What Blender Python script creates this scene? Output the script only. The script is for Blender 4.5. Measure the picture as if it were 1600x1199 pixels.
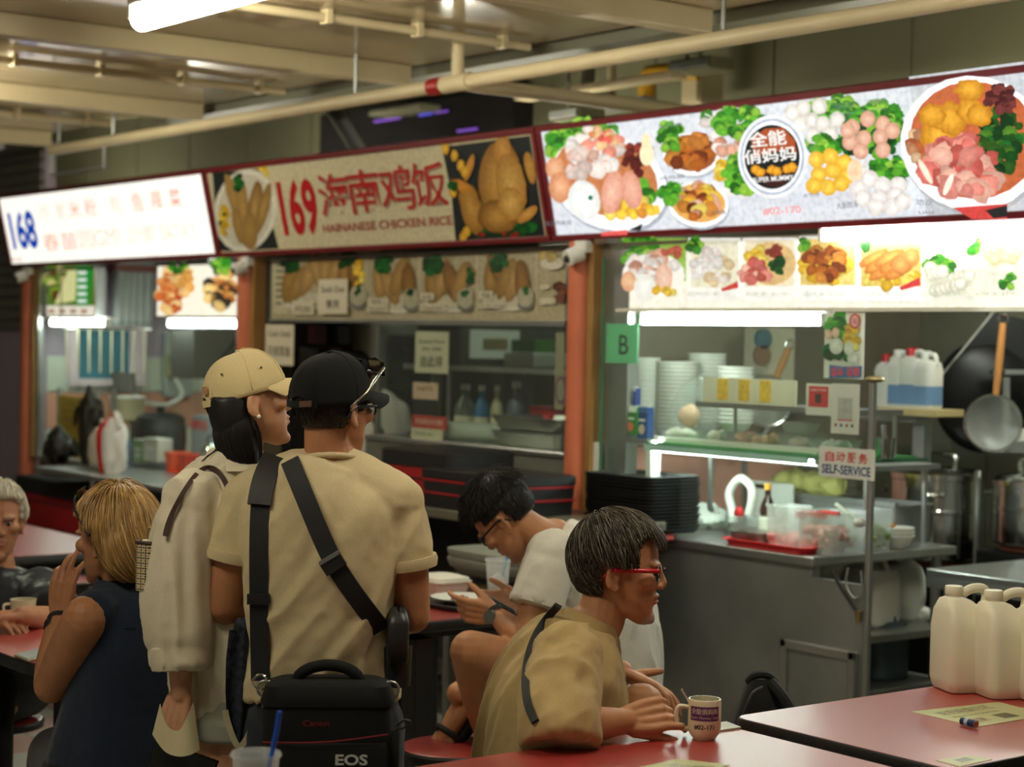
import bpy, bmesh, math, random
import numpy as np
from mathutils import Vector, Matrix, Quaternion
random.seed(7)
scene = bpy.context.scene
for _o in list(bpy.data.objects):
 bpy.data.objects.remove(_o, do_unlink=True)
COL = scene.collection
# world: X runs along the row of stalls (to the right), Y runs into the stalls, Z up
F = 2900.0                       # focal length in pixels of the 1600 px wide photograph
CAM = Vector((0.0, 0.0, 1.65))
_r0 = Vector((0.613, 0.790, 0)).normalized()
_f0 = Vector((-0.790, 0.613, 0)).normalized()
_p, _ro = math.radians(1.274), math.radians(1.15)
FWD = (_f0 * math.cos(_p) - Vector((0, 0, 1)) * math.sin(_p)).normalized()
_u1 = Vector((0, 0, 1)) * math.cos(_p) + _f0 * math.sin(_p)
RGT = (_r0 * math.cos(_ro) + _u1 * math.sin(_ro)).normalized()
UPV = (_u1 * math.cos(_ro) - _r0 * math.sin(_ro)).normalized()
cam_d = bpy.data.cameras.new('camera')
cam_d.sensor_width = 36.0
cam_d.lens = F / 1600.0 * 36.0
cam_d.clip_end = 200
cam_d.dof.use_dof = True
cam_d.dof.focus_distance = 4.45
cam_d.dof.aperture_fstop = 3.2
cam = bpy.data.objects.new('camera', cam_d)
COL.objects.link(cam)
cam.matrix_world = Matrix(((RGT.x, UPV.x, -FWD.x, CAM.x), (RGT.y, UPV.y, -FWD.y, CAM.y),
       (RGT.z, UPV.z, -FWD.z, CAM.z), (0, 0, 0, 1)))
scene.camera = cam
world = bpy.data.worlds.new('world'); scene.world = world
world.use_nodes = True
_bg = world.node_tree.nodes['Background']
_bg.inputs[0].default_value = (1.0, 0.90, 0.70, 1)
_bg.inputs[1].default_value = 0.13
scene.view_settings.view_transform = 'Standard'
scene.view_settings.look = 'None'
scene.view_settings.gamma = 1.0
scene.view_settings.use_curve_mapping = False
scene.view_settings.exposure = 0.0
scene.cycles.use_denoising = True
scene.cycles.max_bounces = 5
scene.cycles.diffuse_bounces = 3
scene.cycles.glossy_bounces = 3
scene.cycles.transparent_max_bounces = 16
scene.cycles.sample_clamp_indirect = 4.0
def ray(px, py):
 return FWD + RGT * ((px - 800.0) / F) - UPV * ((py - 599.5) / F)
def PD(px, py, d):            # at a distance along the view axis
 return CAM + ray(px, py) * d
def PV(px, py, v):            # on the plane Y = v
 r = ray(px, py); return CAM + r * (v / r.y)
def PU(px, py, u):            # on the plane X = u
 r = ray(px, py); return CAM + r * (u / r.x)
def PZ(px, py, z):            # on the plane Z = z
 r = ray(px, py); return CAM + r * ((z - CAM.z) / r.z)
def cdir(r, u, f):            # a direction: to the right, up, away as the camera sees it
 return (RGT * r + UPV * u + FWD * f).normalized()
def lerp(a, b, t): return a + (b - a) * t
MATS = {}
def _nt(name):
 m = bpy.data.materials.new(name); m.use_nodes = True
 return m, m.node_tree.nodes, m.node_tree.links, m.node_tree.nodes['Principled BSDF']
def mat(name, col, rough=0.6, metal=0.0, var=0.08, scale=6.0, bump=0.0, bscale=60.0, spec=0.5,
  emit=0.0, ecol=None, alpha=1.0, trans=0.0, sss=0.0, stretch=None, sheen=0.0, ior=1.45, dirt=0.0, dirtcol=(.12, .09, .05)):
 if name in MATS: return MATS[name]
 m, N, L, P = _nt(name)
 col = tuple(col[:3])
 tc = N.new('ShaderNodeTexCoord'); mp = N.new('ShaderNodeMapping')
 L.new(tc.outputs['Object'], mp.inputs[0])
 if stretch: mp.inputs['Scale'].default_value = stretch
 nz = N.new('ShaderNodeTexNoise'); nz.inputs['Scale'].default_value = scale; nz.inputs['Detail'].default_value = 5
 L.new(mp.outputs[0], nz.inputs['Vector'])
 rp = N.new('ShaderNodeValToRGB')
 rp.color_ramp.elements[0].position = 0.3; rp.color_ramp.elements[1].position = 0.7
 rp.color_ramp.elements[0].color = tuple(max(0, c * (1 - var)) for c in col) + (1,)
 rp.color_ramp.elements[1].color = tuple(min(1, c * (1 + var)) for c in col) + (1,)
 L.new(nz.outputs['Fac'], rp.inputs[0])
 out = rp.outputs[0]
 if dirt:
  n2 = N.new('ShaderNodeTexNoise'); n2.inputs['Scale'].default_value = scale * .35; n2.inputs['Detail'].default_value = 8
  n2.inputs['Roughness'].default_value = .7
  L.new(mp.outputs[0], n2.inputs['Vector'])
  r2 = N.new('ShaderNodeValToRGB'); r2.color_ramp.elements[0].position = .48; r2.color_ramp.elements[1].position = .72
  r2.color_ramp.elements[0].color = (0, 0, 0, 1); r2.color_ramp.elements[1].color = (dirt, dirt, dirt, 1)
  L.new(n2.outputs['Fac'], r2.inputs[0])
  mx = N.new('ShaderNodeMix'); mx.data_type = 'RGBA'
  L.new(r2.outputs[0], mx.inputs[0]); L.new(out, mx.inputs[6]); mx.inputs[7].default_value = tuple(dirtcol) + (1,)
  out = mx.outputs[2]
 L.new(out, P.inputs['Base Color'])
 P.inputs['Roughness'].default_value = rough
 P.inputs['Metallic'].default_value = metal
 P.inputs['Specular IOR Level'].default_value = spec
 P.inputs['IOR'].default_value = ior
 P.inputs['Alpha'].default_value = alpha
 P.inputs['Transmission Weight'].default_value = trans
 if sss:
  P.inputs['Subsurface Weight'].default_value = sss
  P.inputs['Subsurface Radius'].default_value = (0.012, 0.005, 0.003)
  P.inputs['Subsurface Scale'].default_value = 1.0
 if sheen: P.inputs['Sheen Weight'].default_value = sheen
 if emit:
  P.inputs['Emission Color'].default_value = tuple(ecol or col) + (1,)
  P.inputs['Emission Strength'].default_value = emit
 if bump:
  nb = N.new('ShaderNodeTexNoise'); nb.inputs['Scale'].default_value = bscale; nb.inputs['Detail'].default_value = 4
  L.new(mp.outputs[0], nb.inputs['Vector'])
  b = N.new('ShaderNodeBump'); b.inputs['Strength'].default_value = bump; b.inputs['Distance'].default_value = .01
  L.new(nb.outputs['Fac'], b.inputs['Height']); L.new(b.outputs[0], P.inputs['Normal'])
 MATS[name] = m
 return m
def glass(name, col=(.9, .95, .92), rough=0.02, clear=0.88, refl=.045):
 """thin pane: mostly clear, a little mirror"""
 if name in MATS: return MATS[name]
 m, N, L, P = _nt(name)
 N.remove(P)
 tr = N.new('ShaderNodeBsdfTransparent'); tr.inputs[0].default_value = tuple(col) + (1,)
 gl = N.new('ShaderNodeBsdfGlossy'); gl.inputs['Roughness'].default_value = rough; gl.inputs[0].default_value = (.9, .95, .92, 1)
 df = N.new('ShaderNodeBsdfDiffuse'); df.inputs[0].default_value = tuple(col) + (1,)
 mx = N.new('ShaderNodeMixShader'); mx.inputs[0].default_value = refl
 ad = N.new('ShaderNodeMixShader'); ad.inputs[0].default_value = 1 - clear
 L.new(tr.outputs[0], ad.inputs[1]); L.new(df.outputs[0], ad.inputs[2])
 L.new(ad.outputs[0], mx.inputs[1]); L.new(gl.outputs[0], mx.inputs[2])
 L.new(mx.outputs[0], N['Material Output'].inputs[0])
 MATS[name] = m
 return m
def print_mat(name, emit=0.0, rough=0.35, diffuse=1.0):
 """flat print: colour comes from the print itself (attribute 'ink')"""
 if name in MATS: return MATS[name]
 m, N, L, P = _nt(name)
 at = N.new('ShaderNodeVertexColor'); at.layer_name = 'ink'
 tc = N.new('ShaderNodeTexCoord'); nz = N.new('ShaderNodeTexNoise'); nz.inputs['Scale'].default_value = 55; nz.inputs['Detail'].default_value = 4
 L.new(tc.outputs['Object'], nz.inputs['Vector'])
 mr = N.new('ShaderNodeMapRange'); mr.inputs[1].default_value = .3; mr.inputs[2].default_value = .7
 mr.inputs[3].default_value = .82; mr.inputs[4].default_value = 1.12
 L.new(nz.outputs['Fac'], mr.inputs[0])
 mx = N.new('ShaderNodeVectorMath'); mx.operation = 'SCALE'
 L.new(at.outputs['Color'], mx.inputs[0]); L.new(mr.outputs[0], mx.inputs['Scale'])
 if diffuse < 1:
  m2 = N.new('ShaderNodeVectorMath'); m2.operation = 'SCALE'; m2.inputs['Scale'].default_value = diffuse
  L.new(mx.outputs[0], m2.inputs[0]); L.new(m2.outputs[0], P.inputs['Base Color'])
 else:
  L.new(mx.outputs[0], P.inputs['Base Color'])
 P.inputs['Roughness'].default_value = rough
 if emit:
  L.new(mx.outputs[0], P.inputs['Emission Color'])
  P.inputs['Emission Strength'].default_value = emit
 MATS[name] = m
 return m
def skin_mat(name, col, lip=(.45, .16, .12)):
 """skin; attribute 'ink' holds lips, brows and stubble as colour in rgb and their amount in alpha"""
 if name in MATS: return MATS[name]
 m = mat(name, col, rough=.48, var=.10, scale=26, bump=.10, bscale=380, sss=.10, spec=.4)
 N, L = m.node_tree.nodes, m.node_tree.links; P = N['Principled BSDF']
 src = P.inputs['Base Color'].links[0].from_socket
 at = N.new('ShaderNodeVertexColor'); at.layer_name = 'ink'
 mx = N.new('ShaderNodeMix'); mx.data_type = 'RGBA'
 L.new(at.outputs['Alpha'], mx.inputs[0]); L.new(src, mx.inputs[6]); L.new(at.outputs['Color'], mx.inputs[7])
 L.new(mx.outputs[2], P.inputs['Base Color'])
 return m
def hair_mat(name, col, var=.35, rough=.45, spec=.4, light=None):
 """each strand carries its own tone (attribute 'tone')"""
 if name in MATS: return MATS[name]
 m, N, L, P = _nt(name)
 at = N.new('ShaderNodeVertexColor'); at.layer_name = 'tone'
 sp = N.new('ShaderNodeSeparateColor'); L.new(at.outputs['Color'], sp.inputs[0])
 rp = N.new('ShaderNodeValToRGB'); e = rp.color_ramp.elements
 e[0].position = 0.0; e[0].color = tuple(c * (1 - var) for c in col) + (1,)
 e[1].position = 1.0; e[1].color = tuple(light or [min(1, c * (1 + var)) for c in col]) + (1,)
 k = e.new(.7); k.color = tuple(col) + (1,)
 L.new(sp.outputs[0], rp.inputs[0]); L.new(rp.outputs[0], P.inputs['Base Color'])
 P.inputs['Roughness'].default_value = rough; P.inputs['Specular IOR Level'].default_value = spec
 MATS[name] = m
 return m
def cloth_mat(name, col, var=.06, weave=900, bump=.25, rough=.9, sheen=.15):
 return mat(name, col, rough=rough, var=var, scale=420, bump=bump, bscale=weave, spec=.15, sheen=sheen)
def srgb(r, g, b):
 f = lambda c: (c / 12.92 if c <= .04045 else ((c + .055) / 1.055) ** 2.4)
 return tuple(f(c / 255.0) for c in (r, g, b))
class MB:
 def __init__(s): s.v = []; s.f = []
 def add(s, vs, fs):
  o = len(s.v); s.v += [tuple(p) for p in vs]; s.f += [tuple(i + o for i in f) for f in fs]; return s
 def box(s, a, b, M=None):
  (x0, y0, z0), (x1, y1, z1) = a, b
  x0, x1 = min(x0, x1), max(x0, x1); y0, y1 = min(y0, y1), max(y0, y1); z0, z1 = min(z0, z1), max(z0, z1)
  vs = [Vector(p) for p in ((x0, y0, z0), (x1, y0, z0), (x1, y1, z0), (x0, y1, z0), (x0, y0, z1), (x1, y0, z1), (x1, y1, z1), (x0, y1, z1))]
  if M: vs = [M @ p for p in vs]
  return s.add(vs, [(0, 3, 2, 1), (4, 5, 6, 7), (0, 1, 5, 4), (1, 2, 6, 5), (2, 3, 7, 6), (3, 0, 4, 7)])
 def tube(s, pts, r, n=10, cap=True):
  pts = [Vector(p) for p in pts]; k = len(pts)
  rr = r if isinstance(r, (list, tuple)) else [r] * k
  t0 = (pts[1] - pts[0]).normalized()
  a = t0.orthogonal().normalized(); vs = []; fs = []
  for i, p in enumerate(pts):
   t = (pts[min(i + 1, k - 1)] - pts[max(i - 1, 0)]).normalized()
   a = (a - t * a.dot(t))
   if a.length < 1e-6: a = t.orthogonal()
   a.normalize(); b = t.cross(a)
   for j in range(n):
    an = 2 * math.pi * j / n
    vs.append(p + (a * math.cos(an) + b * math.sin(an)) * rr[i])
  for i in range(k - 1):
   for j in range(n):
    fs.append((i * n + j, i * n + (j + 1) % n, (i + 1) * n + (j + 1) % n, (i + 1) * n + j))
  if cap:
   fs.append(tuple(range(n - 1, -1, -1))); fs.append(tuple((k - 1) * n + j for j in range(n)))
  return s.add(vs, fs)
 def lathe(s, prof, c=(0, 0, 0), n=24, M=None, sx=1.0, sy=1.0):
  """prof: (radius, z) from the bottom up; closed at radius 0"""
  c = Vector(c); vs = []; fs = []
  for (r, z) in prof:
   for j in range(n):
    an = 2 * math.pi * j / n
    p = Vector((r * math.cos(an) * sx, r * math.sin(an) * sy, z))
    vs.append((M @ p if M else p) + c)
  for i in range(len(prof) - 1):
   for j in range(n):
    fs.append((i * n + j, i * n + (j + 1) % n, (i + 1) * n + (j + 1) % n, (i + 1) * n + j))
  if prof[0][0] > 1e-5: fs.append(tuple(range(n - 1, -1, -1)))
  if prof[-1][0] > 1e-5: fs.append(tuple((len(prof) - 1) * n + j for j in range(n)))
  return s.add(vs, fs)
 def ell(s, c, r, M=None, n=16, m=10):
  prof = []
  c = Vector(c); vs = []; fs = []
  for i in range(m + 1):
   th = math.pi * i / m - math.pi / 2
   for j in range(n):
    an = 2 * math.pi * j / n
    p = Vector((r[0] * math.cos(th) * math.cos(an), r[1] * math.cos(th) * math.sin(an), r[2] * math.sin(th)))
    vs.append((M @ p if M else p) + c)
  for i in range(m):
   for j in range(n):
    fs.append((i * n + j, i * n + (j + 1) % n, (i + 1) * n + (j + 1) % n, (i + 1) * n + j))
  return s.add(vs, fs)
 def prism(s, poly, d):
  """poly: 3D outline, d: thickness vector"""
  d = Vector(d); poly = [Vector(p) for p in poly]; k = len(poly)
  vs = poly + [p + d for p in poly]
  fs = [tuple(range(k - 1, -1, -1)), tuple(range(k, 2 * k))] + [(i, (i + 1) % k, k + (i + 1) % k, k + i) for i in range(k)]
  return s.add(vs, fs)
 def loft(s, rings, cap=True):
  k = len(rings); n = len(rings[0]); vs = [p for r in rings for p in r]; fs = []
  for i in range(k - 1):
   for j in range(n):
    fs.append((i * n + j, i * n + (j + 1) % n, (i + 1) * n + (j + 1) % n, (i + 1) * n + j))
  if cap:
   fs.append(tuple(range(n - 1, -1, -1))); fs.append(tuple((k - 1) * n + j for j in range(n)))
  return s.add(vs, fs)
 def mesh(s, name, off=Vector((0, 0, 0)), bevel=0.0, seg=2):
  me = bpy.data.meshes.new(name)
  ox, oy, oz = off
  me.from_pydata([(x - ox, y - oy, z - oz) for (x, y, z) in s.v], [], s.f)
  bm = bmesh.new(); bm.from_mesh(me)
  bmesh.ops.recalc_face_normals(bm, faces=bm.faces)
  if bevel:
   ed = [e for e in bm.edges if len(e.link_faces) == 2 and e.calc_face_angle(0) > .6]
   bmesh.ops.bevel(bm, geom=ed, offset=bevel, segments=seg, profile=.5, affect='EDGES')
  bm.to_mesh(me); bm.free()
  me.validate()
  return me
def rootloc(o):
 while o.parent: o = o.parent
 return Vector(o.location)
def build(name, mb, m, parent=None, bevel=0.0, smooth=None, seg=2):
 """link the mesh as ONE object (a part when it has a parent)"""
 vs = np.array([tuple(p) for p in mb.v])
 if parent is not None: off = rootloc(parent)
 else: off = Vector(((vs[:, 0].min() + vs[:, 0].max()) / 2, (vs[:, 1].min() + vs[:, 1].max()) / 2, vs[:, 2].min()))
 me = mb.mesh(name, off, bevel, seg)
 return link(name, me, m, parent, off, smooth)
def link(name, me, m, parent=None, off=(0, 0, 0), smooth=None):
 o = bpy.data.objects.new(name, me); COL.objects.link(o)
 if parent is not None: o.parent = parent
 else: o.location = off
 if m: me.materials.append(m)
 if smooth:
  a = smooth if smooth is not True else 3.2
  me.polygons.foreach_set('use_smooth', [True] * len(me.polygons))
  if a < 3.1: me.set_sharp_from_angle(angle=a)
 return o
SM = 0.7
def tag(o, label=None, cat=None, group=None, kind=None):
 if label: o['label'] = label
 if cat: o['category'] = cat
 if group: o['group'] = group
 if kind: o['kind'] = kind
 return o
def thing(name, loc, label, cat, group=None):
 o = bpy.data.objects.new(name, None); COL.objects.link(o); o.location = loc
 o.empty_display_size = .05
 return tag(o, label, cat, group)
def copy_tree(root, loc, label=None, group=None, rotz=None):
 r = root.copy(); COL.objects.link(r); r.location = loc
 if rotz is not None: r.rotation_euler = (0, 0, rotz)
 if label: r['label'] = label
 if group: r['group'] = group
 for ch in list(root.children):
  c = ch.copy(); COL.objects.link(c); c.parent = r
  for g in list(ch.children):
   d = g.copy(); COL.objects.link(d); d.parent = c
 return r
def struct(name, mb, m, parent=None, bevel=0.0, smooth=None):
 o = build(name, mb, m, parent, bevel, smooth)
 if parent is None: o['kind'] = 'structure'
 return o
def B(a, b): return MB().box(a, b)
def ring_path(c, r, a0, a1, n, ax, ay):
 return [Vector(c) + Vector(ax) * (r * math.cos(lerp(a0, a1, i / n))) + Vector(ay) * (r * math.sin(lerp(a0, a1, i / n))) for i in range(n + 1)]
def crom(pts, n):
 """smooth curve through points, n samples per span"""
 pts = [Vector(p) for p in pts]; out = []
 for i in range(len(pts) - 1):
  p0 = pts[max(i - 1, 0)]; p1 = pts[i]; p2 = pts[i + 1]; p3 = pts[min(i + 2, len(pts) - 1)]
  for k in range(n):
   t = k / n
   out.append(.5 * ((2 * p1) + (p2 - p0) * t + (2 * p0 - 5 * p1 + 4 * p2 - p3) * t * t + (3 * p1 - p0 - 3 * p2 + p3) * t ** 3))
 out.append(pts[-1]); return out
def croms(vals, n):
 return [v.x for v in crom([Vector((v, 0, 0)) for v in vals], n)]
_TXT = {}
def text_tris(body, bold=0.0):
 key = (body, bold)
 if key in _TXT: return _TXT[key]
 c = bpy.data.curves.new('txt', 'FONT'); c.body = body; c.offset = bold; c.resolution_u = 3
 o = bpy.data.objects.new('txt', c); COL.objects.link(o)
 dg = bpy.context.evaluated_depsgraph_get()
 me = bpy.data.meshes.new_from_object(o.evaluated_get(dg))
 vs = np.array([tuple(v.co)[:2] for v in me.vertices]) if len(me.vertices) else np.zeros((1, 2))
 fs = [tuple(p.vertices) for p in me.polygons]
 bpy.data.objects.remove(o); bpy.data.curves.remove(c); bpy.data.meshes.remove(me)
 lo, hi = vs.min(0), vs.max(0)
 vs = (vs - lo) / np.maximum(hi - lo, 1e-6)
 _TXT[key] = (vs, fs, (hi - lo)[0] / max((hi - lo)[1], 1e-6))
 return _TXT[key]
class Print:
 """flat print on a plane: p(s, t) = o + a*s + b*t (metres), n faces the reader"""
 def __init__(s, o, a, b, n, pix=None):
  s.o, s.a, s.b, s.n = Vector(o), Vector(a), Vector(b), Vector(n).normalized()
  s.v = []; s.f = []; s.c = []; s.k = 0
 def at(s, px, py):           # photo pixel -> place on this sheet
  r = ray(px, py); d = (s.o - CAM).dot(s.n) / r.dot(s.n); q = CAM + r * d - s.o
  return q.dot(s.a) , q.dot(s.b)
 def poly(s, pts, col, col2=None):
  s.k += 1; z = s.k * .00007
  base = len(s.v)
  cx = sum(p[0] for p in pts) / len(pts); cy = sum(p[1] for p in pts) / len(pts)
  for (x, y) in [(cx, cy)] + list(pts): s.v.append(s.o + s.a * x + s.b * y + s.n * z)
  k = len(pts)
  for i in range(k): s.f.append((base, base + 1 + i, base + 1 + (i + 1) % k))
  s.c += [col2 or col] + [col] * k
  return s
 def rect(s, x0, y0, x1, y1, col): return s.poly([(x0, y0), (x1, y0), (x1, y1), (x0, y1)], col)
 def qpx(s, pts, col, col2=None): return s.poly([s.at(*p) for p in pts], col, col2)
 def rpx(s, x0, y0, x1, y1, col):
  return s.qpx([(x0, y1), (x1, y1), (x1, y0), (x0, y0)], col)
 def blob(s, cx, cy, rx, ry, col, col2=None, rough=.0, n=22, rot=0.0, rnd=random):
  """px ellipse"""
  c = s.at(cx, cy); ex = s.at(cx + rx, cy); ey = s.at(cx, cy - ry)
  A = (ex[0] - c[0], ex[1] - c[1]); Bv = (ey[0] - c[0], ey[1] - c[1]); pts = []
  for i in range(n):
   an = 2 * math.pi * i / n; k = 1 + rough * (rnd.random() - .5) * 2
   ca, sa = math.cos(an) * k, math.sin(an) * k
   x, y = ca * math.cos(rot) - sa * math.sin(rot) * ry / max(rx, 1e-6), 0
   # rotate inside pixel space
   qx, qy = rx * ca, ry * sa
   qx, qy = qx * math.cos(rot) - qy * math.sin(rot), qx * math.sin(rot) + qy * math.cos(rot)
   pts.append((c[0] + A[0] * qx / rx + Bv[0] * qy / ry, c[1] + A[1] * qx / rx + Bv[1] * qy / ry))
  return s.poly(pts, col, col2)
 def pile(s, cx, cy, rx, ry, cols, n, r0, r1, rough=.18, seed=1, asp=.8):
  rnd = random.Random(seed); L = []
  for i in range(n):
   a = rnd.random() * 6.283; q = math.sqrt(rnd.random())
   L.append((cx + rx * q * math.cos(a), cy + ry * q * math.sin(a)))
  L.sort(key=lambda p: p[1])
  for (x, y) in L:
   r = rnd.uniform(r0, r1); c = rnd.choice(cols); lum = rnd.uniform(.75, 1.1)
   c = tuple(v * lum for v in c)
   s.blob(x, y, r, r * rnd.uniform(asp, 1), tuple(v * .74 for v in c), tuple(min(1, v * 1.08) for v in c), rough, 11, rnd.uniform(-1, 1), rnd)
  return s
 def text(s, body, px0, py0, px1, py1, col, bold=.01, fit=True, px2=None, shadow=None):
  """fits the line between two pixel corners: (px0,py0) = bottom left, (px1,py1) = top right as read on the sheet"""
  vs, fs, asp = text_tris(body, bold)
  x0, y0 = s.at(px0, py0); x1, y1 = s.at(px1, py1)
  return s.textm(body, x0, y0, x1 - x0, y1 - y0, col, bold)
 def textm(s, body, x, y, w, h, col, bold=.01):
  vs, fs, asp = text_tris(body, bold)
  s.k += 1; z = s.k * .00007; base = len(s.v)
  for (p, q) in vs:
   s.v.append(s.o + s.a * (x + p * w) + s.b * (y + q * h) + s.n * z); s.c.append(col)
  for f in fs: s.f.append(tuple(i + base for i in f))
  return s
 def done(s, name, m, parent=None, label=None):
  off = rootloc(parent) if parent else s.o
  me = bpy.data.meshes.new(name)
  me.from_pydata([tuple(p - off) for p in s.v], [], s.f)
  ca = me.color_attributes.new('ink', 'FLOAT_COLOR', 'POINT')
  ca.data.foreach_set('color', np.array([tuple(c[:3]) + (1,) for c in s.c], dtype=np.float32).ravel())
  o = link(name, me, m, parent, off)
  if label: o['label'] = label
  return o
WHITE = (.9, .9, .88)
# ================================================================== the hall
M_cream = mat('cream_paint', srgb(200, 184, 146), rough=.5, var=.06, scale=3, dirt=.15)
M_ceil = mat('ceiling_panel', srgb(170, 152, 118), rough=.09, var=.05, scale=2, bump=.012, bscale=3, spec=.6)
M_joint = mat('dark_joint', srgb(60, 52, 40), rough=.8)
M_floor = mat('floor_grout', srgb(120, 116, 105), rough=.7)
M_tile_w = mat('floor_tile_pale', srgb(168, 170, 160), rough=.35, var=.08, scale=4, dirt=.25)
M_tile_p = mat('floor_tile_pink', srgb(170, 130, 112), rough=.35, var=.08, scale=4, dirt=.25)
M_olive = mat('olive_wall_paint', srgb(122, 120, 92), rough=.75, var=.07, scale=1.5, dirt=.2, dirtcol=(.10, .10, .06))
M_steel = mat('stainless_steel', (.50, .51, .48), rough=.32, metal=.9, var=.12, scale=3, bump=.04, bscale=6, dirt=.25)
M_steel_d = mat('dull_steel', (.33, .34, .32), rough=.42, metal=.75, var=.15, scale=2.5, bump=.05, bscale=5, dirt=.35, dirtcol=(.09, .08, .06))
M_chrome = mat('polished_steel', (.66, .67, .64), rough=.14, metal=1, var=.04)
M_orange = mat('orange_column_paint', srgb(200, 110, 76), rough=.45, var=.08, scale=4, dirt=.12)
M_maroon = mat('maroon_frame', srgb(104, 22, 28), rough=.4, var=.08)
M_black = mat('black_plastic', (.012, .012, .013), rough=.4, var=.2)
M_blackmat = mat('black_matte', (.01, .01, .01), rough=.75, var=.2)
M_white_p = mat('white_plastic', srgb(225, 225, 215), rough=.4, var=.04)
M_tube = mat('fluorescent_tube', (1, 1, 1), emit=46.0, ecol=(.88, 1.0, .95))
M_tube_hall = mat('hall_fluorescent_tube', (1, 1, 1), emit=55.0, ecol=(1.0, .95, .77))
M_glass = glass('window_glass', (.93, .97, .94), .02, .98, .035)
M_glass_edge = mat('green_glass_edge', srgb(70, 120, 90), rough=.15, var=.1)
M_lilac = mat('lilac_wall', srgb(165, 152, 165), rough=.6, var=.04)
M_wall_w = mat('white_wall', srgb(200, 205, 190), rough=.5, var=.05, dirt=.15)
M_pinktile = mat('pink_tile', srgb(205, 150, 125), rough=.3, var=.06)
M_greytile = mat('grey_green_tile', srgb(120, 118, 100), rough=.3, var=.08, dirt=.25)
M_shutter = mat('grey_shutter', srgb(110, 108, 98), rough=.5, var=.06)
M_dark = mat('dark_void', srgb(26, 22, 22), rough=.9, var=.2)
M_red = mat('red_laminate', srgb(160, 46, 40), rough=.28, var=.06, scale=3, bump=.012, bscale=30, spec=.95)
_pr = M_red.node_tree.nodes['Principled BSDF']; _pr.inputs['Coat Weight'].default_value = .7; _pr.inputs['Coat Roughness'].default_value = .42
M_bedge = mat('black_table_edge', (.012, .011, .01), rough=.4, var=.2)
M_wood = mat('pale_wood', srgb(190, 130, 70), rough=.55, var=.2, scale=8, stretch=(1, 1, .15))
# floor with real tiles where the photo shows it
fl = struct('floor', B((-15, -4, -.05), (4, 9, -.004)), M_floor)
tm = {}
TS = .30
for k, mm in (('w', M_tile_w), ('p', M_tile_p)):
 t = MB().box((-TS / 2 + .003, -TS / 2 + .003, -.004), (TS / 2 - .003, TS / 2 - .003, 0.0)).mesh('tile', bevel=.0015, seg=1)
 t.materials.append(mm); tm[k] = t
n = 0
for i in range(20):
 for j in range(15):
  x = -9.0 + i * TS + TS / 2; y = 1.0 + j * TS + TS / 2
  if x > -3.0 + .3: continue
  o = bpy.data.objects.new('floor_tile', tm['p' if (i + j) % 3 == 0 else 'w']); COL.objects.link(o)
  o.parent = fl; o.location = Vector((x, y, 0)) - Vector(fl.location)
tm_rest = MB()
struct('floor_covering', B((-15, -4, -.004), (4, .98, -.0005)), M_tile_w)
# ceiling: slab, glossy panels, beams across, conduits, long pipe
ce = struct('ceiling', B((-17, -4, 2.93), (4, 4.86, 3.0)), M_joint)
BU = [-5.06 - 1.96 * k for k in range(-4, 6)]
for k in range(len(BU)):
 u1 = BU[k]
 for (a, b) in ((u1 - .975, u1 - .005), (u1 - 1.95, u1 - .985)):
  for (y0, y1) in ((-3.9, 0.0), (.01, 2.45), (2.46, 4.84)):
   if a < -16.5: continue
   build('ceiling_panel', B((a, y0, 2.9), (b, y1, 2.929)), M_ceil, ce)
for k, u1 in enumerate(BU):
 b = struct('trim_%d' % (k + 1), B((u1 - .045, -3.9, 2.81), (u1 + .045, 4.80, 2.899)), M_cream, bevel=.006)
 # thin conduit with clips half way between the beams
 um = u1 - .98
 c = thing('conduit', (um, 0, 2.87),
  {0: 'cream ceiling conduit nearest the right, outside the picture', 4: 'cream ceiling conduit right of the long pipe tee joint', 5: 'cream ceiling conduit ending near the red pipe coupling',
   6: 'cream ceiling conduit left of the bright lamp', 7: 'cream ceiling conduit at the far left of the ceiling'}.get(k, 'cream ceiling conduit in a bay outside the picture'), 'conduit', 'ceiling conduits')
 build('pipe_run', MB().tube([(um, -3.9, 2.868), (um, 4.74, 2.868)], .018, 8), M_cream, c, smooth=SM)
 for q in range(8):
  y = 4.6 - q * .42
  build('clip', B((um - .028, y - .012, 2.845), (um + .028, y + .012, 2.899)), M_cream, c)
# ceiling edge trim (grey gutter) and long pipe
struct('trim_20', B((-9.6, 4.88, 2.86), (-3.2, 5.02, 3.10)), mat('gutter_grey', srgb(120, 120, 100), rough=.5, var=.08))
pipe = thing('ceiling_pipe', (-7, 4.45, 2.7), 'long cream water pipe hung in front of the signboards', 'pipe')
build('pipe_run', MB().tube([(-10.1, 4.45, 2.7), (-2.4, 4.45, 2.7)], .029, 14), M_cream, pipe, smooth=SM)
q = PV(683, 128, 4.45); cu = q.x
build('coupling', MB().tube([(cu - .04, 4.45, 2.7), (cu + .04, 4.45, 2.7)], .036, 14), mat('red_paint', srgb(150, 30, 30), rough=.4), pipe, smooth=SM)
tu = PV(715, 118, 4.45).x
build('tee_joint', MB().tube([(tu - .09, 4.45, 2.7), (tu + .09, 4.45, 2.7)], .037, 14), M_cream, pipe, smooth=SM)
build('riser', MB().tube([(tu, 4.45, 2.7), (tu, 4.45, 2.9)], .026, 12), M_cream, pipe, smooth=SM)
build('branch', MB().tube([(tu, 4.45, 2.7), (tu + .03, 6.3, 2.7)], .03, 12), M_cream, pipe, smooth=SM)
for hu in (-10.0, -9.3, -6.9, -4.6):
 build('hanger', MB().tube([(hu, 4.45, 2.73), (hu, 4.45, 2.93)], .008, 6), M_steel_d, pipe)
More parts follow.
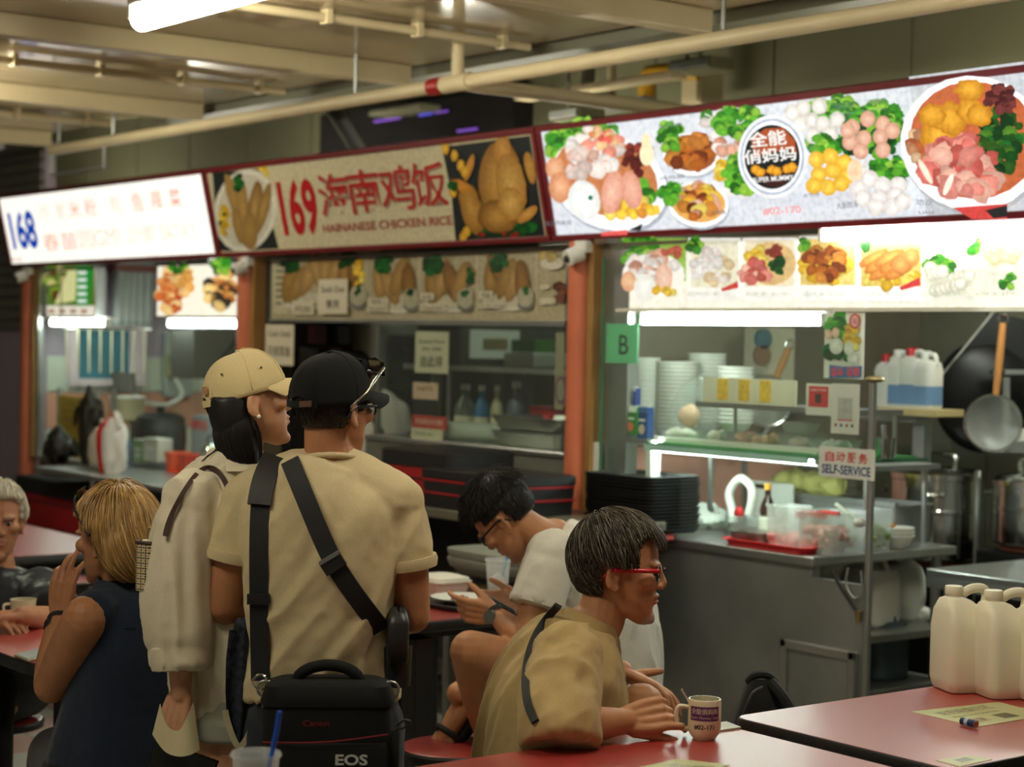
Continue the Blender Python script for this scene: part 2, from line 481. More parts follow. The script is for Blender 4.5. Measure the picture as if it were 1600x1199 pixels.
# swan-neck bracket at the pipe's end
build('bracket', MB().tube([(-10.08, 4.45, 2.7), (-10.08, 4.45, 2.56), (-9.4, 4.45, 2.56), (-9.4, 4.45, 2.7)], .012, 6), M_steel_d, pipe)
# upper wall behind the signs: panels with joints
wb = struct('wall_upper', B((-16, 6.6, 2.2), (2, 6.68, 4.2)), M_joint)
uu = -15.9
while uu < 1.5:
 build('wall_panel', B((uu + .006, 6.58, 2.2), (uu + .86 - .006, 6.6, 4.19)), M_olive, wb, bevel=.003)
 uu += .86
struct('ceiling_upper', B((-16, 4.86, 4.2), (2, 6.7, 4.26)), M_dark)
struct('wall_fascia', B((-17, 4.80, 3.0), (4, 4.86, 4.26)), M_olive)
# solid dark box for a dark opening; glowing tubes imitate purple and blue reflections
a = PV(525, 215, 6.5); b = PV(800, 150, 6.5)
rc = thing('dark_duct_opening', (a.x, 6.5, a.z), 'dark recess with small purple lamps above the red lettered sign', 'recess')
build('recess_box', B((a.x - .1, 6.44, a.z - .25), (b.x + .1, 6.575, b.z + .05)), M_dark, rc)
M_purple = mat('purple_reflection_glow', (.3, .1, .9), emit=.35, ecol=(.30, .12, .75))
M_blue = mat('blue_reflection_glow', (.1, .1, .9), emit=.5, ecol=(.12, .12, .95))
for (x, y, w, mm) in ((555, 152, 26, M_purple), (665, 180, 20, M_blue), (690, 176, 18, M_purple), (605, 190, 40, M_purple), (730, 205, 30, M_purple)):
 p0 = PV(x - w / 2, y, 6.42); p1 = PV(x + w / 2, y, 6.42)
 build('lamp', MB().tube([p0, (p1.x, p1.y, p0.z)], .008, 8), mm, rc, smooth=SM)
p0 = PV(575, 182, 6.2); p1 = PV(655, 160, 6.2)
so = thing('lamp_housing', (p0.x, 6.2, p0.z), 'pale rectangular lamp box inside the dark recess', 'lamp')
build('housing', B((p0.x, 6.2, p0.z), (p1.x, 6.36, p1.z)), mat('pale_housing', srgb(170, 170, 140), rough=.4), so, bevel=.01)
build('bracket', B((p0.x + .1, 6.36, p0.z + .03), (p0.x + .15, 6.44, p1.z - .02)), M_steel_d, so)
# sloping galvanised strut, vent grille, yellow pipe, hanging boxes
p0 = PV(510, 160, 5.6); p1 = PV(560, 240, 5.6)
s_ = thing('roof_strut', p1, 'sloping galvanised strut above the 169 sign', 'strut')
build('web', MB().prism([p0, p0 + Vector((.10, 0, .01)), p1 + Vector((.10, 0, 0)), p1], (0, .02, 0)), M_steel_d, s_)
build('flange', MB().prism([p0, p0 + Vector((.02, 0, .01)), p1 + Vector((.02, 0, 0)), p1], (0, -.05, 0)), M_steel_d, s_)
p0 = PV(820, 250 - 85, 5.9); p1 = PV(1010, 150, 5.9)
yl = mat('yellow_paint', srgb(190, 145, 30), rough=.5)
yp = thing('yellow_gas_pipe', PV(1010, 170, 6.2), 'yellow gas pipe bent against the upper olive wall', 'pipe')
q0, q1, q2 = PV(1010, 172, 6.3), PV(1012, 125, 6.3), PV(1095, 112, 6.3)
build('pipe_run', MB().tube(crom([q0, q1, q1 + Vector((.06, 0, .03)), q2], 4), .045, 12), yl, yp, smooth=SM)
build('pipe_strap', MB().tube([lerp(q0, q1, .3), lerp(q0, q1, .42)], .052, 12), M_steel_d, yp, smooth=SM)
for (x0, y0, x1, y1, v, lab) in ((858, 190, 905, 165, 5.5, 'small grey junction box above the right sign corner'),
         (1045, 115, 1110, 85, 5.95, 'grey equipment box under the gutter by the yellow pipe'),
         (1065, 165, 1095, 105, 6.3, 'pale electrical box with yellow sticker on the olive wall'),
         (290, 205, 365, 180, 6.2, 'grey metal bracket box behind the long pipe')):
 p0 = PV(x0, y0, v); p1 = PV(x1, y1, v)
 eb = thing('equipment_box', (p0.x, v, p0.z), lab, 'box')
 build('body', B((p0.x, v, p0.z), (p1.x, v + .16, p1.z)), M_olive if 'pale' not in lab else M_cream, eb, bevel=.008)
 build('hanger', MB().tube([(p0.x + .04, v + .08, p1.z), (p0.x + .04, v + .08, 4.2)], .008, 6), M_steel_d, eb)
 build('cover', B((p0.x + .01, v - .012, p0.z + .01), (p1.x - .01, v, p1.z - .01)), M_steel_d if 'pale' not in lab else M_cream, eb, bevel=.003)
p0 = PV(955, 165, 5.95); p1 = PV(955, 40, 5.95)
hp = thing('hanging_rod', p0, 'pale vertical rod hanging behind the right sign', 'rod')
build('rod', MB().tube([p0, (p0.x, p0.y, 4.19)], .022, 10), M_cream, hp, smooth=SM)
build('rod_foot', B((p0.x - .09, p0.y - .05, p0.z - .03), (p0.x + .09, p0.y + .05, p0.z)), M_steel_d, hp)
p0 = PV(815, 158, 5.75); p1 = PV(1060, 128, 5.75)
cb = thing('cable_tray', p0, 'thin pale cable tray running above the right sign', 'cable tray')
build('tray', B((p0.x, 5.7, p0.z), (p1.x, 5.8, p0.z + .03)), M_cream, cb)
build('tray_bracket', B((p0.x + .5, 5.72, p0.z + .03), (p0.x + .53, 5.78, 4.19)), M_steel_d, cb)
struct('wall_hall_end', B((-17.1, -4, 0), (-17, 5.05, 2.95)), M_olive)
# hall fluorescent fixtures in a regular grid; one shows at the top left
def hall_lamp(u, v, L, label, z=2.8):
 t = thing('fluorescent_lamp', (u, v, z), label, 'lamp', 'hall fluorescent lamps')
 build('housing', B((u, v - .05, z + .045), (u + L, v + .05, z + .10)), M_white_p, t, bevel=.008)
 build('diffuser', MB().tube([(u + .005, v, z), (u + .02, v, z), (u + L - .02, v, z), (u + L - .005, v, z)], [.02, .042, .042, .02], 16), M_tube_hall, t, smooth=SM)
 for e in (0, L - .02): build('end_cap', B((u + e, v - .046, z + .0), (u + e + .02, v + .046, z + .05)), M_white_p, t, bevel=.004)
 return t
hall_lamp(-6.24, 3.08, 1.25, 'bright white fluorescent lamp under the ceiling at upper left')
hall_lamp(-3.3, 3.08, 1.25, 'fluorescent lamp over the red tables outside the picture, at stall end')
hall_lamp(-3.9, .75, 1.25, 'fluorescent lamp over the hall aisle outside the picture')
hall_lamp(-9.2, 3.08, 1.25, 'fluorescent lamp hidden behind the ceiling beams over the far table')
# unseen lamps added on the stall roofs to brighten the upper wall
struct('ceiling_annex', B((-16, 5.1, 2.2), (-11.52, 7.0, 2.24)), M_olive)
for (u, lab) in ((-13.9, 'work lamp on the roof left of the satay stall, hidden from view'), (-10.8, 'work lamp on the roof of the satay stall, hidden behind its sign'), (-8.0, 'work lamp on the roof of the chicken stall, hidden behind its sign'), (-5.2, 'work lamp on the roof of the right stall, hidden behind its sign')):
 t = thing('added_roof_lamp', (u, 5.7, 2.24), lab, 'lamp', 'roof work lamps')
 build('housing', B((u, 5.65, 2.24), (u + 1.25, 5.75, 2.29)), M_white_p, t, bevel=.008)
 build('diffuser', MB().tube([(u + .02, 5.7, 2.315), (u + 1.23, 5.7, 2.315)], .025, 12), mat('added_roof_lamp_tube', (1, 1, 1), emit=42.0, ecol=(1.0, .95, .76)), t, smooth=SM)
 build('end_cap', B((u, 5.67, 2.29), (u + .02, 5.73, 2.34)), M_white_p, t)
for (u, v, e, lab) in ((-10.6, 6.0, 30, 'ceiling lamp inside the satay stall'), (-7.6, 6.1, 7, 'ceiling lamp inside the chicken stall'), (-4.9, 6.1, 44, 'ceiling lamp inside the right stall')):  # lamps added to brighten the stall interiors
 t = thing('added_ceiling_lamp', (u, v, 2.1), lab, 'lamp', 'stall ceiling lamps')
 build('housing', B((u, v - .05, 2.15), (u + 1.2, v + .05, 2.199)), M_white_p, t, bevel=.008)
 build('diffuser', MB().tube([(u + .02, v, 2.12), (u + 1.18, v, 2.12)], .03, 12), mat('added_lamp_tube_%d' % e, (1, 1, 1), emit=float(e), ecol=(.95, 1.0, .88)), t, smooth=SM)
 build('end_cap', B((u, v - .035, 2.09), (u + .02, v + .035, 2.15)), M_white_p, t)
# ================================================================== stall shells
POSTS = [-11.424, -8.603, -5.864, -3.05]
V0, V1 = 4.9, 7.0
for i, u in enumerate(POSTS):
 if i < 3:
  pt = thing('orange_column', (u, V0, 0), ['orange painted column at the far left end of the stalls', 'orange column between the 168 and 169 stalls',
    'orange column between the chicken rice stall and the right stall'][i], 'column')
  build('shaft', MB().tube([(u, V0, 0), (u, V0, 2.2)], .055, 20), M_orange, pt, smooth=SM)
  build('side_rail', B((u + .06, V0 - .02, .85), (u + .10, V0 + .05, 2.1)), mat('ochre_rail', srgb(150, 110, 60), rough=.5), pt)
  build('collar', MB().tube([(u, V0, 0.0), (u, V0, .06)], .07, 20), M_blackmat, pt, smooth=SM)
  # small dome camera at the top
  dc = thing('security_camera', (u + .04, V0 - .10, 2.0), ['white dome security camera at the far left column top', 'white dome security camera on the column beside the 168 sign',
    'white dome security camera under the corner of the right sign'][i], 'camera')
  build('housing', MB().tube([(u + .05, V0 - .05, 2.02), (u + .04, V0 - .11, 1.995)], [.036, .034], 16), M_white_p, dc, smooth=SM)
  build('lens', MB().ell((u + .038, V0 - .112, 1.994), (.017, .010, .017), n=14), M_black, dc, smooth=SM)
  build('mount', B((u + .02, V0 - .06, 2.02), (u + .09, V0 + .02, 2.07)), M_white_p, dc, bevel=.005)
# partitions (their +X faces are what the camera sees inside each stall)
pt0 = struct('wall_left', B((POSTS[0] - .06, V0 + .06, 0), (POSTS[0] + .03, V1, 2.2)), M_lilac)
pt1 = struct('wall_middle', B((POSTS[1] - .06, V0 + .06, 0), (POSTS[1] + .03, V1, 2.2)), mat('grey_stall_wall', srgb(118, 112, 90), rough=.6, dirt=.3))
pt2 = struct('wall_right', B((POSTS[2] - .06, V0 + .06, 0), (POSTS[2] + .03, V1, 2.2)), mat('taupe_stall_wall', srgb(128, 120, 102), rough=.45, dirt=.25))
pt3 = struct('wall_end', B((POSTS[3] - .03, V0 + .3, 0), (POSTS[3] + .06, V1, 2.2)), M_steel_d)
struct('wall_back', B((-16, V1, 0), (2, V1 + .08, 2.2)), M_greytile)
struct('ceiling_stall', B((-11.5, V0 + .02, 2.2), (-2.9, V1, 2.24)), mat('stall_ceiling', srgb(150, 148, 130), rough=.6))
# tile rows on the right stall's inner wall
tl = MB().box((0, -.098, -.098), (.008, .098, .098)).mesh('tile', bevel=.003, seg=1); tl.materials.append(M_greytile)
for i in range(10):
 for j in range(6):
  o = bpy.data.objects.new('wall_tile', tl); COL.objects.link(o); o.parent = pt2
  o.location = Vector((POSTS[2] + .03, 6.0 + i * .2 - .9 + .05, .1 + j * .2)) - Vector(pt2.location)
tlb = MB().box((-.098, -.008, -.098), (.098, 0, .098)).mesh('tile', bevel=.003, seg=1); tlb.materials.append(M_greytile)
wbk = bpy.data.objects['wall_back']
for i in range(14):
 for j in range(7):
  o = bpy.data.objects.new('wall_tile', tlb); COL.objects.link(o); o.parent = wbk
  o.location = Vector((-5.72 + i * .2, V1, .1 + j * .2)) - Vector(wbk.location)
# pink and white tile bands inside the left stall
for (z0, z1, mm) in ((.62, 1.02, M_wall_w), (1.03, 1.26, M_pinktile), (1.27, 1.5, M_wall_w)):
 nn = 9
 for k in range(nn):
  y0 = lerp(V0 + .1, V1, k / nn); y1 = lerp(V0 + .1, V1, (k + 1) / nn)
  build('wall_tile', B((POSTS[0] + .03, y0 + .003, z0), (POSTS[0] + .04, y1 - .003, z1)), mm, pt0, bevel=.002, seg=1)
pk = struct('wall_pink', B((POSTS[2] + .039, V0 + .1, .6), (POSTS[2] + .05, 6.15, 1.22)), mat('pink_panel', srgb(225, 165, 145), rough=.4))
# far left: shutter with slats over a lilac wall
wl = struct('wall_far', B((-15.5, 5.02, 0), (-11.5, 5.1, 2.9)), M_lilac)
for k in range(16):
 z = 1.66 + k * .075
 build('slat', MB().box((-15.4, 4.985, z + .004), (-11.5, 5.02, z + .071)), M_shutter, wl, bevel=.012)
# ================================================================== signboards
ZB, ZT, VB, VT = 2.073, 2.537, 4.85, 4.745
SB = (Vector((0, VT, ZT)) - Vector((0, VB, ZB))); SH = SB.length; SB.normalize()
SN = Vector((1, 0, 0)).cross(SB).normalized()           # faces the hall and slightly down
if SN.y > 0: SN = -SN
def signboard(u0, u1, name, label, cat='sign'):
 o = Vector((u0, VB, ZB)); fr = .024
 t = thing(name, (lerp(u0, u1, .5), VB, ZB), label, cat, 'stall signboards')
 back = MB()
 Mx = Matrix.Identity(4)
 def slab(x0, x1, t0, t1, n0, n1):
  pts = []
  vs = []
  for (x, tt, nn) in ((x0, t0, n0), (x1, t0, n0), (x1, t1, n0), (x0, t1, n0), (x0, t0, n1), (x1, t0, n1), (x1, t1, n1), (x0, t1, n1)):
   vs.append(o + Vector((x - u0, 0, 0)) + SB * tt + SN * nn)
  return MB().add(vs, [(0, 3, 2, 1), (4, 5, 6, 7), (0, 1, 5, 4), (1, 2, 6, 5), (2, 3, 7, 6), (3, 0, 4, 7)])
 build('lightbox', slab(u0 + .004, u1 - .004, 0, SH, -.12, -.01), M_maroon, t)
 for (x0, x1, a, b) in ((u0, u1, 0, fr), (u0, u1, SH - fr, SH), (u0, u0 + fr, fr, SH - fr), (u1 - fr, u1, fr, SH - fr)):
  build('frame_bar', slab(x0, x1, a, b, -.03, .012), M_maroon, t, bevel=.003)
 p = Print(o, Vector((1, 0, 0)), SB, SN)
 return t, p, slab
def C(r, g, b): return srgb(r, g, b)
GREEN = [C(60, 150, 40), C(100, 180, 50), C(40, 110, 30), C(150, 205, 70)]
HERB = [C(20, 80, 30), C(30, 105, 40), C(15, 60, 25)]
BROWN = [C(190, 105, 40), C(160, 80, 35), C(215, 140, 60), C(120, 55, 28)]
FISH = [C(250, 245, 240), C(240, 228, 220), C(255, 250, 245)]
MEATB = [C(225, 170, 145), C(238, 190, 165), C(210, 150, 125)]
YEL = [C(245, 205, 70), C(235, 185, 50), C(250, 225, 110)]
PORK = [C(225, 120, 110), C(240, 150, 135), C(205, 95, 85), C(245, 185, 165)]
t168, p, slab = signboard(-11.61, -8.825, 'signboard', 'bright white lit signboard with blue 168 and faded red writing')
p.rect(.024, .024, 2.785 - .024, SH - .024, C(255, 252, 240))
p.text('168', 22, 391, 50, 327, C(0, 62, 160), .035)
p.k += 1
fade = C(238, 160, 140); fade2 = C(240, 205, 190)
for i, (ch, x, y, cc) in enumerate((('沙', 66, 331, fade2), ('爹', 93, 329, fade2), ('米', 115, 326, fade), ('粉', 140, 323, fade), ('鱿', 180, 318, fade2),
         ('鱼', 213, 314, fade), ('蕹', 243, 311, fade), ('菜', 272, 308, C(235, 95, 80)))):
 p.text(ch, x - 5, y + 16, x + 8, y - 14, cc, .0)
for i, (ch, x, y, w, cc) in enumerate((('春', 80, 379, 10, fade), ('苗', 108, 377, 10, fade), ('圆', 135, 374, 10, fade2), ('GM!', 168, 371, 17, fade2),
          ('沙', 210, 367, 9, fade2), ('爹', 232, 365, 9, fade2), ('SATAY', 279, 362, 26, fade2))):
 p.text(ch, x - w, y + 14, x + w, y - 15, cc, .0)
p.text('酒徒', 17, 409, 34, 402, C(170, 110, 100), .0)
p.done('printed_face', print_mat('print_sign_bright', emit=1.12, diffuse=.3), t168)
t169, p, slab = signboard(-8.82, -5.995, 'signboard', 'unlit signboard with red 169, chicken photographs and HAINANESE CHICKEN RICE lettering')
W = 2.825
p.rect(.024, .024, W - .024, SH - .024, C(205, 195, 160))
p.qpx([(340, 393), (436, 389), (424, 345), (420, 300), (405, 264), (332, 270)], C(38, 42, 42))
p.qpx([(712, 377), (852, 370), (828, 212), (690, 230), (705, 300)], C(36, 40, 42))
p.blob(382, 330, 50, 66, C(225, 222, 205), rot=-.18)
p.blob(382, 330, 44, 58, C(205, 200, 180), rot=-.18)
CH = [C(172, 134, 74), C(192, 154, 96), C(152, 112, 58), C(182, 144, 84)]
for (x, y, rx, ry, r) in ((365, 310, 9, 40, .3), (380, 325, 10, 48, .1), (398, 330, 11, 50, -.1), (412, 325, 9, 40, -.25), (390, 362, 13, 30, 0), (372, 352, 8, 30, .2)):
 p.blob(x, y, rx, ry, tuple(c * .6 for c in random.choice(CH)), random.choice(CH), .08, 18, r)
p.pile(372, 285, 6, 16, HERB, 8, 4, 7, seed=3)
p.pile(350, 345, 8, 22, YEL + HERB, 14, 4, 7, seed=4)
p.pile(412, 262 + 10, 6, 12, YEL, 5, 4, 6, seed=5)
p.text('169', 446, 371, 488, 276, C(178, 28, 34), .035)
for (ch, x0, x1, yb, yt) in (('海', 502, 546, 339, 268), ('南', 548, 592, 335, 262), ('鸡', 598, 645, 330, 256), ('饭', 648, 696, 325, 250)):
 p.text(ch, x0 + 4, yb + 2, x1 - 2, yt + 2, C(150, 120, 100), .02)
 p.text(ch, x0 + 2, yb, x1 - 4, yt, C(176, 34, 38), .006)
p.text('HAINANESE CHICKEN RICE', 506, 364, 708, 336, C(186, 166, 140), .03)
p.text('HAINANESE CHICKEN RICE', 507, 364, 706, 337, C(158, 44, 44), .008)
# whole chicken on greens
p.pile(785, 345, 55, 24, HERB + [C(60, 110, 40)], 40, 7, 14, seed=8)
p.pile(780, 366, 40, 4, [C(150, 30, 35)], 5, 4, 6, seed=9)
p.blob(783, 285, 34, 66, C(140, 96, 40), C(206, 160, 84), .05)
p.blob(787, 235, 13, 26, C(170, 120, 55), C(205, 155, 80), .04)
p.blob(800, 290, 24, 50, C(165, 118, 52), C(214, 170, 96), .05, rot=.15)
p.blob(738, 325, 17, 42, C(150, 104, 42), C(196, 150, 74), .06, rot=.25)
p.blob(780, 338, 34, 26, C(120, 78, 30), C(200, 152, 76), .05)
p.blob(800, 318, 20, 26, C(170, 122, 54), C(222, 178, 100), .05)
p.blob(830, 262, 8, 26, C(170, 122, 54), C(200, 152, 80), .05, rot=.2)
p.blob(826, 335, 8, 20, C(180, 124, 54), C(210, 160, 84), .05, rot=-.9)
p.blob(735, 262, 6, 22, C(176, 120, 50), C(205, 150, 70), .05, rot=-.3)
p.blob(722, 290, 18, 8, C(190, 120, 40), C(215, 150, 60), .1, rot=-.4)
for (x, y) in ((698, 232), (712, 243), (722, 258), (728, 268), (726, 370), (731, 362), (710, 300)):
 p.blob(x, y, 6, 9, C(200, 150, 40), C(235, 190, 70), .1)
p.pile(710, 290, 6, 8, HERB, 6, 3, 6, seed=11)
p.done('printed_face', print_mat('print_unlit', rough=.3), t169)
t170, p, slab = signboard(-5.985, -3.15, 'signboard', 'lit signboard of bowls of food with a round dark shop badge')
W = 2.835
p.rect(.024, .024, W - .024, SH - .024, C(214, 218, 226))
p.qpx([(1420, 120), (1600, 96), (1600, 350), (1450, 350)], C(196, 200, 205))
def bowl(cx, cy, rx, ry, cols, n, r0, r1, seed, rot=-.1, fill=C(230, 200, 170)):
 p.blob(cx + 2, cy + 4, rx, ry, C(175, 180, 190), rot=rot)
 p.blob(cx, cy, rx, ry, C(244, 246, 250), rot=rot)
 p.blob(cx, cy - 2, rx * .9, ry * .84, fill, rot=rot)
 if n: p.pile(cx, cy - 4, rx * .74, ry * .68, cols, n, r0, r1, seed=seed)
# big noodle bowl at the left end
p.pile(912, 222, 56, 30, GREEN, 150, 7, 12, seed=20)
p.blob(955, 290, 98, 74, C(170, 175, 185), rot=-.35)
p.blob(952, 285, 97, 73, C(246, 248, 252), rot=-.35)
p.blob(948, 276, 86, 60, C(190, 120, 75), rot=-.35)
p.pile(930, 235, 44, 34, FISH + [C(235, 190, 170), C(240, 150, 130)], 36, 8, 15, seed=21)
p.pile(945, 220, 20, 18, [C(240, 150, 80), C(235, 100, 90), C(250, 200, 150)], 12, 5, 9, seed=22)
p.pile(1000, 250, 22, 30, [C(110, 40, 35), C(140, 55, 45), C(90, 30, 28)], 18, 5, 9, seed=23)
p.pile(1012, 300, 14, 16, GREEN, 10, 6, 11, seed=24)
p.blob(872, 262, 15, 17, C(205, 140, 100), C(240, 190, 150), .03)
p.blob(880, 292, 18, 24, C(200, 130, 90), C(238, 182, 142), .03)
p.pile(905, 255, 12, 26, [C(235, 215, 205), C(225, 200, 190)], 8, 8, 14, seed=25)
p.pile(985, 325, 44, 14, YEL + [C(225, 150, 60)], 20, 6, 11, seed=26)
p.blob(962, 300, 17, 34, C(214, 150, 128), C(240, 190, 168), .03, rot=-.15)
p.blob(992, 296, 16, 30, C(210, 146, 124), C(238, 184, 160), .03, rot=.2)
p.blob(918, 312, 25, 32, C(225, 228, 225), C(255, 255, 252), .02, rot=.3)
p.blob(928, 308, 4, 4, C(30, 110, 90))
p.blob(1015, 222, 7, 14, C(250, 225, 180)); p.blob(1016, 240, 11, 18, C(250, 230, 190))
p.qpx([(988, 358), (1010, 348), (1006, 360)], C(40, 40, 42)); p.qpx([(945, 362), (985, 358), (986, 366), (945, 368)], C(225, 90, 85))
# middle dishes
p.pile(1055, 200, 14, 12, GREEN, 12, 5, 9, seed=30)
bowl(1085, 240, 45, 34, BROWN, 34, 7, 13, 31, fill=C(150, 85, 45))
p.pile(1080, 220, 30, 8, [C(215, 135, 60), C(200, 120, 50)], 12, 7, 11, seed=32)
p.pile(1072, 296, 20, 10, GREEN, 14, 6, 10, seed=33)
bowl(1098, 318, 48, 36, BROWN + YEL + MEATB, 36, 7, 13, 34, fill=C(225, 170, 90))
p.pile(1145, 190, 40, 18, GREEN[:2] + FISH, 26, 7, 12, seed=35)
p.pile(1150, 215, 28, 22, FISH + MEATB, 22, 7, 12, seed=36)
p.pile(1165, 275, 32, 26, FISH + YEL + GREEN, 34, 8, 13, seed=37)
p.pile(1140, 262, 10, 14, YEL, 7, 7, 11, seed=38)
p.blob(1172, 290, 14, 18, C(225, 222, 215), C(255, 252, 248)); p.blob(1150, 292, 12, 14, C(230, 228, 222), C(255, 252, 248))
p.pile(1312, 168, 38, 18, GREEN, 60, 6, 10, seed=40); p.pile(1168, 190, 40, 22, GREEN, 70, 6, 10, seed=140); p.pile(1180, 268, 34, 30, GREEN, 70, 6, 10, seed=141); p.pile(1060, 212, 14, 20, GREEN, 24, 6, 9, seed=142); p.pile(1062, 300, 14, 16, GREEN, 22, 6, 9, seed=143)
p.pile(1390, 192, 40, 34, GREEN, 100, 6, 10, seed=43); p.pile(1412, 262, 28, 20, GREEN, 50, 6, 10, seed=144); p.pile(1308, 222, 28, 14, GREEN, 40, 6, 9, seed=145)
for (x, y) in ((1258, 172), (1275, 165), (1300, 162), (1270, 190), (1288, 185), (1305, 190), (1328, 183), (1290, 208), (1318, 205)):
 p.blob(x, y, 12, 13, C(205, 200, 190), C(255, 252, 246), .03)
p.pile(1375, 215, 45, 34, HERB + GREEN, 20, 7, 12, seed=44)
for (x, y) in ((1352, 195), (1376, 182), (1400, 190), (1348, 218), (1370, 212), (1396, 210), (1415, 200), (1365, 232), (1400, 230), (1345, 200)):
 p.blob(x, y, 12, 13, C(205, 150, 125), C(242, 200, 176), .03)
p.pile(1305, 222, 24, 10, GREEN, 14, 6, 10, seed=45)
for (x, y) in ((1296, 245), (1318, 240), (1340, 250), (1300, 268), (1322, 262), (1345, 270), (1292, 286), (1315, 288), (1335, 282)):
 p.blob(x, y, 13, 13, C(222, 168, 44), C(252, 218, 90), .05)
p.pile(1405, 258, 22, 12, GREEN, 16, 6, 10, seed=46)
p.blob(1357, 262, 12, 18, C(250, 215, 180), C(245, 200, 160))
for (x, y) in ((1362, 290), (1380, 275), (1400, 285), (1425, 285), (1370, 305), (1395, 305), (1420, 300), (1390, 318), (1415, 318), (1432, 310)):
 p.blob(x, y, 14, 14, C(212, 205, 200), C(255, 253, 250), .02)
# big bowl at the right end
p.blob(1540, 225, 118, 108, C(175, 178, 182), rot=-.1)
p.blob(1537, 220, 117, 106, C(250, 250, 252), rot=-.1)
p.blob(1540, 215, 104, 92, C(190, 100, 60), rot=-.1)
p.pile(1585, 215, 34, 46, HERB + [C(45, 90, 30), C(80, 130, 40)], 70, 6, 13, seed=50)
p.pile(1470, 215, 26, 40, [C(225, 190, 150), C(200, 140, 100), C(180, 95, 55)], 30, 6, 12, seed=51)
for (x, y, rx, ry) in ((1490, 205, 30, 30), (1508, 180, 26, 26), (1480, 175, 22, 18), (1540, 168, 22, 22), (1555, 175, 20, 18), (1540, 135, 24, 16)):
 p.blob(x, y, rx, ry, C(190, 125, 25), C(242, 180, 60), .12)
p.pile(1588, 150, 24, 20, [C(100, 45, 45), C(130, 60, 58), C(75, 30, 32)], 50, 4, 8, seed=52)
p.pile(1530, 255, 62, 40, PORK, 46, 11, 22, seed=53, rough=.25)
p.pile(1520, 225, 30, 20, PORK, 12, 12, 20, seed=54, rough=.25)
p.blob(1472, 262, 5, 22, C(235, 215, 190), C(250, 240, 225), rot=.5); p.blob(1508, 282, 5, 18, C(245, 235, 220), rot=-.4)
p.qpx([(1515, 318), (1600, 312), (1600, 335), (1545, 336)], C(206, 70, 66)); p.qpx([(1566, 322), (1600, 314), (1600, 332), (1578, 334)], C(40, 38, 40))
# round badge
for (r, c) in ((62, C(236, 238, 242)), (57, C(180, 190, 205)), (53, C(245, 246, 250)), (48, C(190, 198, 210))):
 p.blob(1232, 240, r * .89, r * 1.05, c, n=40)
p.blob(1232, 240, 44, 50, C(22, 30, 30), n=40)
p.qpx([(1200, 212), (1222, 196), (1250, 194), (1268, 214), (1272, 236), (1262, 226), (1204, 240)], C(170, 78, 40))
p.qpx([(1204, 262), (1262, 262), (1268, 250), (1258, 278), (1240, 287), (1222, 284)], C(60, 30, 26))
p.text('全能', 1198, 226, 1253, 196, C(240, 240, 236), .02)
p.text('俏妈妈', 1191, 252, 1269, 222, C(240, 240, 236), .02)
for (x, y) in ((1207, 260), (1214, 263), (1232, 260), (1240, 262), (1257, 258), (1264, 256)): p.blob(x, y, 8, 7, C(200, 130, 30), C(245, 185, 50), .2)
p.text('SUPER MUMMY', 1203, 280, 1266, 267, C(235, 235, 235), .02)
p.text('#02-170', 1219, 331, 1277, 315, C(238, 150, 150), .02)
GREY = C(90, 95, 105)
for (s_, x0, y0, x1, y1) in (('鱼圆汤', 1332, 166, 1360, 154), ('肉圆汤', 1384, 159, 1412, 147), ('Meat Ball Soup', 1372, 170, 1413, 163), ('Fish Ball Soup', 1326, 176, 1362, 169),
        ('香菇捞面', 1055, 196, 1092, 186), ('卤鸡脚', 1058, 276, 1095, 267), ('鱼饺面', 1137, 330, 1160, 322), ('水饺汤', 1282, 302, 1306, 295),
        ('大鱼圆汤', 1334, 320, 1366, 308), ('叻沙', 1460, 315, 1483, 303), ('Laksa', 1463, 328, 1486, 321), ('真正肉脞面', 877, 348, 918, 338)):
 p.text(s_, x0, y0, x1, y1, GREY if 'oup' not in s_ else C(140, 150, 160), .0)
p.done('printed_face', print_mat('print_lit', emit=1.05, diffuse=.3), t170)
# ================================================================== menu light boxes under the signs
def menu_box(x0, yt0, x1, yb1, v, name, label, depth=.07, frame=M_steel_d, group='menu boards'):
 a = PV(x0, yb1, v); b = PV(x1, yt0, v)
 zb, zt = a.z, min(PV(x0, yt0, v).z, 2.045)
 t = thing(name, (a.x, v, zb), label, 'menu board', group)
 build('casing', B((a.x - .01, v + .006, zb - .012), (b.x + .01, v + depth, zt + .012)), frame, t, bevel=.003)
 p = Print((a.x, v + .004, zb), (1, 0, 0), (0, 0, 1), (0, -1, 0))
 p.W, p.H = b.x - a.x, zt - zb
 for (x0_, x1_, z0_, z1_) in ((a.x - .012, b.x + .012, zb - .014, zb), (a.x - .012, b.x + .012, zt, zt + .014)):
  build('frame_bar', B((x0_, v - .004, z0_), (x1_, v + .01, z1_)), frame, t)
 return t, p
VM = 4.93
# 168 left: satay and green price list
t, p = menu_box(72, 412, 148, 494, VM, 'menu_board', 'small lit menu of satay with a green price column')
p.rect(0, 0, p.W, p.H, C(238, 232, 215))
p.qpx([(72, 415), (148, 415), (148, 478), (72, 478)], C(80, 110, 30))
p.pile(92, 440, 18, 22, [C(90, 60, 25), C(60, 90, 25), C(140, 170, 50), C(200, 190, 120)], 40, 5, 10, seed=60)
p.qpx([(86, 476), (108, 420), (122, 418), (118, 470)], C(215, 215, 150))
p.qpx([(120, 416), (146, 416), (140, 478), (120, 478)], C(20, 140, 50))
for k in range(5): p.rpx(122, 424 + k * 11, 136, 429 + k * 11, C(235, 245, 235))
for k in range(4): p.rpx(76 + k * 17, 483, 86 + k * 17, 490, C(170, 140, 110))
p.done('printed_face', print_mat('print_menu_mid', emit=.85, diffuse=.4), t)
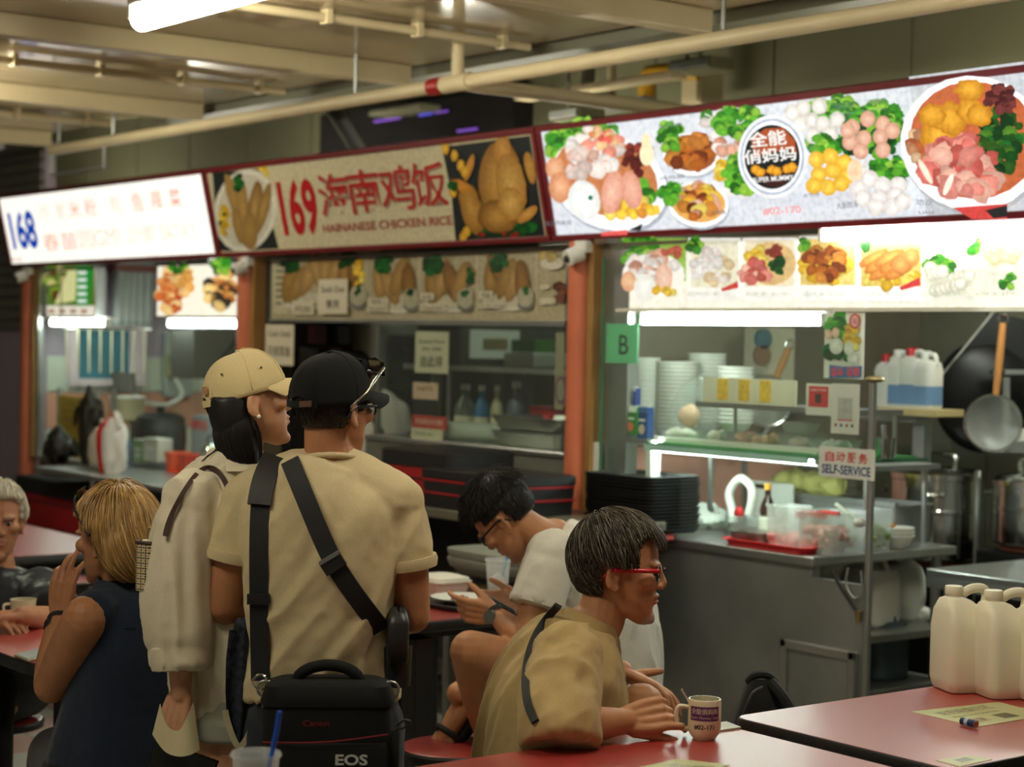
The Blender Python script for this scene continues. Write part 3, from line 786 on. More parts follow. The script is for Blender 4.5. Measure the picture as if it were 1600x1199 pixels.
# 168 right: prawn noodles
t, p = menu_box(244, 404, 374, 494, VM, 'menu_board', 'lit menu picturing noodle dishes above the second stall lamp')
p.rect(0, 0, p.W, p.H, C(240, 235, 215))
p.pile(268, 455, 20, 32, [C(215, 110, 50), C(230, 150, 80), C(240, 200, 130), C(200, 80, 40)], 50, 6, 12, seed=61)
p.pile(282, 418, 14, 10, GREEN, 16, 4, 8, seed=62)
p.pile(290, 440, 10, 20, [C(235, 190, 120), C(225, 160, 80)], 14, 5, 10, seed=63)
p.pile(346, 450, 22, 30, [C(230, 170, 90), C(240, 205, 130), C(190, 120, 60), C(60, 50, 40)], 44, 6, 11, seed=64)
p.pile(352, 415, 16, 10, GREEN, 18, 4, 8, seed=65)
p.done('printed_face', print_mat('print_menu_168', emit=1.05, diffuse=.4), t)
# 169 long unlit menu
t, p = menu_box(422, 392, 884, 499, VM, 'menu_board', 'long unlit menu strip of chicken dishes under the 169 sign')
p.rect(0, 0, p.W, p.H, C(168, 158, 128))
for k in range(6):
 x = (455, 572, 655, 745, 838, 884)[k]
 if k < 5: p.rpx(x - 1, 396, x + 1, 488, C(190, 182, 150))
p.rpx(427, 404, 450, 490, C(188, 182, 150))
for k in range(7): p.rpx(431, 412 + k * 10, 446, 416 + k * 10, C(110, 105, 85))
def chicken(cx, cy, n, seed, herbx):
 p.blob(cx, cy + 36, 40, 14, C(205, 200, 180)); p.blob(cx, cy + 33, 36, 11, C(190, 184, 160))
 rnd = random.Random(seed)
 for i in range(n):
  x = cx + (i - n / 2) * 60 / n + 5; y = cy + rnd.uniform(-10, 8)
  c = random.choice(CH); p.blob(x, y, 12, 34, tuple(v * .5 for v in c), tuple(min(1, v * .95) for v in c), .06, 18, rnd.uniform(-.5, .5), rnd)
 p.pile(herbx, cy - 26, 12, 14, HERB, 18, 4, 8, seed=seed)
def sidecup(x, y):
 p.blob(x, y + 12, 12, 10, C(110, 112, 105)); p.blob(x, y, 13, 16, C(170, 165, 140)); p.pile(x, y - 8, 4, 6, HERB, 5, 3, 5, seed=int(x))
chicken(478, 435, 4, 70, 455); chicken(535, 430, 4, 71, 542); p.pile(562, 430, 6, 24, YEL, 8, 4, 7, seed=72)
chicken(620, 440, 4, 73, 600); chicken(702, 440, 4, 74, 678); chicken(795, 436, 5, 75, 782)
p.pile(738, 430, 4, 12, YEL + HERB, 8, 4, 7, seed=76)
for (x, y) in ((562, 462), (645, 466), (730, 466), (824, 464)): sidecup(x, y)
p.blob(866, 412, 18, 10, C(205, 200, 180)); p.pile(862, 400, 12, 6, [C(190, 165, 100)], 6, 5, 8, seed=77)
p.pile(878, 458, 8, 14, [C(90, 50, 35), C(120, 70, 50)], 12, 5, 8, seed=78)
for (x0, y0, x1, y1) in ((460, 470, 494, 492), (578, 466, 610, 488), (660, 458, 682, 470), (752, 455, 774, 468), (848, 445, 862, 452), (848, 466, 872, 476), (660, 474, 700, 486), (752, 474, 790, 482)):
 p.rpx(x0, y0, x1, y1, C(200, 194, 168))
for (tx, x0, y0, x1, y1) in (('烧鸡', 584, 476, 600, 468), ('Roasted', 582, 485, 606, 479), ('白鸡', 664, 468, 678, 461), ('Steamed', 664, 484, 694, 477), ('鸡翅', 756, 466, 770, 458), ('Chicken Wing', 754, 481, 788, 475), ('鸡饭', 464, 488, 490, 478)):
 p.text(tx, x0, y0, x1, y1, C(80, 76, 64), .0)
p.done('printed_face', print_mat('print_unlit'), t)
# paper notes taped to it
def note(x0, y0, x1, y1, v, lines, label, col=C(205, 196, 170), name='paper_notice', cat='notice', inks=C(60, 58, 50), mm=None):
 a = PV(x0, y1, v); b = PV(x1, y0, v); zt = PV(x0, y0, v).z
 o = thing(name, (a.x, v, a.z), label, cat, 'taped notices')
 build('sheet', B((a.x, v, a.z), (b.x, v + .003, zt)), mat('paper_%02x%02x%02x' % tuple(int(c * 255) for c in col), col, rough=.7, var=.03), o)
 p = Print((a.x, v - .0006, a.z), (1, 0, 0), (0, 0, 1), (0, -1, 0))
 w, h = b.x - a.x, zt - a.z
 for (tx, fx0, fy0, fx1, fy1, ink) in lines:
  p.textm(tx, fx0 * w, fy0 * h, (fx1 - fx0) * w, (fy1 - fy0) * h, ink or inks, .01)
 if lines: p.done('lettering', mm or print_mat('print_unlit'), o)
 return o, p, w, h
note(497, 437, 543, 491, VM - .02, [('Sold Out', .1, .62, .9, .80, None), ('售完', .28, .16, .74, .42, None)], 'white Sold Out note taped over the chicken menu')
note(414, 507, 459, 570, 4.93, [('Cash Only', .1, .66, .9, .84, None), ('只收现金', .1, .22, .9, .48, None)], 'white cash notice hanging left of the chicken stall window')
note(648, 518, 701, 582, 4.93, [('Queue from', .1, .70, .9, .82, None), ('this side', .2, .54, .8, .64, None), ('由此排', .18, .14, .84, .42, None)], 'white notice taped on the chicken stall glass over the red one')
note(645, 597, 684, 623, 4.93, [('NETS', .2, .5, .8, .75, C(150, 40, 40))], 'cream and red card taped under the queue notice', col=C(214, 180, 158))
note(646, 623, 684, 648, 4.93, [], 'plain black card in the column of taped notices', col=C(18, 18, 18))
note(644, 648, 698, 668, 4.93, [('扫码付款', .1, .3, .9, .75, C(230, 200, 180))], 'red strip in the column of taped notices', col=C(190, 62, 52))
note(642, 668, 692, 694, 4.93, [('Thank you', .1, .55, .7, .78, None), ('please pay here', .1, .2, .7, .38, None)], 'lowest white card in the column of taped notices')
# 170 long lit menu
t, p = menu_box(966, 358, 1700, 482, VM, 'menu_board', 'long glowing menu strip of dish photographs over the right stall window', frame=mat('pale_menu_frame', srgb(215, 212, 195), rough=.4))
p.rect(0, 0, p.W, p.H, C(250, 248, 232))
def pic(x0, y0, x1, y1, c): p.rpx(x0, y0, x1, y1, c)
p.rpx(972, 372, 1072, 440, C(150, 190, 80)); p.pile(1000, 396, 30, 24, GREEN, 90, 6, 11, seed=80)
p.blob(1022, 430, 50, 34, C(252, 250, 240)); p.pile(1020, 420, 36, 22, FISH + MEATB, 30, 7, 13, seed=81)
p.pile(1055, 395, 14, 8, [C(190, 90, 70)], 6, 6, 9, seed=82)
p.blob(985, 440, 12, 16, C(225, 165, 125), C(245, 205, 165)); p.blob(1010, 450, 17, 22, C(235, 235, 225), C(255, 255, 250)); p.blob(1040, 435, 14, 22, C(230, 185, 160), C(245, 210, 190))
p.pile(1042, 455, 16, 5, YEL, 8, 5, 8, seed=83)
pic(1078, 372, 1160, 470, C(255, 254, 246)); pic(1082, 376, 1156, 450, C(236, 232, 206))
p.pile(1090, 385, 10, 10, GREEN, 8, 5, 9, seed=84); p.pile(1115, 418, 30, 26, FISH + [C(240, 215, 170)], 34, 6, 11, seed=85); p.qpx([(1130, 452), (1156, 440), (1158, 450), (1132, 456)], C(205, 70, 60))
pic(1164, 372, 1248, 470, C(255, 254, 246)); pic(1168, 376, 1244, 448, C(244, 232, 200)); p.blob(1208, 412, 40, 34, C(225, 190, 130))
p.pile(1185, 400, 14, 14, YEL, 14, 6, 10, seed=86); p.pile(1215, 395, 12, 9, [C(150, 60, 50)], 12, 4, 7, seed=87); p.pile(1218, 415, 10, 14, HERB, 14, 5, 8, seed=88); p.pile(1185, 425, 22, 16, PORK, 22, 6, 10, seed=89)
pic(1254, 370, 1345, 470, C(255, 254, 246)); pic(1256, 374, 1342, 446, C(232, 205, 120))
p.pile(1264, 385, 8, 10, GREEN, 8, 5, 8, seed=90); p.pile(1298, 420, 38, 22, YEL, 24, 7, 12, seed=91); p.pile(1296, 412, 30, 24, BROWN, 34, 7, 12, seed=92)
pic(1350, 372, 1448, 470, C(255, 254, 246)); pic(1352, 374, 1446, 448, C(236, 190, 110))
p.pile(1358, 385, 6, 10, GREEN, 6, 5, 8, seed=93); p.pile(1400, 436, 42, 12, YEL, 22, 7, 11, seed=94)
for k in range(7): p.blob(1372 + k * 8, 404 + (k % 3) * 10, 26, 9, C(185, 105, 40), C(232, 165, 85), .06, rot=.5)
p.blob(1415, 415, 15, 15, C(190, 110, 50), C(230, 165, 95)); p.blob(1432, 402, 12, 14, C(195, 120, 60), C(230, 165, 95)); p.qpx([(1412, 450), (1444, 434), (1446, 446), (1416, 454)], C(205, 60, 60))
p.rpx(1454, 396, 1530, 462, C(236, 238, 214)); p.pile(1478, 416, 24, 14, GREEN, 40, 5, 8, seed=95); p.rpx(1532, 366, 1600, 425, C(238, 232, 200))
for k in range(14): p.blob(1462 + (k * 37) % 66, 420 + (k * 17) % 36, 11, 11, C(196, 190, 168), C(250, 248, 236), .03)
p.pile(1535, 385, 14, 10, GREEN, 12, 5, 8, seed=96)
for k in range(14): p.blob(1550 + (k * 29) % 52, 372 + (k * 13) % 34, 10, 10, C(206, 176, 130), C(244, 226, 190), .03)
p.pile(1585, 440, 12, 10, GREEN, 10, 5, 8, seed=97)
for k in range(6): p.text('招牌面  $5.00', 1084 + k * 90, 464, 1150 + k * 90, 456, C(190, 195, 180), .0)
p.done('printed_face', print_mat('print_menu_bright', emit=.8, diffuse=.4), t)
# ================================================================== lamps inside the stalls
def stall_lamp(x0, y0, x1, y1, v, label, r=.016):
 a = PV(x0, y0, v); b = PV(x1, y1, v); z = (a.z + b.z) / 2
 t = thing('fluorescent_tube', (a.x, v, z), label, 'lamp', 'stall fluorescent tubes')
 build('tube', MB().tube([(a.x, v, z), (b.x, v, z)], r, 14), M_tube, t, smooth=SM)
 build('batten', B((a.x - .02, v + .012, z + .012), (b.x + .02, v + .05, z + .04)), M_white_p, t, bevel=.004)
 for e in (a.x - .015, b.x): build('end_cap', B((e, v - .016, z - .018), (e + .015, v + .03, z + .03)), M_white_p, t, bevel=.002)
 return t
stall_lamp(82, 505, 166, 505, 4.96, 'glowing tube lamp under the small satay menu')
stall_lamp(266, 507, 372, 507, 4.96, 'glowing tube lamp under the noodle menu')
stall_lamp(1006, 501, 1286, 502, 4.99, 'long glowing tube lamp across the top of the right stall window')
stall_lamp(1016, 697, 1275, 719, 4.97, 'glowing tube lamp beneath the glass shelf of the right stall', r=.02)
stall_lamp(1288, 366, 1720, 355, 4.86, 'glowing tube lamp lighting the long menu strip from above', r=.014)
stall_lamp(422, 503, 560, 503, 5.6, 'tube lamp set back under the chicken stall menu')
# ================================================================== small shape helpers
def rbox(x0, y0, x1, y1, v, dep):
 """box whose front face covers a pixel rectangle on the plane Y=v"""
 a = PV(x0, y1, v); b = PV(x1, y0, v); zt = PV((x0 + x1) / 2, y0, v).z; zb = PV((x0 + x1) / 2, y1, v).z
 return MB().box((a.x, v, zb), (b.x, v + dep, zt)), Vector(((a.x + b.x) / 2, v + dep / 2, zb)), b.x - a.x, zt - zb
def open_tub(w, d, h, t=.006, taper=.85, c=(0, 0, 0), n=1):
 """open rectangular tub, inner and outer walls"""
 c = Vector(c); m = MB()
 def ring(s, z, inset):
  x = w / 2 * s - inset; y = d / 2 * s - inset; r = min(x, y) * .3; out = []
  for (qx, qy, a0) in ((x - r, y - r, 0), (-(x - r), y - r, 90), (-(x - r), -(y - r), 180), (x - r, -(y - r), 270)):
   for k in range(5):
    an = math.radians(a0 + k * 22.5); out.append(c + Vector((qx + r * math.cos(an), qy + r * math.sin(an), z)))
  return out
 m.loft([ring(taper, 0, 0), ring(1, h, 0), ring(1.05, h, 0), ring(1.05, h + t, 0), ring(1, h + t, t), ring(taper, t, t)])
 return m
def rrect(w, d, z, c, r, k=5):
 out = []
 for (qx, qy, a0) in ((w / 2 - r, d / 2 - r, 0), (-(w / 2 - r), d / 2 - r, 90), (-(w / 2 - r), -(d / 2 - r), 180), (w / 2 - r, -(d / 2 - r), 270)):
  for i in range(k):
   an = math.radians(a0 + i * 90 / (k - 1)); out.append(Vector(c) + Vector((qx + r * math.cos(an), qy + r * math.sin(an), z)))
 return out
def lump(c, r, seed=0, amp=.18, n=18, m=12, sc=7.0):
 """uneven rounded lump"""
 b = MB(); b.ell((0, 0, 0), (1, 1, 1), n=n, m=m); rnd = random.Random(seed); ph = [rnd.random() * 6 for _ in range(6)]
 out = []
 for p in b.v:
  p = Vector(p); k = 1 + amp * (math.sin(p.x * 3.1 + ph[0]) * math.sin(p.y * 2.7 + ph[1]) + .6 * math.sin(p.z * 5 + ph[2] + p.x * 4) * math.sin(p.y * 5.3 + ph[3]))
  out.append(Vector((p.x * r[0] * k, p.y * r[1] * k, p.z * r[2] * k)) + Vector(c))
 o = MB(); o.v = [tuple(p) for p in out]; o.f = b.f; return o
M_ceramic = mat('white_ceramic', srgb(228, 228, 218), rough=.25, var=.03)
M_plasticw = mat('milky_plastic', srgb(215, 212, 200), rough=.35, var=.05, sss=.0, trans=.0)
M_clear = glass('clear_plastic', (.95, .97, .97), .05, .94)
M_clearw = glass('cloudy_plastic', (.95, .97, .96), .2, .74)
# ================================================================== right stall (170)
# counter: worktop, front panel, side panel, shelf and legs
CU, CV0, CV1 = -4.547, 4.92, 5.70
ct = thing('steel_counter', (-5.1, 5.3, 0), 'stainless steel counter of the right stall with scuffed front panel', 'counter')
build('worktop', B((-5.83, CV0 - .02, .87), (CU, CV1, .905)), M_steel, ct, bevel=.006)
build('front_panel', B((-5.80, CV0, .12), (CU - .02, CV0 + .02, .87)), M_steel_d, ct)
pm = CV0 + .03
PUX = PV(1357, 900, CV0).x
build('end_panel', B((CU - .02, CV0, .12), (PUX - .02, CV0 + .018, .83)), M_steel_d, ct)
a = PV(1226, 1000, CV0);
for (n_, p0, p1) in (('access_panel', (a.x, CV0 - .012, .13), (PUX - .035, CV0, PV(1240, 1000, CV0).z)),):
 d_ = build(n_, B(p0, p1), M_steel_d, ct, bevel=.006)
 for (x0, x1, z0, z1) in ((p0[0], p1[0], p1[2] - .03, p1[2]), (p0[0], p0[0] + .03, .13, p1[2]), (p1[0] - .03, p1[0], .13, p1[2])):
  build('panel_rim', B((x0, CV0 - .026, z0), (x1, CV0 - .012, z1)), M_steel, d_, bevel=.004)
build('lower_shelf', B((-5.75, pm, .36), (CU - .01, CV1, .39)), M_steel_d, ct, bevel=.004)
zs = PU(1420, 988, CU).z
build('upper_shelf', B((-5.75, pm, zs - .03), (CU - .005, CV1, zs)), M_steel, ct, bevel=.004)
for (x, y) in ((CU - .05, CV1 - .06), (-5.7, CV1 - .06), (CU - .05, CV0 + .05)):
 build('leg', MB().tube([(x, y, 0), (x, y, .87)], .02, 10), M_steel, ct, smooth=SM)
build('plinth', B((-5.78, CV0 + .06, 0), (CU - .05, CV0 + .1, .12)), M_blackmat, ct)
# hanging hose with tap on the side panel
hz = thing('gas_hose', PV(1340, 965, CV0), 'thin hose with brass tap hanging on the counter side panel', 'hose')
e = CV0 - .015
build('hose', MB().tube(crom([PV(1300, 893, e), PV(1318, 925, e), PV(1338, 955, e), PV(1342, 960, e)], 6), .006, 8), M_blackmat, hz, smooth=SM)
build('loop', MB().tube(crom([PV(1325, 888, e), PV(1322, 915, e), PV(1335, 935, e), PV(1347, 925, e), PV(1345, 892, e)], 6), .004, 8), M_steel_d, hz, smooth=SM)
build('tap', MB().tube([PV(1341, 955, e), PV(1341, 972, e)], [.014, .008], 10), mat('brass', (.45, .33, .15), rough=.4, metal=1), hz, smooth=SM)
# steel post carrying glass, at the counter's corner
ps = thing('steel_upright', (PUX, CV0, 0), 'slim steel post rising from the right stall counter', 'post')
build('shaft', B((PUX - .012, CV0 - .01, 0.0), (PUX + .010, CV0 + .012, PV(1365, 593, CV0).z)), M_steel, ps, bevel=.004)
build('cap', MB().ell((PUX, CV0 + .007, PV(1365, 593, CV0).z), (.035, .035, .012)), mat('bronze', (.3, .22, .1), rough=.4, metal=.8), ps, smooth=SM)
# front glass with frame
wn = struct('window_1', B((-5.76, 4.905, .95), (-4.36, 4.911, 1.77)), M_glass)
build('window_frame', B((-5.80, 4.90, .905), (-5.765, 4.925, 2.05)), M_steel, wn)
build('window_frame', B((-5.765, 4.9, .905), (-5.735, 4.92, 1.25)), M_white_p, wn)
build('window_edge', B((-5.735, 4.903, .95), (-5.728, 4.913, 2.0)), M_glass_edge, wn)
# steel jamb between orange column and window
struct('trim_21', B((-5.80, 4.93, 1.05), (-5.60, 4.99, 2.06)), M_steel)
# glass display shelf with green liner
zs2 = PV(1150, 703, 4.93).z
sh = thing('display_shelf', (-5.1, 5.0, zs2), 'glass display shelf with green liner across the right stall window', 'shelf')
u0 = PV(1012, 690, 4.93).x
build('shelf_plate', B((u0, 4.92, zs2 - .012), (-4.35, 5.28, zs2)), M_glass_edge, sh)
build('liner', B((u0 + .03, 4.95, zs2), (-4.4, 5.27, zs2 + .004)), mat('green_mat', srgb(50, 140, 60), rough=.7, var=.15, scale=40), sh)
build('front_rail', B((u0, 4.91, zs2 - .03), (-4.6, 4.925, zs2 - .008)), mat('pale_aqua', srgb(170, 205, 195), rough=.3), sh)
for x in (u0 + .02, -4.62): build('bracket', MB().tube([(x, 5.26, .9), (x, 5.26, zs2 - .01)], .012, 8), M_steel, sh)
build('end_support', B((u0 - .03, 4.95, .9), (u0, 5.0, zs2)), M_white_p, sh)
# upper shelf with price strip
zu = PV(1170, 632, 4.97).z
us = thing('price_shelf', (-5.0, 5.1, zu), 'narrow shelf with cream strip and three yellow price labels', 'shelf')
a = PV(1100, 632, 4.97); b = PV(1246, 632, 4.97); zt = PV(1170, 592, 4.97).z
build('shelf_plate', B((a.x - .05, 4.97, zu - .02), (b.x + .3, 5.2, zu)), M_steel, us)
build('price_strip', B((a.x, 4.962, zu), (b.x, 4.968, zt)), mat('cream_strip', srgb(225, 220, 195), rough=.5), us)
for (x0, x1) in ((1121, 1137), (1154, 1171), (1187, 1204)):
 q0, q1 = PV(x0, 628, 4.96), PV(x1, 594, 4.96)
 build('price_label', B((q0.x, 4.958, zu + .012), (q1.x, 4.962, zt - .004)), mat('yellow_label', srgb(235, 190, 60), rough=.5, var=.2, scale=60), us)
for x in (a.x - .04, b.x + .28): build('bracket', MB().tube([(x, 5.18, zs2), (x, 5.18, zu - .01)], .008, 8), M_steel, us)
# stacked white bowls, each its own
bowl_me = MB().lathe([(.03, 0), (.034, .004), (.05, .022), (.066, .045), (.07, .052), (.066, .052), (.046, .024), (.03, .008), (.0, .008)], n=22).mesh('bowl')
bowl_me.materials.append(M_ceramic); bowl_me.polygons.foreach_set('use_smooth', [True] * len(bowl_me.polygons))
cup_me = MB().lathe([(.042, 0), (.052, .04), (.06, .085), (.062, .09), (.058, .09), (.05, .045), (.04, .006), (0, .006)], n=22).mesh('cup')
cup_me.materials.append(M_ceramic); cup_me.polygons.foreach_set('use_smooth', [True] * len(cup_me.polygons))
stacks = ((1010, 572, 5.2, 15, .021, cup_me, 'white bowl in the tall stack beside the drink cartons', 1.0),
   (1058, 557, 5.28, 17, .0165, bowl_me, 'white bowl in the ridged stack second from the left', 1.35),
   (1105, 547, 5.45, 18, .0165, bowl_me, 'white bowl in the highest stack of the right stall', 1.22),
   (1150, 570, 5.35, 14, .017, bowl_me, 'white bowl in the stack behind the yellow price labels', 1.1))
for (x, y, v, n_, dz, me, lab, sc) in stacks:
 top = PV(x, y, v)
 for k in range(n_):
  z = top.z - .055 * sc - k * dz
  if z < 1.22: break
  o = bpy.data.objects.new('bowl', me); COL.objects.link(o)
  o.location = (top.x, top.y, z); o.scale = (sc, sc, 1); o.rotation_euler = (0, 0, k * .7)
  tag(o, lab, 'bowl', 'stacked bowls of the right stall')
 lowz = top.z - .055 * sc - (k if z < 1.22 else n_ - 1) * dz
# back shelf carrying the bowls
struct_sh = thing('back_shelf', (-5.2, 5.4, 1.2), 'steel back shelf carrying the stacks of white bowls', 'shelf')
build('shelf_plate', B((-5.70, 5.29, 1.195), (-4.62, 5.68, 1.215)), M_steel_d, struct_sh)
for x in (-5.66, -4.68): build('post', MB().tube([(x, 5.66, .9), (x, 5.66, 1.195)], .012, 8), M_steel, struct_sh)
# food tubs on the glass shelf
foods = ((1063, 688, 5.06, .15, .05, C(225, 225, 205), 'clear tub of white fish balls at the left of the shelf'),
   (1120, 690, 5.06, .15, .05, C(230, 232, 210), 'clear tub of pale dumplings on the display shelf'),
   (1160, 692, 5.06, .13, .05, C(215, 165, 140), 'clear tub of pink sliced meat on the display shelf'),
   (1202, 694, 5.06, .13, .05, C(225, 180, 140), 'clear tub of prawns on the display shelf'),
   (1250, 693, 5.06, .14, .06, C(225, 205, 195), 'taller lidded tub with pale liquid on the display shelf'),
   (1305, 695, 5.06, .17, .05, C(215, 222, 205), 'clear tub of greens beside the post on the display shelf'))
for i, (x, y, v, w, h, c, lab) in enumerate(foods):
 q = PV(x, y, v)
 t = thing('food_tub', (q.x, v, zs2 + .005), lab, 'food tub', 'tubs on the display shelf')
 build('tub', open_tub(w, .13, h, .003, .85, (q.x, v, zs2 + .005)), M_clear, t, smooth=SM)
 mm = mat('food_%d' % i, c, rough=.5, var=.25, scale=30)
 for k in range(8):
  rnd = random.Random(i * 10 + k)
  build('food_piece', lump((q.x + rnd.uniform(-.3, .3) * w, v + rnd.uniform(-.035, .035), zs2 + .03 + rnd.uniform(0, .012)), (.022, .022, .018), k, n=10, m=7), mm, t, smooth=SM)
 if i == 4:
  build('lid', MB().lathe([(.055, 0), (.07, .03), (.072, .035), (.06, .04), (0, .042)], (q.x, v, zs2 + h + .012)), M_clearw, t, smooth=SM)
# drink cartons by the column
M_print = print_mat('print_carton', rough=.35)
def carton(x0, y0, x1, y1, v, dep, c1, c2, mark, label, name='drink_carton'):
 m, base, w, h = rbox(x0, y0, x1, y1, v, dep)
 t = thing(name, base, label, 'carton', 'drink cartons by the column')
 build('carton_body', m, mat('carton_%02x%02x%02x' % tuple(int(c * 255) for c in c1), c1, rough=.4, var=.03), t, bevel=.002)
 a_ = base - Vector((w / 2, dep / 2, 0))
 p = Print(a_ + Vector((0, -.0005, 0)), (1, 0, 0), (0, 0, 1), (0, -1, 0))
 p.rect(0, h * .82, w, h, c2); p.rect(w * .2, h * .55, w * .8, h * .62, (.9, .9, .9))
 p.poly([(w * .5 + w * .28 * math.cos(a), h * .3 + h * .16 * math.sin(a)) for a in [k * .5 for k in range(12)]], mark)
 p.done('printed_face', M_print, t)
 build('top_flap', B(a_ + Vector((.003, .004, h)), a_ + Vector((w - .003, dep - .004, h + .004))), M_white_p, t)
 return t
ccz = thing('carton_ledge', (-5.62, 4.98, 1.2), 'small steel ledge holding the drink cartons', 'ledge')
ledge_z = PV(985, 686, 4.94).z
build('ledge_plate', B((PV(952, 686, 4.94).x, 4.925, ledge_z - .012), (PV(1018, 686, 4.94).x, 5.06, ledge_z)), M_steel, ccz)
build('ledge_leg', MB().tube([(PV(985, 686, 4.94).x, 5.04, .9), (PV(985, 686, 4.94).x, 5.04, ledge_z - .01)], .01, 8), M_steel, ccz)
carton(955, 634, 975, 686, 4.95, .03, C(40, 50, 110), C(120, 110, 160), C(215, 130, 110), 'blue drink carton with a red mark, leftmost by the column')
carton(975, 636, 995, 680, 4.94, .035, C(40, 130, 50), C(230, 240, 230), C(230, 120, 90), 'green drink carton between two blue ones')
carton(994, 636, 1012, 686, 4.95, .035, C(30, 70, 130), C(60, 110, 170), C(220, 200, 180), 'blue drink carton right of the green one')
carton(973, 606, 993, 634, 4.96, .03, C(30, 55, 120), C(220, 220, 220), C(200, 210, 230), 'dark blue carton stacked on top of the others')
# green notice with the letter B, self service sign, posters
note(946, 506, 997, 567, 4.918, [('B', .42, .22, .72, .72, C(40, 70, 50))], 'pale green notice with a black letter B on the right stall', col=C(110, 200, 150))
o, p, w, h = note(1279, 697, 1367, 744, 4.895, [], 'white self service sign with red characters on the right stall', col=C(205, 205, 195))
p.k = 2
for i, ch in enumerate('自动服务'): p.textm(ch, w * (.12 + .2 * i), h * .52, w * .16, h * .34, C(195, 60, 50), .02)
p.textm('SELF-SERVICE', w * .06, h * .12, w * .88, h * .30, C(40, 70, 120), .02)
p.done('lettering', print_mat('print_unlit'), o)
o, p, w, h = note(1287, 489, 1351, 591, 4.93, [], 'hanging poster of eggs and greens with red prices on blue', col=C(225, 225, 212), name='poster', cat='poster')
p.pile(1310, 508, 14, 16, GREEN[:3], 24, 6, 11, seed=200); p.pile(1312, 550, 20, 14, HERB, 24, 5, 10, seed=201)
p.pile(1334, 530, 10, 18, YEL + [C(215, 150, 50)], 14, 6, 10, seed=202)
for (x, y, rx, ry) in ((1296, 523, 6, 8), (1307, 520, 6, 8)): p.blob(x, y, rx, ry, C(220, 175, 150), C(235, 200, 175))
for (x, y, rx, ry) in ((1308, 541, 11, 13), (1328, 545, 8, 11), (1335, 560, 10, 10)): p.blob(x, y, rx, ry, C(200, 200, 190), C(240, 238, 225))
p.blob(1337, 502, 9, 12, C(195, 50, 55)); p.blob(1337, 502, 6, 9, C(225, 170, 165))
p.text('福', 1333, 507, 1341, 497, C(195, 50, 55), .0)
p.qpx([(1297, 591), (1347, 590), (1348, 572), (1320, 573), (1297, 570)], C(50, 110, 165))
for i, (ch) in enumerate(('$6', '$8')): p.text(ch, 1299 + i * 25, 589, 1320 + i * 25, 574, C(215, 70, 90), .03)
p.done('printed_face', print_mat('print_unlit'), o)
o, p, w, h = note(1259, 599, 1299, 648, 4.925, [], 'white card with a red square on the right stall glass', col=C(225, 222, 212))
p.rect(w * .1, h * .26, w * .9, h * .92, C(215, 60, 60)); p.rect(w * .36, h * .38, w * .62, h * .68, C(90, 60, 60)); p.textm('SCAN TO PAY', w * .18, h * .76, w * .64, h * .08, (.8, .7, .7), .01)
p.done('printed_face', print_mat('print_unlit'), o)
o, p, w, h = note(1298, 599, 1343, 677, 4.92, [], 'tall white payment card beside the card with a red square', col=C(222, 215, 208))
p.rect(w * .24, h * .26, w * .78, h * .29, C(205, 90, 110)); p.rect(w * .24, h * .30, w * .78, h * .72, C(190, 186, 182))
for k in range(4): p.rect(w * (.14 + .2 * k), h * .14, w * (.22 + .2 * k), h * .2, [C(170, 50, 60), C(60, 100, 170), C(190, 80, 50), C(60, 90, 80)][k])
p.done('printed_face', print_mat('print_unlit'), o)
# plastic bag of bread by the bowls, wall box with cable, hung strainer
t = thing('plastic_bag', PV(1085, 660, 5.12), 'clear plastic bag of pale buns leaning by the bowls', 'bag')
q = PV(1085, 655, 5.12); z_ = zs2 + .006
build('bag_film', lump((q.x, 5.13, z_ + .12), (.13, .06, .12), 4, .18), M_clear, t, smooth=SM)
build('bun', lump((q.x - .03, 5.12, z_ + .10), (.05, .035, .045), 5, .1), mat('bun', srgb(225, 185, 150), rough=.6), t, smooth=SM)
q0 = PU(1167, 625, POSTS[2] + .05); q1 = PU(1220, 512, POSTS[2] + .05)
t = thing('wall_water_heater', (q0.x, q0.y, q0.z), 'pale box with two round dials on the stall wall', 'heater')
y0, y1 = PU(1165, 570, q0.x).y, PU(1212, 570, q0.x).y
build('casing', B((POSTS[2] + .03, y0, q0.z + .08), (POSTS[2] + .17, y1, q1.z)), mat('beige_plastic', srgb(205, 198, 170), rough=.45), t, bevel=.012)
for (px, py, mm) in ((1192, 530, mat('teal_dial', srgb(60, 100, 110), rough=.4)), (1190, 555, mat('brown_dial', srgb(130, 100, 75), rough=.4))):
 q = PU(px, py, POSTS[2] + .175)
 build('dial', MB().tube([q - Vector((.01, 0, 0)), q + Vector((.012, 0, 0))], .045, 18), mm, t, smooth=SM)
build('cable', MB().tube(crom([(POSTS[2] + .1, (y0 + y1) / 2, q0.z + .09), (POSTS[2] + .09, (y0 + y1) / 2 + .05, q0.z - .05), (POSTS[2] + .05, (y0 + y1) / 2 + .02, 1.25)], 6), .008, 8), M_white_p, t, smooth=SM)
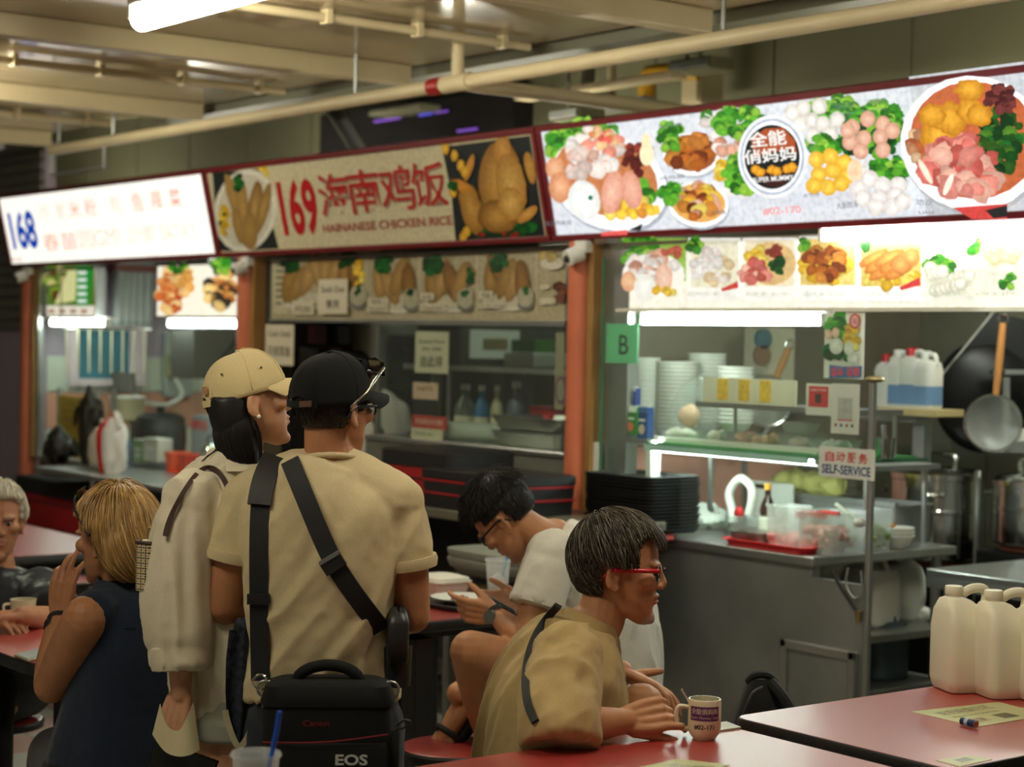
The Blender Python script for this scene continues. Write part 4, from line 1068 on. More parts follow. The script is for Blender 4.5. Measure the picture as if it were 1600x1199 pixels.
def hang_strainer(px0, py0, px1, py1, rx, u, label, d):
 h0, h1 = PD(px0, py0, d), PD(px1, py1, d)
 t = thing('wire_strainer', h1, label, 'strainer', 'hung wire strainers')
 ax = (h1 - h0).normalized(); sd = ax.cross(FWD).normalized()
 build('handle', MB().tube([h0, lerp(h0, h1, .5), h1], [.014, .017, .013], 12), M_wood, t, smooth=SM)
 c = h1 + ax * rx
 build('rim', MB().tube(ring_path(c, rx, 0, 6.283, 28, ax, sd), .006, 6), M_chrome, t, smooth=SM)
 nn = ax.cross(sd).normalized()
 if nn.dot(FWD) < 0: nn = -nn
 bowlm = MB(); rings = []
 for k in range(6):
  f_ = k / 5; rr = rx * math.cos(f_ * 1.565); dd = rx * .55 * math.sin(f_ * 1.565)
  rings.append([c + nn * dd + ax * (rr * math.cos(a)) + sd * (rr * math.sin(a)) for a in [i * 6.283 / 20 for i in range(20)]])
 bowlm.loft(rings, cap=False)
 build('mesh_bowl', bowlm, glass('wire_mesh', (.80, .80, .74), .3, .66), t, smooth=SM)
 build('hook', MB().tube(ring_path(h0 - ax * .02, .02, 0, 5.5, 14, ax, sd), .004, 6), M_chrome, t, smooth=SM)
hang_strainer(1232, 545, 1213, 590, .11, 0, 'wire strainer with wooden handle beside the wall heater', 8.0)
# condiments and tools on the counter
ZC = .905
def onC(px, py): return PZ(px, py, ZC)
q = onC(1195, 858)
t = thing('red_tray', (q.x, q.y, ZC), 'small red plastic tray on the steel counter', 'tray')
RT0, RT1 = onC(1137, 850), onC(1262, 868)
trc = (RT0 + RT1) / 2 + Vector((0, .10, 0))
build('tray_body', open_tub(.42, .26, .022, .004, .94, (trc.x, trc.y, ZC)), mat('red_plastic', srgb(190, 25, 30), rough=.3), t, smooth=SM)
build('tray_floor', B((trc.x - .19, trc.y - .11, ZC + .002), (trc.x + .19, trc.y + .11, ZC + .005)), mat('red_plastic', srgb(190, 25, 30), rough=.3), t)
ZT_ = ZC + .005
def tub(px, py, w, d, h, z, v_, label, content, clear=M_clearw, lid=None, cat='tub'):
 q = PV(px, py, v_)
 t = thing('plastic_tub', (q.x, v_, z), label, cat, 'tubs on the steel counter')
 build('tub', open_tub(w, d, h, .003, .9, (q.x, v_, z)), clear, t, smooth=SM)
 m_, hh, pieces = content
 if pieces == 0:
  build('liquid', MB().loft([rrect(w * .86, d * .86, z + .004, (q.x, v_, 0), .02), rrect(w * .92, d * .92, z + hh, (q.x, v_, 0), .02)]), m_, t, smooth=SM)
 else:
  rnd = random.Random(int(px))
  for k in range(pieces):
   build('food_piece', lump((q.x + rnd.uniform(-.36, .36) * w, v_ + rnd.uniform(-.36, .36) * d, z + .016 + rnd.uniform(0, hh)), (.03, .024, .02), k, .2, 10, 8), m_, t, smooth=SM)
 if lid: build('lid', MB().loft([rrect(w * 1.06, d * 1.06, z + h + .004, (q.x, v_, 0), .02), rrect(w * 1.06, d * 1.06, z + h + .016, (q.x, v_, 0), .02)]), lid, t, smooth=SM)
 return t, q
M_soy = mat('soy_sauce', srgb(48, 22, 12), rough=.1, var=.1)
M_meat = mat('pink_meat', srgb(178, 100, 94), rough=.45, var=.3, scale=25)
v_s = trc.y
t, q = tub(1180, 850, .175, .15, .095, ZT_, v_s - .01, 'tub of dark sauce with cloudy rim on the red tray', (M_soy, .045, 0), clear=M_clear)
build('red_cap', MB().lathe([(.018, 0), (.02, .012), (.012, .03), (0, .034)], (q.x - .05, v_s - .05, ZT_ + .1)), mat('red_plastic', srgb(190, 25, 30)), t, smooth=SM)
tub(1232, 855, .13, .13, .15, ZT_, v_s + .02, 'cloudy tub with a little pink meat on the red tray', (M_meat, .02, 8))
t, q = tub(1297, 862, .20, .18, .15, ZC, 5.06, 'large cloudy tub half full of pink meat', (M_meat, .07, 34))
tub(1356, 858, .13, .14, .15, ZC, 5.28, 'cloudy tub of green vegetables behind the steel post', (mat('green_veg', srgb(120, 150, 60), rough=.6, var=.3, scale=30), .06, 14))
# red scoops in the tubs
for k, (px, py, lab) in enumerate(((1253, 800, 'red plastic scoop sticking out of the cloudy tub'), (1285, 800, 'second red plastic scoop lying across the tub rims'))):
 q = PV(px, py, 5.07)
 t = thing('scoop', q, lab, 'scoop')
 build('bowl', MB().lathe([(.006, 0), (.022, .01), (.026, .03), (.023, .03), (.016, .012), (0, .006)], q + Vector((0, 0, -.03))), mat('red_plastic', srgb(190, 25, 30)), t, smooth=SM)
 build('handle', MB().box((q.x, q.y - .008, q.z - .012), (q.x + .085, q.y + .008, q.z + .006)), mat('red_plastic', srgb(190, 25, 30)), t, bevel=.004)
q0, q1 = PV(1306, 788, 5.06), PV(1326, 804, 5.06)
t = thing('ladle', q1, 'steel ladle handle leaning out of the meat tub', 'ladle')
build('handle', MB().tube([q0, q1, q1 + (q1 - q0) * .6], .008, 8), M_plasticw, t, smooth=SM)
build('ladle_bowl', MB().ell(q1 + (q1 - q0) * .8, (.025, .025, .018)), M_plasticw, t, smooth=SM)
# white bowl stack and wooden handle by the post
for k in range(3):
 q = PZ(1386, 858, ZC)
 o = bpy.data.objects.new('bowl', bowl_me); COL.objects.link(o); o.location = (q.x, q.y + .05, ZC + .014 * k); o.scale = (1.0, 1.0, 1)
 tag(o, 'cream bowl in the low stack behind the steel post', 'bowl', 'low stack of bowls on the counter')
q0, q1 = PV(1374, 829, 5.42), PV(1398, 820, 5.42)
t = thing('wooden_spatula', (q0.x, q0.y, ZC), 'wooden spatula lying across the low bowl stack', 'spatula')
build('handle', MB().tube([q0, q1], [.012, .009], 10), M_wood, t, smooth=SM)
build('blade', MB().box((q0.x - .12, q0.y - .03, q0.z - .006), (q0.x, q0.y + .03, q0.z + .004)), M_wood, t, bevel=.003)
# white swan neck tap
q = onC(1148, 840);
t = thing('swan_neck_tap', (q.x, 5.3, ZC), 'white swan-neck tap curling up from the counter', 'tap')
c0 = PV(1145, 805, 5.2); c1 = PV(1140, 770, 5.2); c2 = PV(1158, 748, 5.2); c3 = PV(1176, 768, 5.2); c4 = PV(1170, 805, 5.2)
build('neck', MB().tube(crom([Vector((c0.x, 5.2, ZC)), c0, c1, c2, c3, c4], 8), .017, 12), M_white_p, t, smooth=SM)
build('base', MB().lathe([(.035, 0), (.035, .02), (.022, .03), (.02, .05), (0, .05)], (c0.x, 5.2, ZC)), M_chrome, t, smooth=SM)
# sauce bottles
def bottle(px, pyb, pyt, v, r, mbody, mcap, label, z=None, cat='bottle', name='sauce_bottle', neck=.4):
 zt = PV(px, pyt, v).z; q = PV(px, pyb, v); z0 = z if z is not None else q.z; h = zt - z0
 t = thing(name, (q.x, v, z0), label, cat, 'bottles in the stalls')
 build('bottle_body', MB().lathe([(r * .9, 0), (r, .01), (r, h * .52), (r * .85, h * .62), (r * neck, h * .76), (r * neck, h * .88), (0, h * .88)], (q.x, v, z0), 18), mbody, t, smooth=SM)
 build('cap', MB().lathe([(r * neck * 1.15, 0), (r * neck * 1.15, h * .11), (0, h * .11)], (q.x, v, z0 + h * .885), 14), mcap, t, smooth=SM)
 build('bottle_label', MB().lathe([(r * 1.02, 0), (r * 1.02, h * .24)], (q.x, v, z0 + h * .16), 18), mat('label_cream', srgb(215, 205, 180), rough=.5), t, smooth=SM)
 return t
bottle(1198, 845, 755, 5.22, .03, M_soy, mat('yellow_cap', srgb(225, 160, 50), rough=.4), 'brown sauce bottle with yellow cap on the counter', z=ZC)
bottle(1042, 812, 760, 5.12, .028, M_clear, M_white_p, 'clear glass bottle beside the black tray stack', z=ZC)
# crumpled white bags at the counter's back, low steel lip
for (px, py, r, lab, sd) in ((1072, 800, (.10, .07, .06), 'crumpled white plastic bag with green print on the counter', 3), (1108, 805, (.09, .07, .05), 'second crumpled white bag beside the tap', 9)):
 q = PV(px, py, 5.28)
 t = thing('carrier_bag', (q.x, 5.28, ZC), lab, 'bag')
 build('bag_film', lump((q.x, 5.28, ZC + r[2] * .85), r, sd, .25, 22, 14), mat('white_film', srgb(218, 222, 212), rough=.35, var=.08, bump=.3, bscale=40), t, smooth=SM)
 if sd == 3:
  p = Print((q.x - .03, 5.28 - .085, ZC + .035), (1, 0, 0), (0, 0, 1), (0, -1, 0))
  p.poly([(0, .012), (.02, 0), (.035, .006), (.03, .016)], C(40, 130, 80)); p.poly([(.03, .006), (.06, .004), (.05, .02)], C(40, 130, 80)); p.done('print', M_print, t)
 build('bag_handle', MB().tube(crom([(q.x, 5.28, ZC + r[2] * 1.5), (q.x + .03, 5.27, ZC + r[2] * 2.1), (q.x + .06, 5.28, ZC + r[2] * 1.4)], 5), .008, 8), mat('white_film', srgb(218, 222, 212)), t, smooth=SM)
q0, q1 = PV(1166, 800, 5.5), PV(1238, 757, 5.5)
t = thing('white_board', (q0.x, 5.5, ZC), 'white plastic chopping board standing at the counter back', 'board')
build('board', B((q0.x, 5.5, ZC), (q1.x, 5.52, q1.z)), M_white_p, t, bevel=.006)
build('grip', B((q0.x + .05, 5.494, q1.z - .03), (q0.x + .13, 5.5, q1.z - .012)), M_blackmat, t)
# grey sink box with cut vegetables
q0, q1 = PV(1205, 808, 5.45), PV(1375, 760, 5.45)
t = thing('steel_bin', (q0.x, 5.6, ZC), 'grey steel bin behind the tubs', 'bin')
build('bin_body', open_tub(q1.x - q0.x, .22, .14, .006, .98, ((q0.x + q1.x) / 2, 5.66, ZC)), M_steel_d, t)
build('rim_bar', B((q0.x, 5.54, ZC + .14), (q1.x, 5.56, ZC + .155)), M_steel, t)
for k in range(7):
 q = PV(1215 + k * 13, 745 + (k % 2) * 8, 5.6)
 o = build('cabbage', lump((q.x, 5.64 + (k % 2) * .03, ZC + .19), (.055, .05, .045), k + 40, .22), mat('pale_cabbage', srgb(200, 195, 110), rough=.6, var=.2, scale=14), None, smooth=SM)
 tag(o, 'pale green cabbage piece heaped in the grey steel bin', 'vegetable', 'cabbages in the steel bin')
# black trays stacked on the counter corner by the column
ztop = PV(950, 740, 4.72).z
tray_v, trw, trd = 4.72 + .17, .40, .30
q = PV(955, 800, tray_v)
tray_me = MB().loft([rrect(trw * .9, trd * .9, 0, (0, 0, 0), .03), rrect(trw, trd, .018, (0, 0, 0), .04), rrect(trw, trd, .021, (0, 0, 0), .04), rrect(trw * .97, trd * .97, .021, (0, 0, 0), .035), rrect(trw * .88, trd * .88, .005, (0, 0, 0), .03)]).mesh('tray')
tray_me.materials.append(M_black); tray_me.polygons.foreach_set('use_smooth', [True] * len(tray_me.polygons)); tray_me.set_sharp_from_angle(angle=.6)
zb_ = PV(955, 822, tray_v).z
ntr = max(8, int((ztop - zb_) / .0135))
tsx = PV(958, 780, tray_v - .15).x
for k in range(ntr):
 o = bpy.data.objects.new('serving_tray', tray_me); COL.objects.link(o)
 o.location = (tsx + random.uniform(-.004, .004), tray_v + random.uniform(-.004, .004), zb_ + k * .0135); o.rotation_euler = (0, 0, random.uniform(-.015, .015))
 tag(o, 'black serving tray in the tall stack beside the orange column' if k < ntr - 1 else 'topmost black serving tray of the tall stack by the column', 'tray', 'stacked black trays')
t = thing('tray_stand', (tsx, tray_v, 0), 'steel stand under the stack of black trays', 'stand')
build('stand_top', B((tsx - .205, tray_v - .19, zb_ - .02), (tsx + .19, tray_v + .0, zb_ - .002)), M_red, t)
for dx in (-.18, .16): build('leg', B((tsx + dx - .015, tray_v - .17, 0), (tsx + dx + .015, tray_v - .14, zb_ - .03)), M_steel_d, t)
# side bay: jugs and bags on shelves
def jug(cx, cy, z, w, d, h, mbody, mcap, label, name='jerrycan', cat='jug', group=None, liquid=None, rot=0.0):
 t = thing(name, (cx, cy, z), label, cat, group)
 R = Matrix.Rotation(rot, 4, 'Z')
 def rr(s, zz, ox=0): return [R @ (p - Vector((cx, cy, 0))) + Vector((cx, cy, 0)) for p in rrect(w * s, d * s, z + zz, (cx + ox, cy, 0), min(w, d) * s * .28)]
 build('jug_body', MB().loft([rr(.9, 0), rr(1, .012), rr(1, h * .74), rr(.86, h * .86), rr(.42, h * .93, -w * .12)]), mbody, t, smooth=SM)
 if liquid: build('liquid', MB().loft([rr(1.006, .014), rr(1.006, h * .42)]), liquid, t, smooth=SM)
 c = R @ Vector((-w * .12, 0, 0)) + Vector((cx, cy, z))
 build('cap', MB().lathe([(.024, 0), (.024, .03), (.02, .034), (0, .034)], c + Vector((0, 0, h * .925)), 16), mcap, t, smooth=SM)
 pts = [R @ Vector(v_) + Vector((cx, cy, z)) for v_ in ((0, 0, h * .88), (w * .05, 0, h * .985), (w * .32, 0, h * .985), (w * .40, 0, h * .8))]
 build('handle', MB().tube(crom(pts, 5), .012, 10), mbody, t, smooth=SM)
 return t
q = PU(1384, 978, CU - .2)
jug(CU - .22, PU(1384, 978, CU - .12).y + .02, zs, .2, .19, .25, M_plasticw, M_white_p, 'white jerrycan on the counter side shelf')
q = PU(1436, 978, CU - .12)
t = thing('wrapped_bowls', (q.x, q.y, zs), 'white bundle wrapped in plastic on the counter side shelf', 'bundle')
build('bundle', lump((q.x - .1, q.y + .02, zs + .12), (.09, .075, .12), 12, .12, 22, 16), mat('white_film', srgb(218, 222, 212)), t, smooth=SM)
build('wrap_knot', lump((q.x - .1, q.y + .02, zs + .25), (.03, .025, .03), 13, .3), mat('white_film', srgb(218, 222, 212)), t, smooth=SM)
build('wrap_tail', lump((q.x - .05, q.y + .05, zs + .03), (.05, .03, .03), 15, .3), mat('white_film', srgb(218, 222, 212)), t, smooth=SM)
q = PU(1402, 1085, CU - .1)
jug(CU - .2, q.y, .39, .19, .2, .26, mat('blue_grey_can', srgb(70, 84, 90), rough=.4), M_white_p, 'blue grey jerrycan on the lowest counter shelf')
# second steel table at right
SU = -4.44
t = thing('steel_table', (-3.9, 5.7, 0), 'stainless steel work table at the right edge', 'table')
build('worktop', B((SU, 5.39, .82), (-3.1, 6.0, .85)), M_steel, t, bevel=.005)
build('splash_rim', B((SU, 5.39, .78), (-3.1, 5.405, .822)), M_steel_d, t)
build('raised_edge', B((-4.1, 5.66, .85), (-3.1, 5.675, .862)), M_chrome, t)
for (x, y) in ((SU + .06, 5.45), (SU + .06, 5.95), (-3.2, 5.45), (-3.2, 5.95)): build('leg', MB().tube([(x, y, 0), (x, y, .82)], .019, 10), M_steel, t, smooth=SM)
build('under_shelf', B((SU + .04, 5.43, .3), (-3.15, 5.97, .32)), M_steel_d, t)
# stock pots on burners
def pot(px, pyt, pyb, r, v, label, z=None, lidh=True):
 a = PV(px, pyb, v); zt = PV(px, pyt, v).z; zb = a.z; h = zt - zb
 t = thing('stock_pot', (a.x, v, zb), label, 'pot', 'steel stock pots')
 build('pot_body', MB().lathe([(r * .97, 0), (r, .01), (r, h * .5), (r * 1.02, h * .51), (r * 1.02, h * .54), (r, h * .55), (r, h * .86), (r * 1.025, h * .87), (r * 1.025, h * .9), (0, h * .9)], (a.x, v, zb), 40), M_chrome, t, smooth=.5)
 ld = build('lid', MB().lathe([(r * 1.03, 0), (r * 1.03, .012), (r * .9, .03), (r * .3, .045), (0, .047)], (a.x, v, zb + h * .9), 40), M_chrome, t, smooth=.5)
 build('lid_handle', MB().tube(crom([(a.x - .1, v, zb + h * .9 + .04), (a.x - .09, v, zb + h * .9 + .09), (a.x + .09, v, zb + h * .9 + .09), (a.x + .1, v, zb + h * .9 + .04)], 6), .012, 10), M_chrome, ld, smooth=SM)
 for s_ in (-1, 1):
  c = Vector((a.x, v, zb + h * .72)); d_ = Vector((.613 * s_, -.79, 0)) if s_ > 0 else Vector((-.79, -.2, 0)); d_.normalize()
  sd = Vector((-d_.y, d_.x, 0))
  build('side_handle', MB().tube(crom([c + d_ * r - sd * .04, c + d_ * (r + .035) - sd * .035, c + d_ * (r + .035) + sd * .035, c + d_ * r + sd * .04], 5), .009, 8), M_chrome, t, smooth=SM)
 bt = thing('burner_stand', (a.x, v, 0), 'dark stove stand under the ' + label, 'stove', 'stove stands')
 build('stand_body', B((a.x - r, v - r * .9, 0), (a.x + r, v + r * .9, zb - .03)), M_blackmat, bt, bevel=.01)
 build('pan_support', MB().tube(ring_path((a.x, v, zb - .018), r * .8, 0, 6.283, 20, (1, 0, 0), (0, 1, 0)), .014, 8), mat('rusty_iron', srgb(110, 60, 40), rough=.7, var=.2), bt, smooth=SM)
 return t
pot(1459, 728, 870, .195, 6.25, 'large steel stock pot with lid behind the counter')
pot(1625, 745, 850, .19, 6.3, 'steel stock pot cut by the right picture edge')
# narrow chrome rail beside the pot
q = PV(1527, 800, 6.2)
t = thing('drain_rail', (q.x, 6.2, 0), 'slim upright rail right of the large stock pot', 'rail')
build('rail', MB().tube([(q.x, 6.2, 0), (q.x, 6.2, PV(1527, 735, 6.2).z)], .012, 8), M_steel, t, smooth=SM)
build('rail_foot', MB().tube([(q.x, 6.2, 0), (q.x, 6.2, .03)], .03, 10), M_steel, t, smooth=SM)
# wooden shelf with blue liquid bottles
vs_ = 6.05
a = PV(1374, 636, vs_); b = PV(1468, 636, vs_)
t = thing('wooden_shelf', (a.x, vs_, a.z), 'pale wooden wall shelf with blue bottles on it', 'shelf')
build('board', B((a.x, vs_ - .02, a.z - .03), (b.x, vs_ + .16, a.z)), mat('pale_board', srgb(185, 165, 115), rough=.6), t, bevel=.003)
build('bracket', B((a.x + .1, vs_ + .1, a.z - .25), (a.x + .16, vs_ + .15, a.z - .03)), M_steel_d, t)
build('wall_arm', B((POSTS[2] + .03, vs_ + .05, a.z - .06), (a.x + .16, vs_ + .1, a.z - .03)), M_steel_d, t)
M_bl = glass('blue_liquid', (.35, .55, .85), .2, .35)
M_bl2 = mat('blue_detergent', srgb(105, 135, 170), rough=.25, var=.05)
for i, (px, pyt, w_, red, lab) in enumerate(((1386, 560, .11, True, 'cloudy bottle with red cap leftmost on the wooden shelf'), (1404, 553, .10, False, 'tall bottle half full of blue liquid on the wooden shelf'),
            (1425, 550, .12, True, 'middle handled bottle with blue liquid and red cap'), (1446, 555, .11, False, 'rightmost handled bottle with blue liquid'))):
 q = PV(px, 636, vs_ + .06); h_ = PV(px, pyt, vs_ + .06).z - a.z
 jug(q.x, vs_ + .07, a.z, w_, .10, h_, M_plasticw, mat('red_plastic', srgb(190, 25, 30)) if red else M_white_p, lab, 'detergent_bottle', 'bottle', 'bottles on the wooden shelf', None if i == 0 else M_bl2)
# big black wok hung by its long cover, strainer
dW = 8.1
hk = PD(1552, 492, dW)
t = thing('black_wok', hk, 'large black wok hung on the wall at right', 'wok')
c = PD(1540, 620, dW); R_ = PD(1622, 620, dW) - c; rW = R_.length
ax = RGT; ay = UPV; nn = -FWD
# bowl of the wok, open side to the wall
rings = []
for k in range(9):
 th = k / 8 * 1.45; rr = rW * math.cos(th); dd = rW * .34 * math.sin(th)
 rings.append([c + nn * dd + ax * (rr * math.cos(a_)) + ay * (rr * 1.08 * math.sin(a_)) for a_ in [i * 6.283 / 40 for i in range(40)]])
M_iron = mat('black_iron', (.012, .012, .012), rough=.38, metal=.3, var=.3, scale=5)
build('wok_bowl', MB().loft(rings), M_iron, t, smooth=SM)
# wedge shaped hood of the cover up to the hook
w0, w1 = PD(1468, 588, dW), PD(1606, 560, dW)
build('cover_flap', MB().prism([PD(1549, 490, dW), PD(1466, 592, dW), PD(1475, 660, dW), PD(1606, 640, dW), PD(1600, 500, dW)], -FWD * .03), M_iron, t, bevel=.004)
build('hook', MB().tube(ring_path(hk, .03, 0, 5, 14, ax, ay), .006, 6), M_chrome, t, smooth=SM)
build('hanging_cord', MB().tube([PD(1552, 488, dW - .03), PD(1464, 596, dW - .03)], .004, 6), mat('pale_cord', srgb(190, 190, 180), rough=.6), t, smooth=SM)
hang_strainer(1567, 505, 1556, 618, .115, 0, 'big round wire strainer with long wooden handle in front of the wok', 7.55)
# steel cup on the shelf end, steel rack at right
q = PV(1383, 704, 5.05)
t = thing('steel_cup', (q.x, 5.05, zs2 + .004), 'small steel cup with a spoon at the end of the green shelf', 'cup')
build('cup_body', MB().lathe([(.03, 0), (.036, .07), (.037, .072), (.034, .072), (.028, .004), (0, .004)], (q.x, 5.05, zs2 + .004)), M_chrome, t, smooth=SM)
build('spoon', MB().tube([(q.x, 5.05, zs2 + .02), (q.x - .02, 5.06, zs2 + .12)], [.006, .010], 8), M_chrome, t, smooth=SM)
t = thing('wall_rack', PD(1580, 700, 8.0), 'grey steel rack on the wall at the right edge', 'rack')
a = PD(1568, 708, 8.0)
build('rack_side', MB().prism([PD(1568, 708, 7.7), PD(1578, 708, 7.7), PD(1578, 590, 7.7), PD(1568, 590, 7.7)], FWD * .03), M_steel, t)
build('rack_shelf', MB().prism([PD(1568, 708, 7.7), PD(1660, 708, 7.7), PD(1660, 690, 7.7), PD(1568, 690, 7.7)], FWD * .25), M_steel, t)
build('rack_upper', MB().prism([PD(1570, 585, 7.7), PD(1660, 585, 7.7), PD(1660, 578, 7.7), PD(1570, 578, 7.7)], FWD * .25), M_steel, t)
build('tin', MB().tube([PD(1598, 690, 7.8), PD(1598, 670, 7.8)], .03, 14), M_white_p, t, smooth=SM)
# ================================================================== chicken rice stall (169)
c9 = thing('glass_counter', (-7.2, 5.2, 0), 'steel fronted counter of the chicken rice stall', 'counter')
build('front_panel', B((-7.45, V0 + .0, .1), (-5.94, V0 + .02, 1.17)), mat('grey_counter_front', srgb(118, 120, 108), rough=.4, metal=.3, var=.08, dirt=.2), c9)
build('worktop', B((-7.45, V0 - .01, 1.17), (-5.94, 5.5, 1.195)), M_steel, c9, bevel=.004)
build('inner_side', B((-7.45, 5.48, .1), (-5.94, 5.5, 1.17)), M_steel_d, c9)
zl = PV(780, 552, 4.93).z
w9 = struct('window_2', B((-7.35, 4.905, 1.2), (-5.96, 4.911, 1.735)), M_glass)
build('window_frame', B((-7.38, 4.9, 1.2), (-7.35, 4.92, 1.735)), M_steel, w9)
build('window_frame', B((-7.38, 4.895, 1.72), (-5.96, 4.925, 1.74)), M_steel, w9)
gz = PV(780, 575, 5.1).z
t = thing('display_shelf', (-6.6, 5.2, gz), 'glass shelf across the chicken stall window', 'shelf')
build('shelf_plate', B((-7.34, 5.05, gz - .008), (-5.95, 5.3, gz)), M_glass_edge, t)
build('shelf_rail', B((-7.34, 5.035, gz - .02), (-5.95, 5.05, gz + .004)), M_steel, t)
for x in (-7.30, -6.0): build('bracket', MB().tube([(x, 5.28, 1.2), (x, 5.28, gz)], .01, 8), M_steel, t)
# things behind that glass
for (px, pyb, pyt, r, mm, mc, lab) in ((752, 655, 602, .035, mat('blue_plastic', srgb(40, 110, 160), rough=.4), M_white_p, 'blue plastic bottle behind the chicken stall glass'),
          (776, 655, 602, .03, mat('ivory_plastic', srgb(190, 185, 150), rough=.4), M_white_p, 'ivory bottle between the blue and grey ones'),
          (806, 658, 596, .045, mat('grey_blue_plastic', srgb(100, 110, 118), rough=.3), M_white_p, 'grey blue bottle behind the chicken stall glass'),
          (726, 658, 600, .05, mat('clear_grey', srgb(110, 118, 112), rough=.3), M_white_p, 'wide pale bottle leftmost behind the chicken stall glass')):
 bottle(px, pyb, pyt, 5.25, r, mm, mc, lab, z=1.195)
m_, base, w, h = rbox(824, 604, 860, 655, 5.25, .12)
t = thing('red_canister', (base.x, base.y, 1.195), 'red plastic canister behind the chicken stall glass', 'canister')
build('body', MB().loft([rrect(w, .11, 1.195, (base.x, 5.31, 0), .02), rrect(w * 1.02, .11, 1.195 + h, (base.x, 5.31, 0), .02)]), mat('red_plastic', srgb(190, 25, 30)), t, smooth=SM)
build('lid', MB().loft([rrect(w * 1.06, .12, 1.195 + h, (base.x, 5.31, 0), .02), rrect(w * 1.06, .12, 1.215 + h, (base.x, 5.31, 0), .02)]), mat('dark_red', srgb(130, 20, 22)), t, smooth=SM)
q = PV(828, 672, 5.0)
for k, dz in enumerate((0, .05)):
 t = thing('steel_food_pan', (q.x, 5.12, 1.195 + dz), ('lower steel food pan on the chicken stall counter', 'upper steel food pan tilted on the lower one')[k], 'pan', 'steel food pans')
 build('pan', open_tub(.50, .32, .06, .004, .86, (q.x, 5.12, 1.197 + dz * 1.3)), M_steel, t, smooth=SM)
 build('pan_handle', MB().tube(ring_path((q.x - .25, 5.12, 1.255 + dz * 1.3), .03, 1.57, 4.71, 8, (1, 0, 0), (0, 1, 0)), .005, 6), M_steel, t, smooth=SM)
q = PV(742, 690, 5.0)
t = thing('film_roll', (q.x, 5.05, 1.195), 'roll of cling film lying on the chicken stall counter', 'roll')
f0, f1 = Vector((q.x - .2, 5.0, 1.24)), Vector((q.x + .12, 5.12, 1.24))
build('film', MB().tube([f0, f1], .042, 18), mat('milky_film', srgb(185, 192, 178), rough=.25), t, smooth=SM)
build('core', MB().tube([f0 - (f1 - f0) * .35, f1 + (f1 - f0) * .05], .014, 12), M_white_p, t, smooth=SM)
t = thing('plastic_bag', (q.x + .22, 5.06, 1.195), 'crumpled clear bag beside the cling film roll', 'bag')
build('bag_film', lump((q.x + .22, 5.06, 1.245), (.11, .07, .05), 31, .25, 20, 12), M_clearw, t, smooth=SM)
build('bag_knot', lump((q.x + .27, 5.06, 1.30), (.02, .02, .02), 33, .3), M_clearw, t, smooth=SM)
# fridge along the inner wall
fu = POSTS[1] + .30
y0 = PU(592, 600, fu).y; y1 = PU(690, 600, fu).y; zf = PU(640, 512, fu).z
t = thing('display_fridge', (fu - .3, (y0 + y1) / 2, 0), 'tall drinks fridge with white door frame inside the chicken stall', 'fridge')
build('cabinet', B((POSTS[1] + .04, y0, 0), (fu - .03, y1, zf + .05)), mat('fridge_white', srgb(205, 210, 190), rough=.4), t, bevel=.01)
build('inside', B((fu - .034, y0 + .06, .25), (fu - .026, y1 - .06, zf - .04)), mat('fridge_dark', srgb(32, 44, 36), rough=.3, var=.4, scale=10), t)
fr_ = build('door', B((fu - .03, y0, .15), (fu, y0 + .055, zf)), mat('fridge_white', srgb(205, 210, 190)), t, bevel=.01)
for bx in (B((fu - .03, y1 - .055, .15), (fu, y1, zf)), B((fu - .03, y0, zf - .045), (fu, y1, zf)), B((fu - .03, y0, .15), (fu, y1, .25)), B((fu - .026, y0 + .05, PU(640, 602, fu).z - .012), (fu - .02, y1 - .05, PU(640, 602, fu).z))):
 build('frame_bar', bx, mat('fridge_white', srgb(205, 210, 190)), fr_, bevel=.004)
build('pane', B((fu - .024, y0 + .05, .25), (fu - .018, y1 - .05, zf - .04)), glass('fridge_glass', (.55, .7, .6), .05, .92), fr_)
for k in range(5):
 rnd = random.Random(k); yy = lerp(y0 + .1, y1 - .1, k / 4)
 build('bottled_goods', lump((fu - .02 + .0, yy, PU(640, (560, 665, 560, 600, 665)[k], fu).z), (.012, .07, .05), k + 70, .2), mat('dim_green_goods', srgb(70, 100, 70), rough=.4, var=.4, scale=20), t, smooth=SM)
# wall cupboard, microwave-like box with light, dark doorway, beige pillar
t = thing('dark_shelving', (POSTS[1] + .1, 5.3, 0), 'dark shelving with red and black goods behind the cash notice', 'shelving')
ua = POSTS[1] + .12
ya, yb = PU(455, 560, ua).y, PU(545, 560, ua).y
build('unit', B((POSTS[1] + .031, ya, .2), (ua, yb, 1.98)), M_dark, t)
for k in range(6):
 build('box', B((ua, ya + .05 + k * .05, 1.5 + (k % 3) * .12), (ua + .06, ya + .13 + k * .05, 1.6 + (k % 3) * .12)), mat('dim_red' if k % 2 else 'dim_grey', srgb(70, 24, 22) if k % 2 else srgb(50, 48, 44)), t)
q0, q1 = PU(545, 690, POSTS[1] + .05), PU(592, 512, POSTS[1] + .05)
struct('trim_22', B((POSTS[1] + .03, q0.y, 0), (POSTS[1] + .06, q1.y, 2.18)), mat('beige_pillar', srgb(150, 130, 88), rough=.6, dirt=.2))
uq = POSTS[1] + .9
q0, q1 = PU(735, 560, uq), PU(812, 517, uq)
t = thing('lit_cabinet', (uq - .2, (q0.y + q1.y) / 2, q0.z), 'pale glowing cabinet window deep in the chicken stall', 'cabinet')
build('cabinet', B((uq - .4, q0.y - .06, q0.z - .05), (uq - .01, q1.y + .3, q1.z + .06)), mat('hood_grey', srgb(95, 100, 88), rough=.4, metal=.4), t, bevel=.01)
build('window', B((uq - .012, q0.y, q0.z), (uq, q1.y, q1.z)), mat('lit_pane', srgb(150, 160, 135), emit=.12, ecol=(.8, .9, .7)), t)
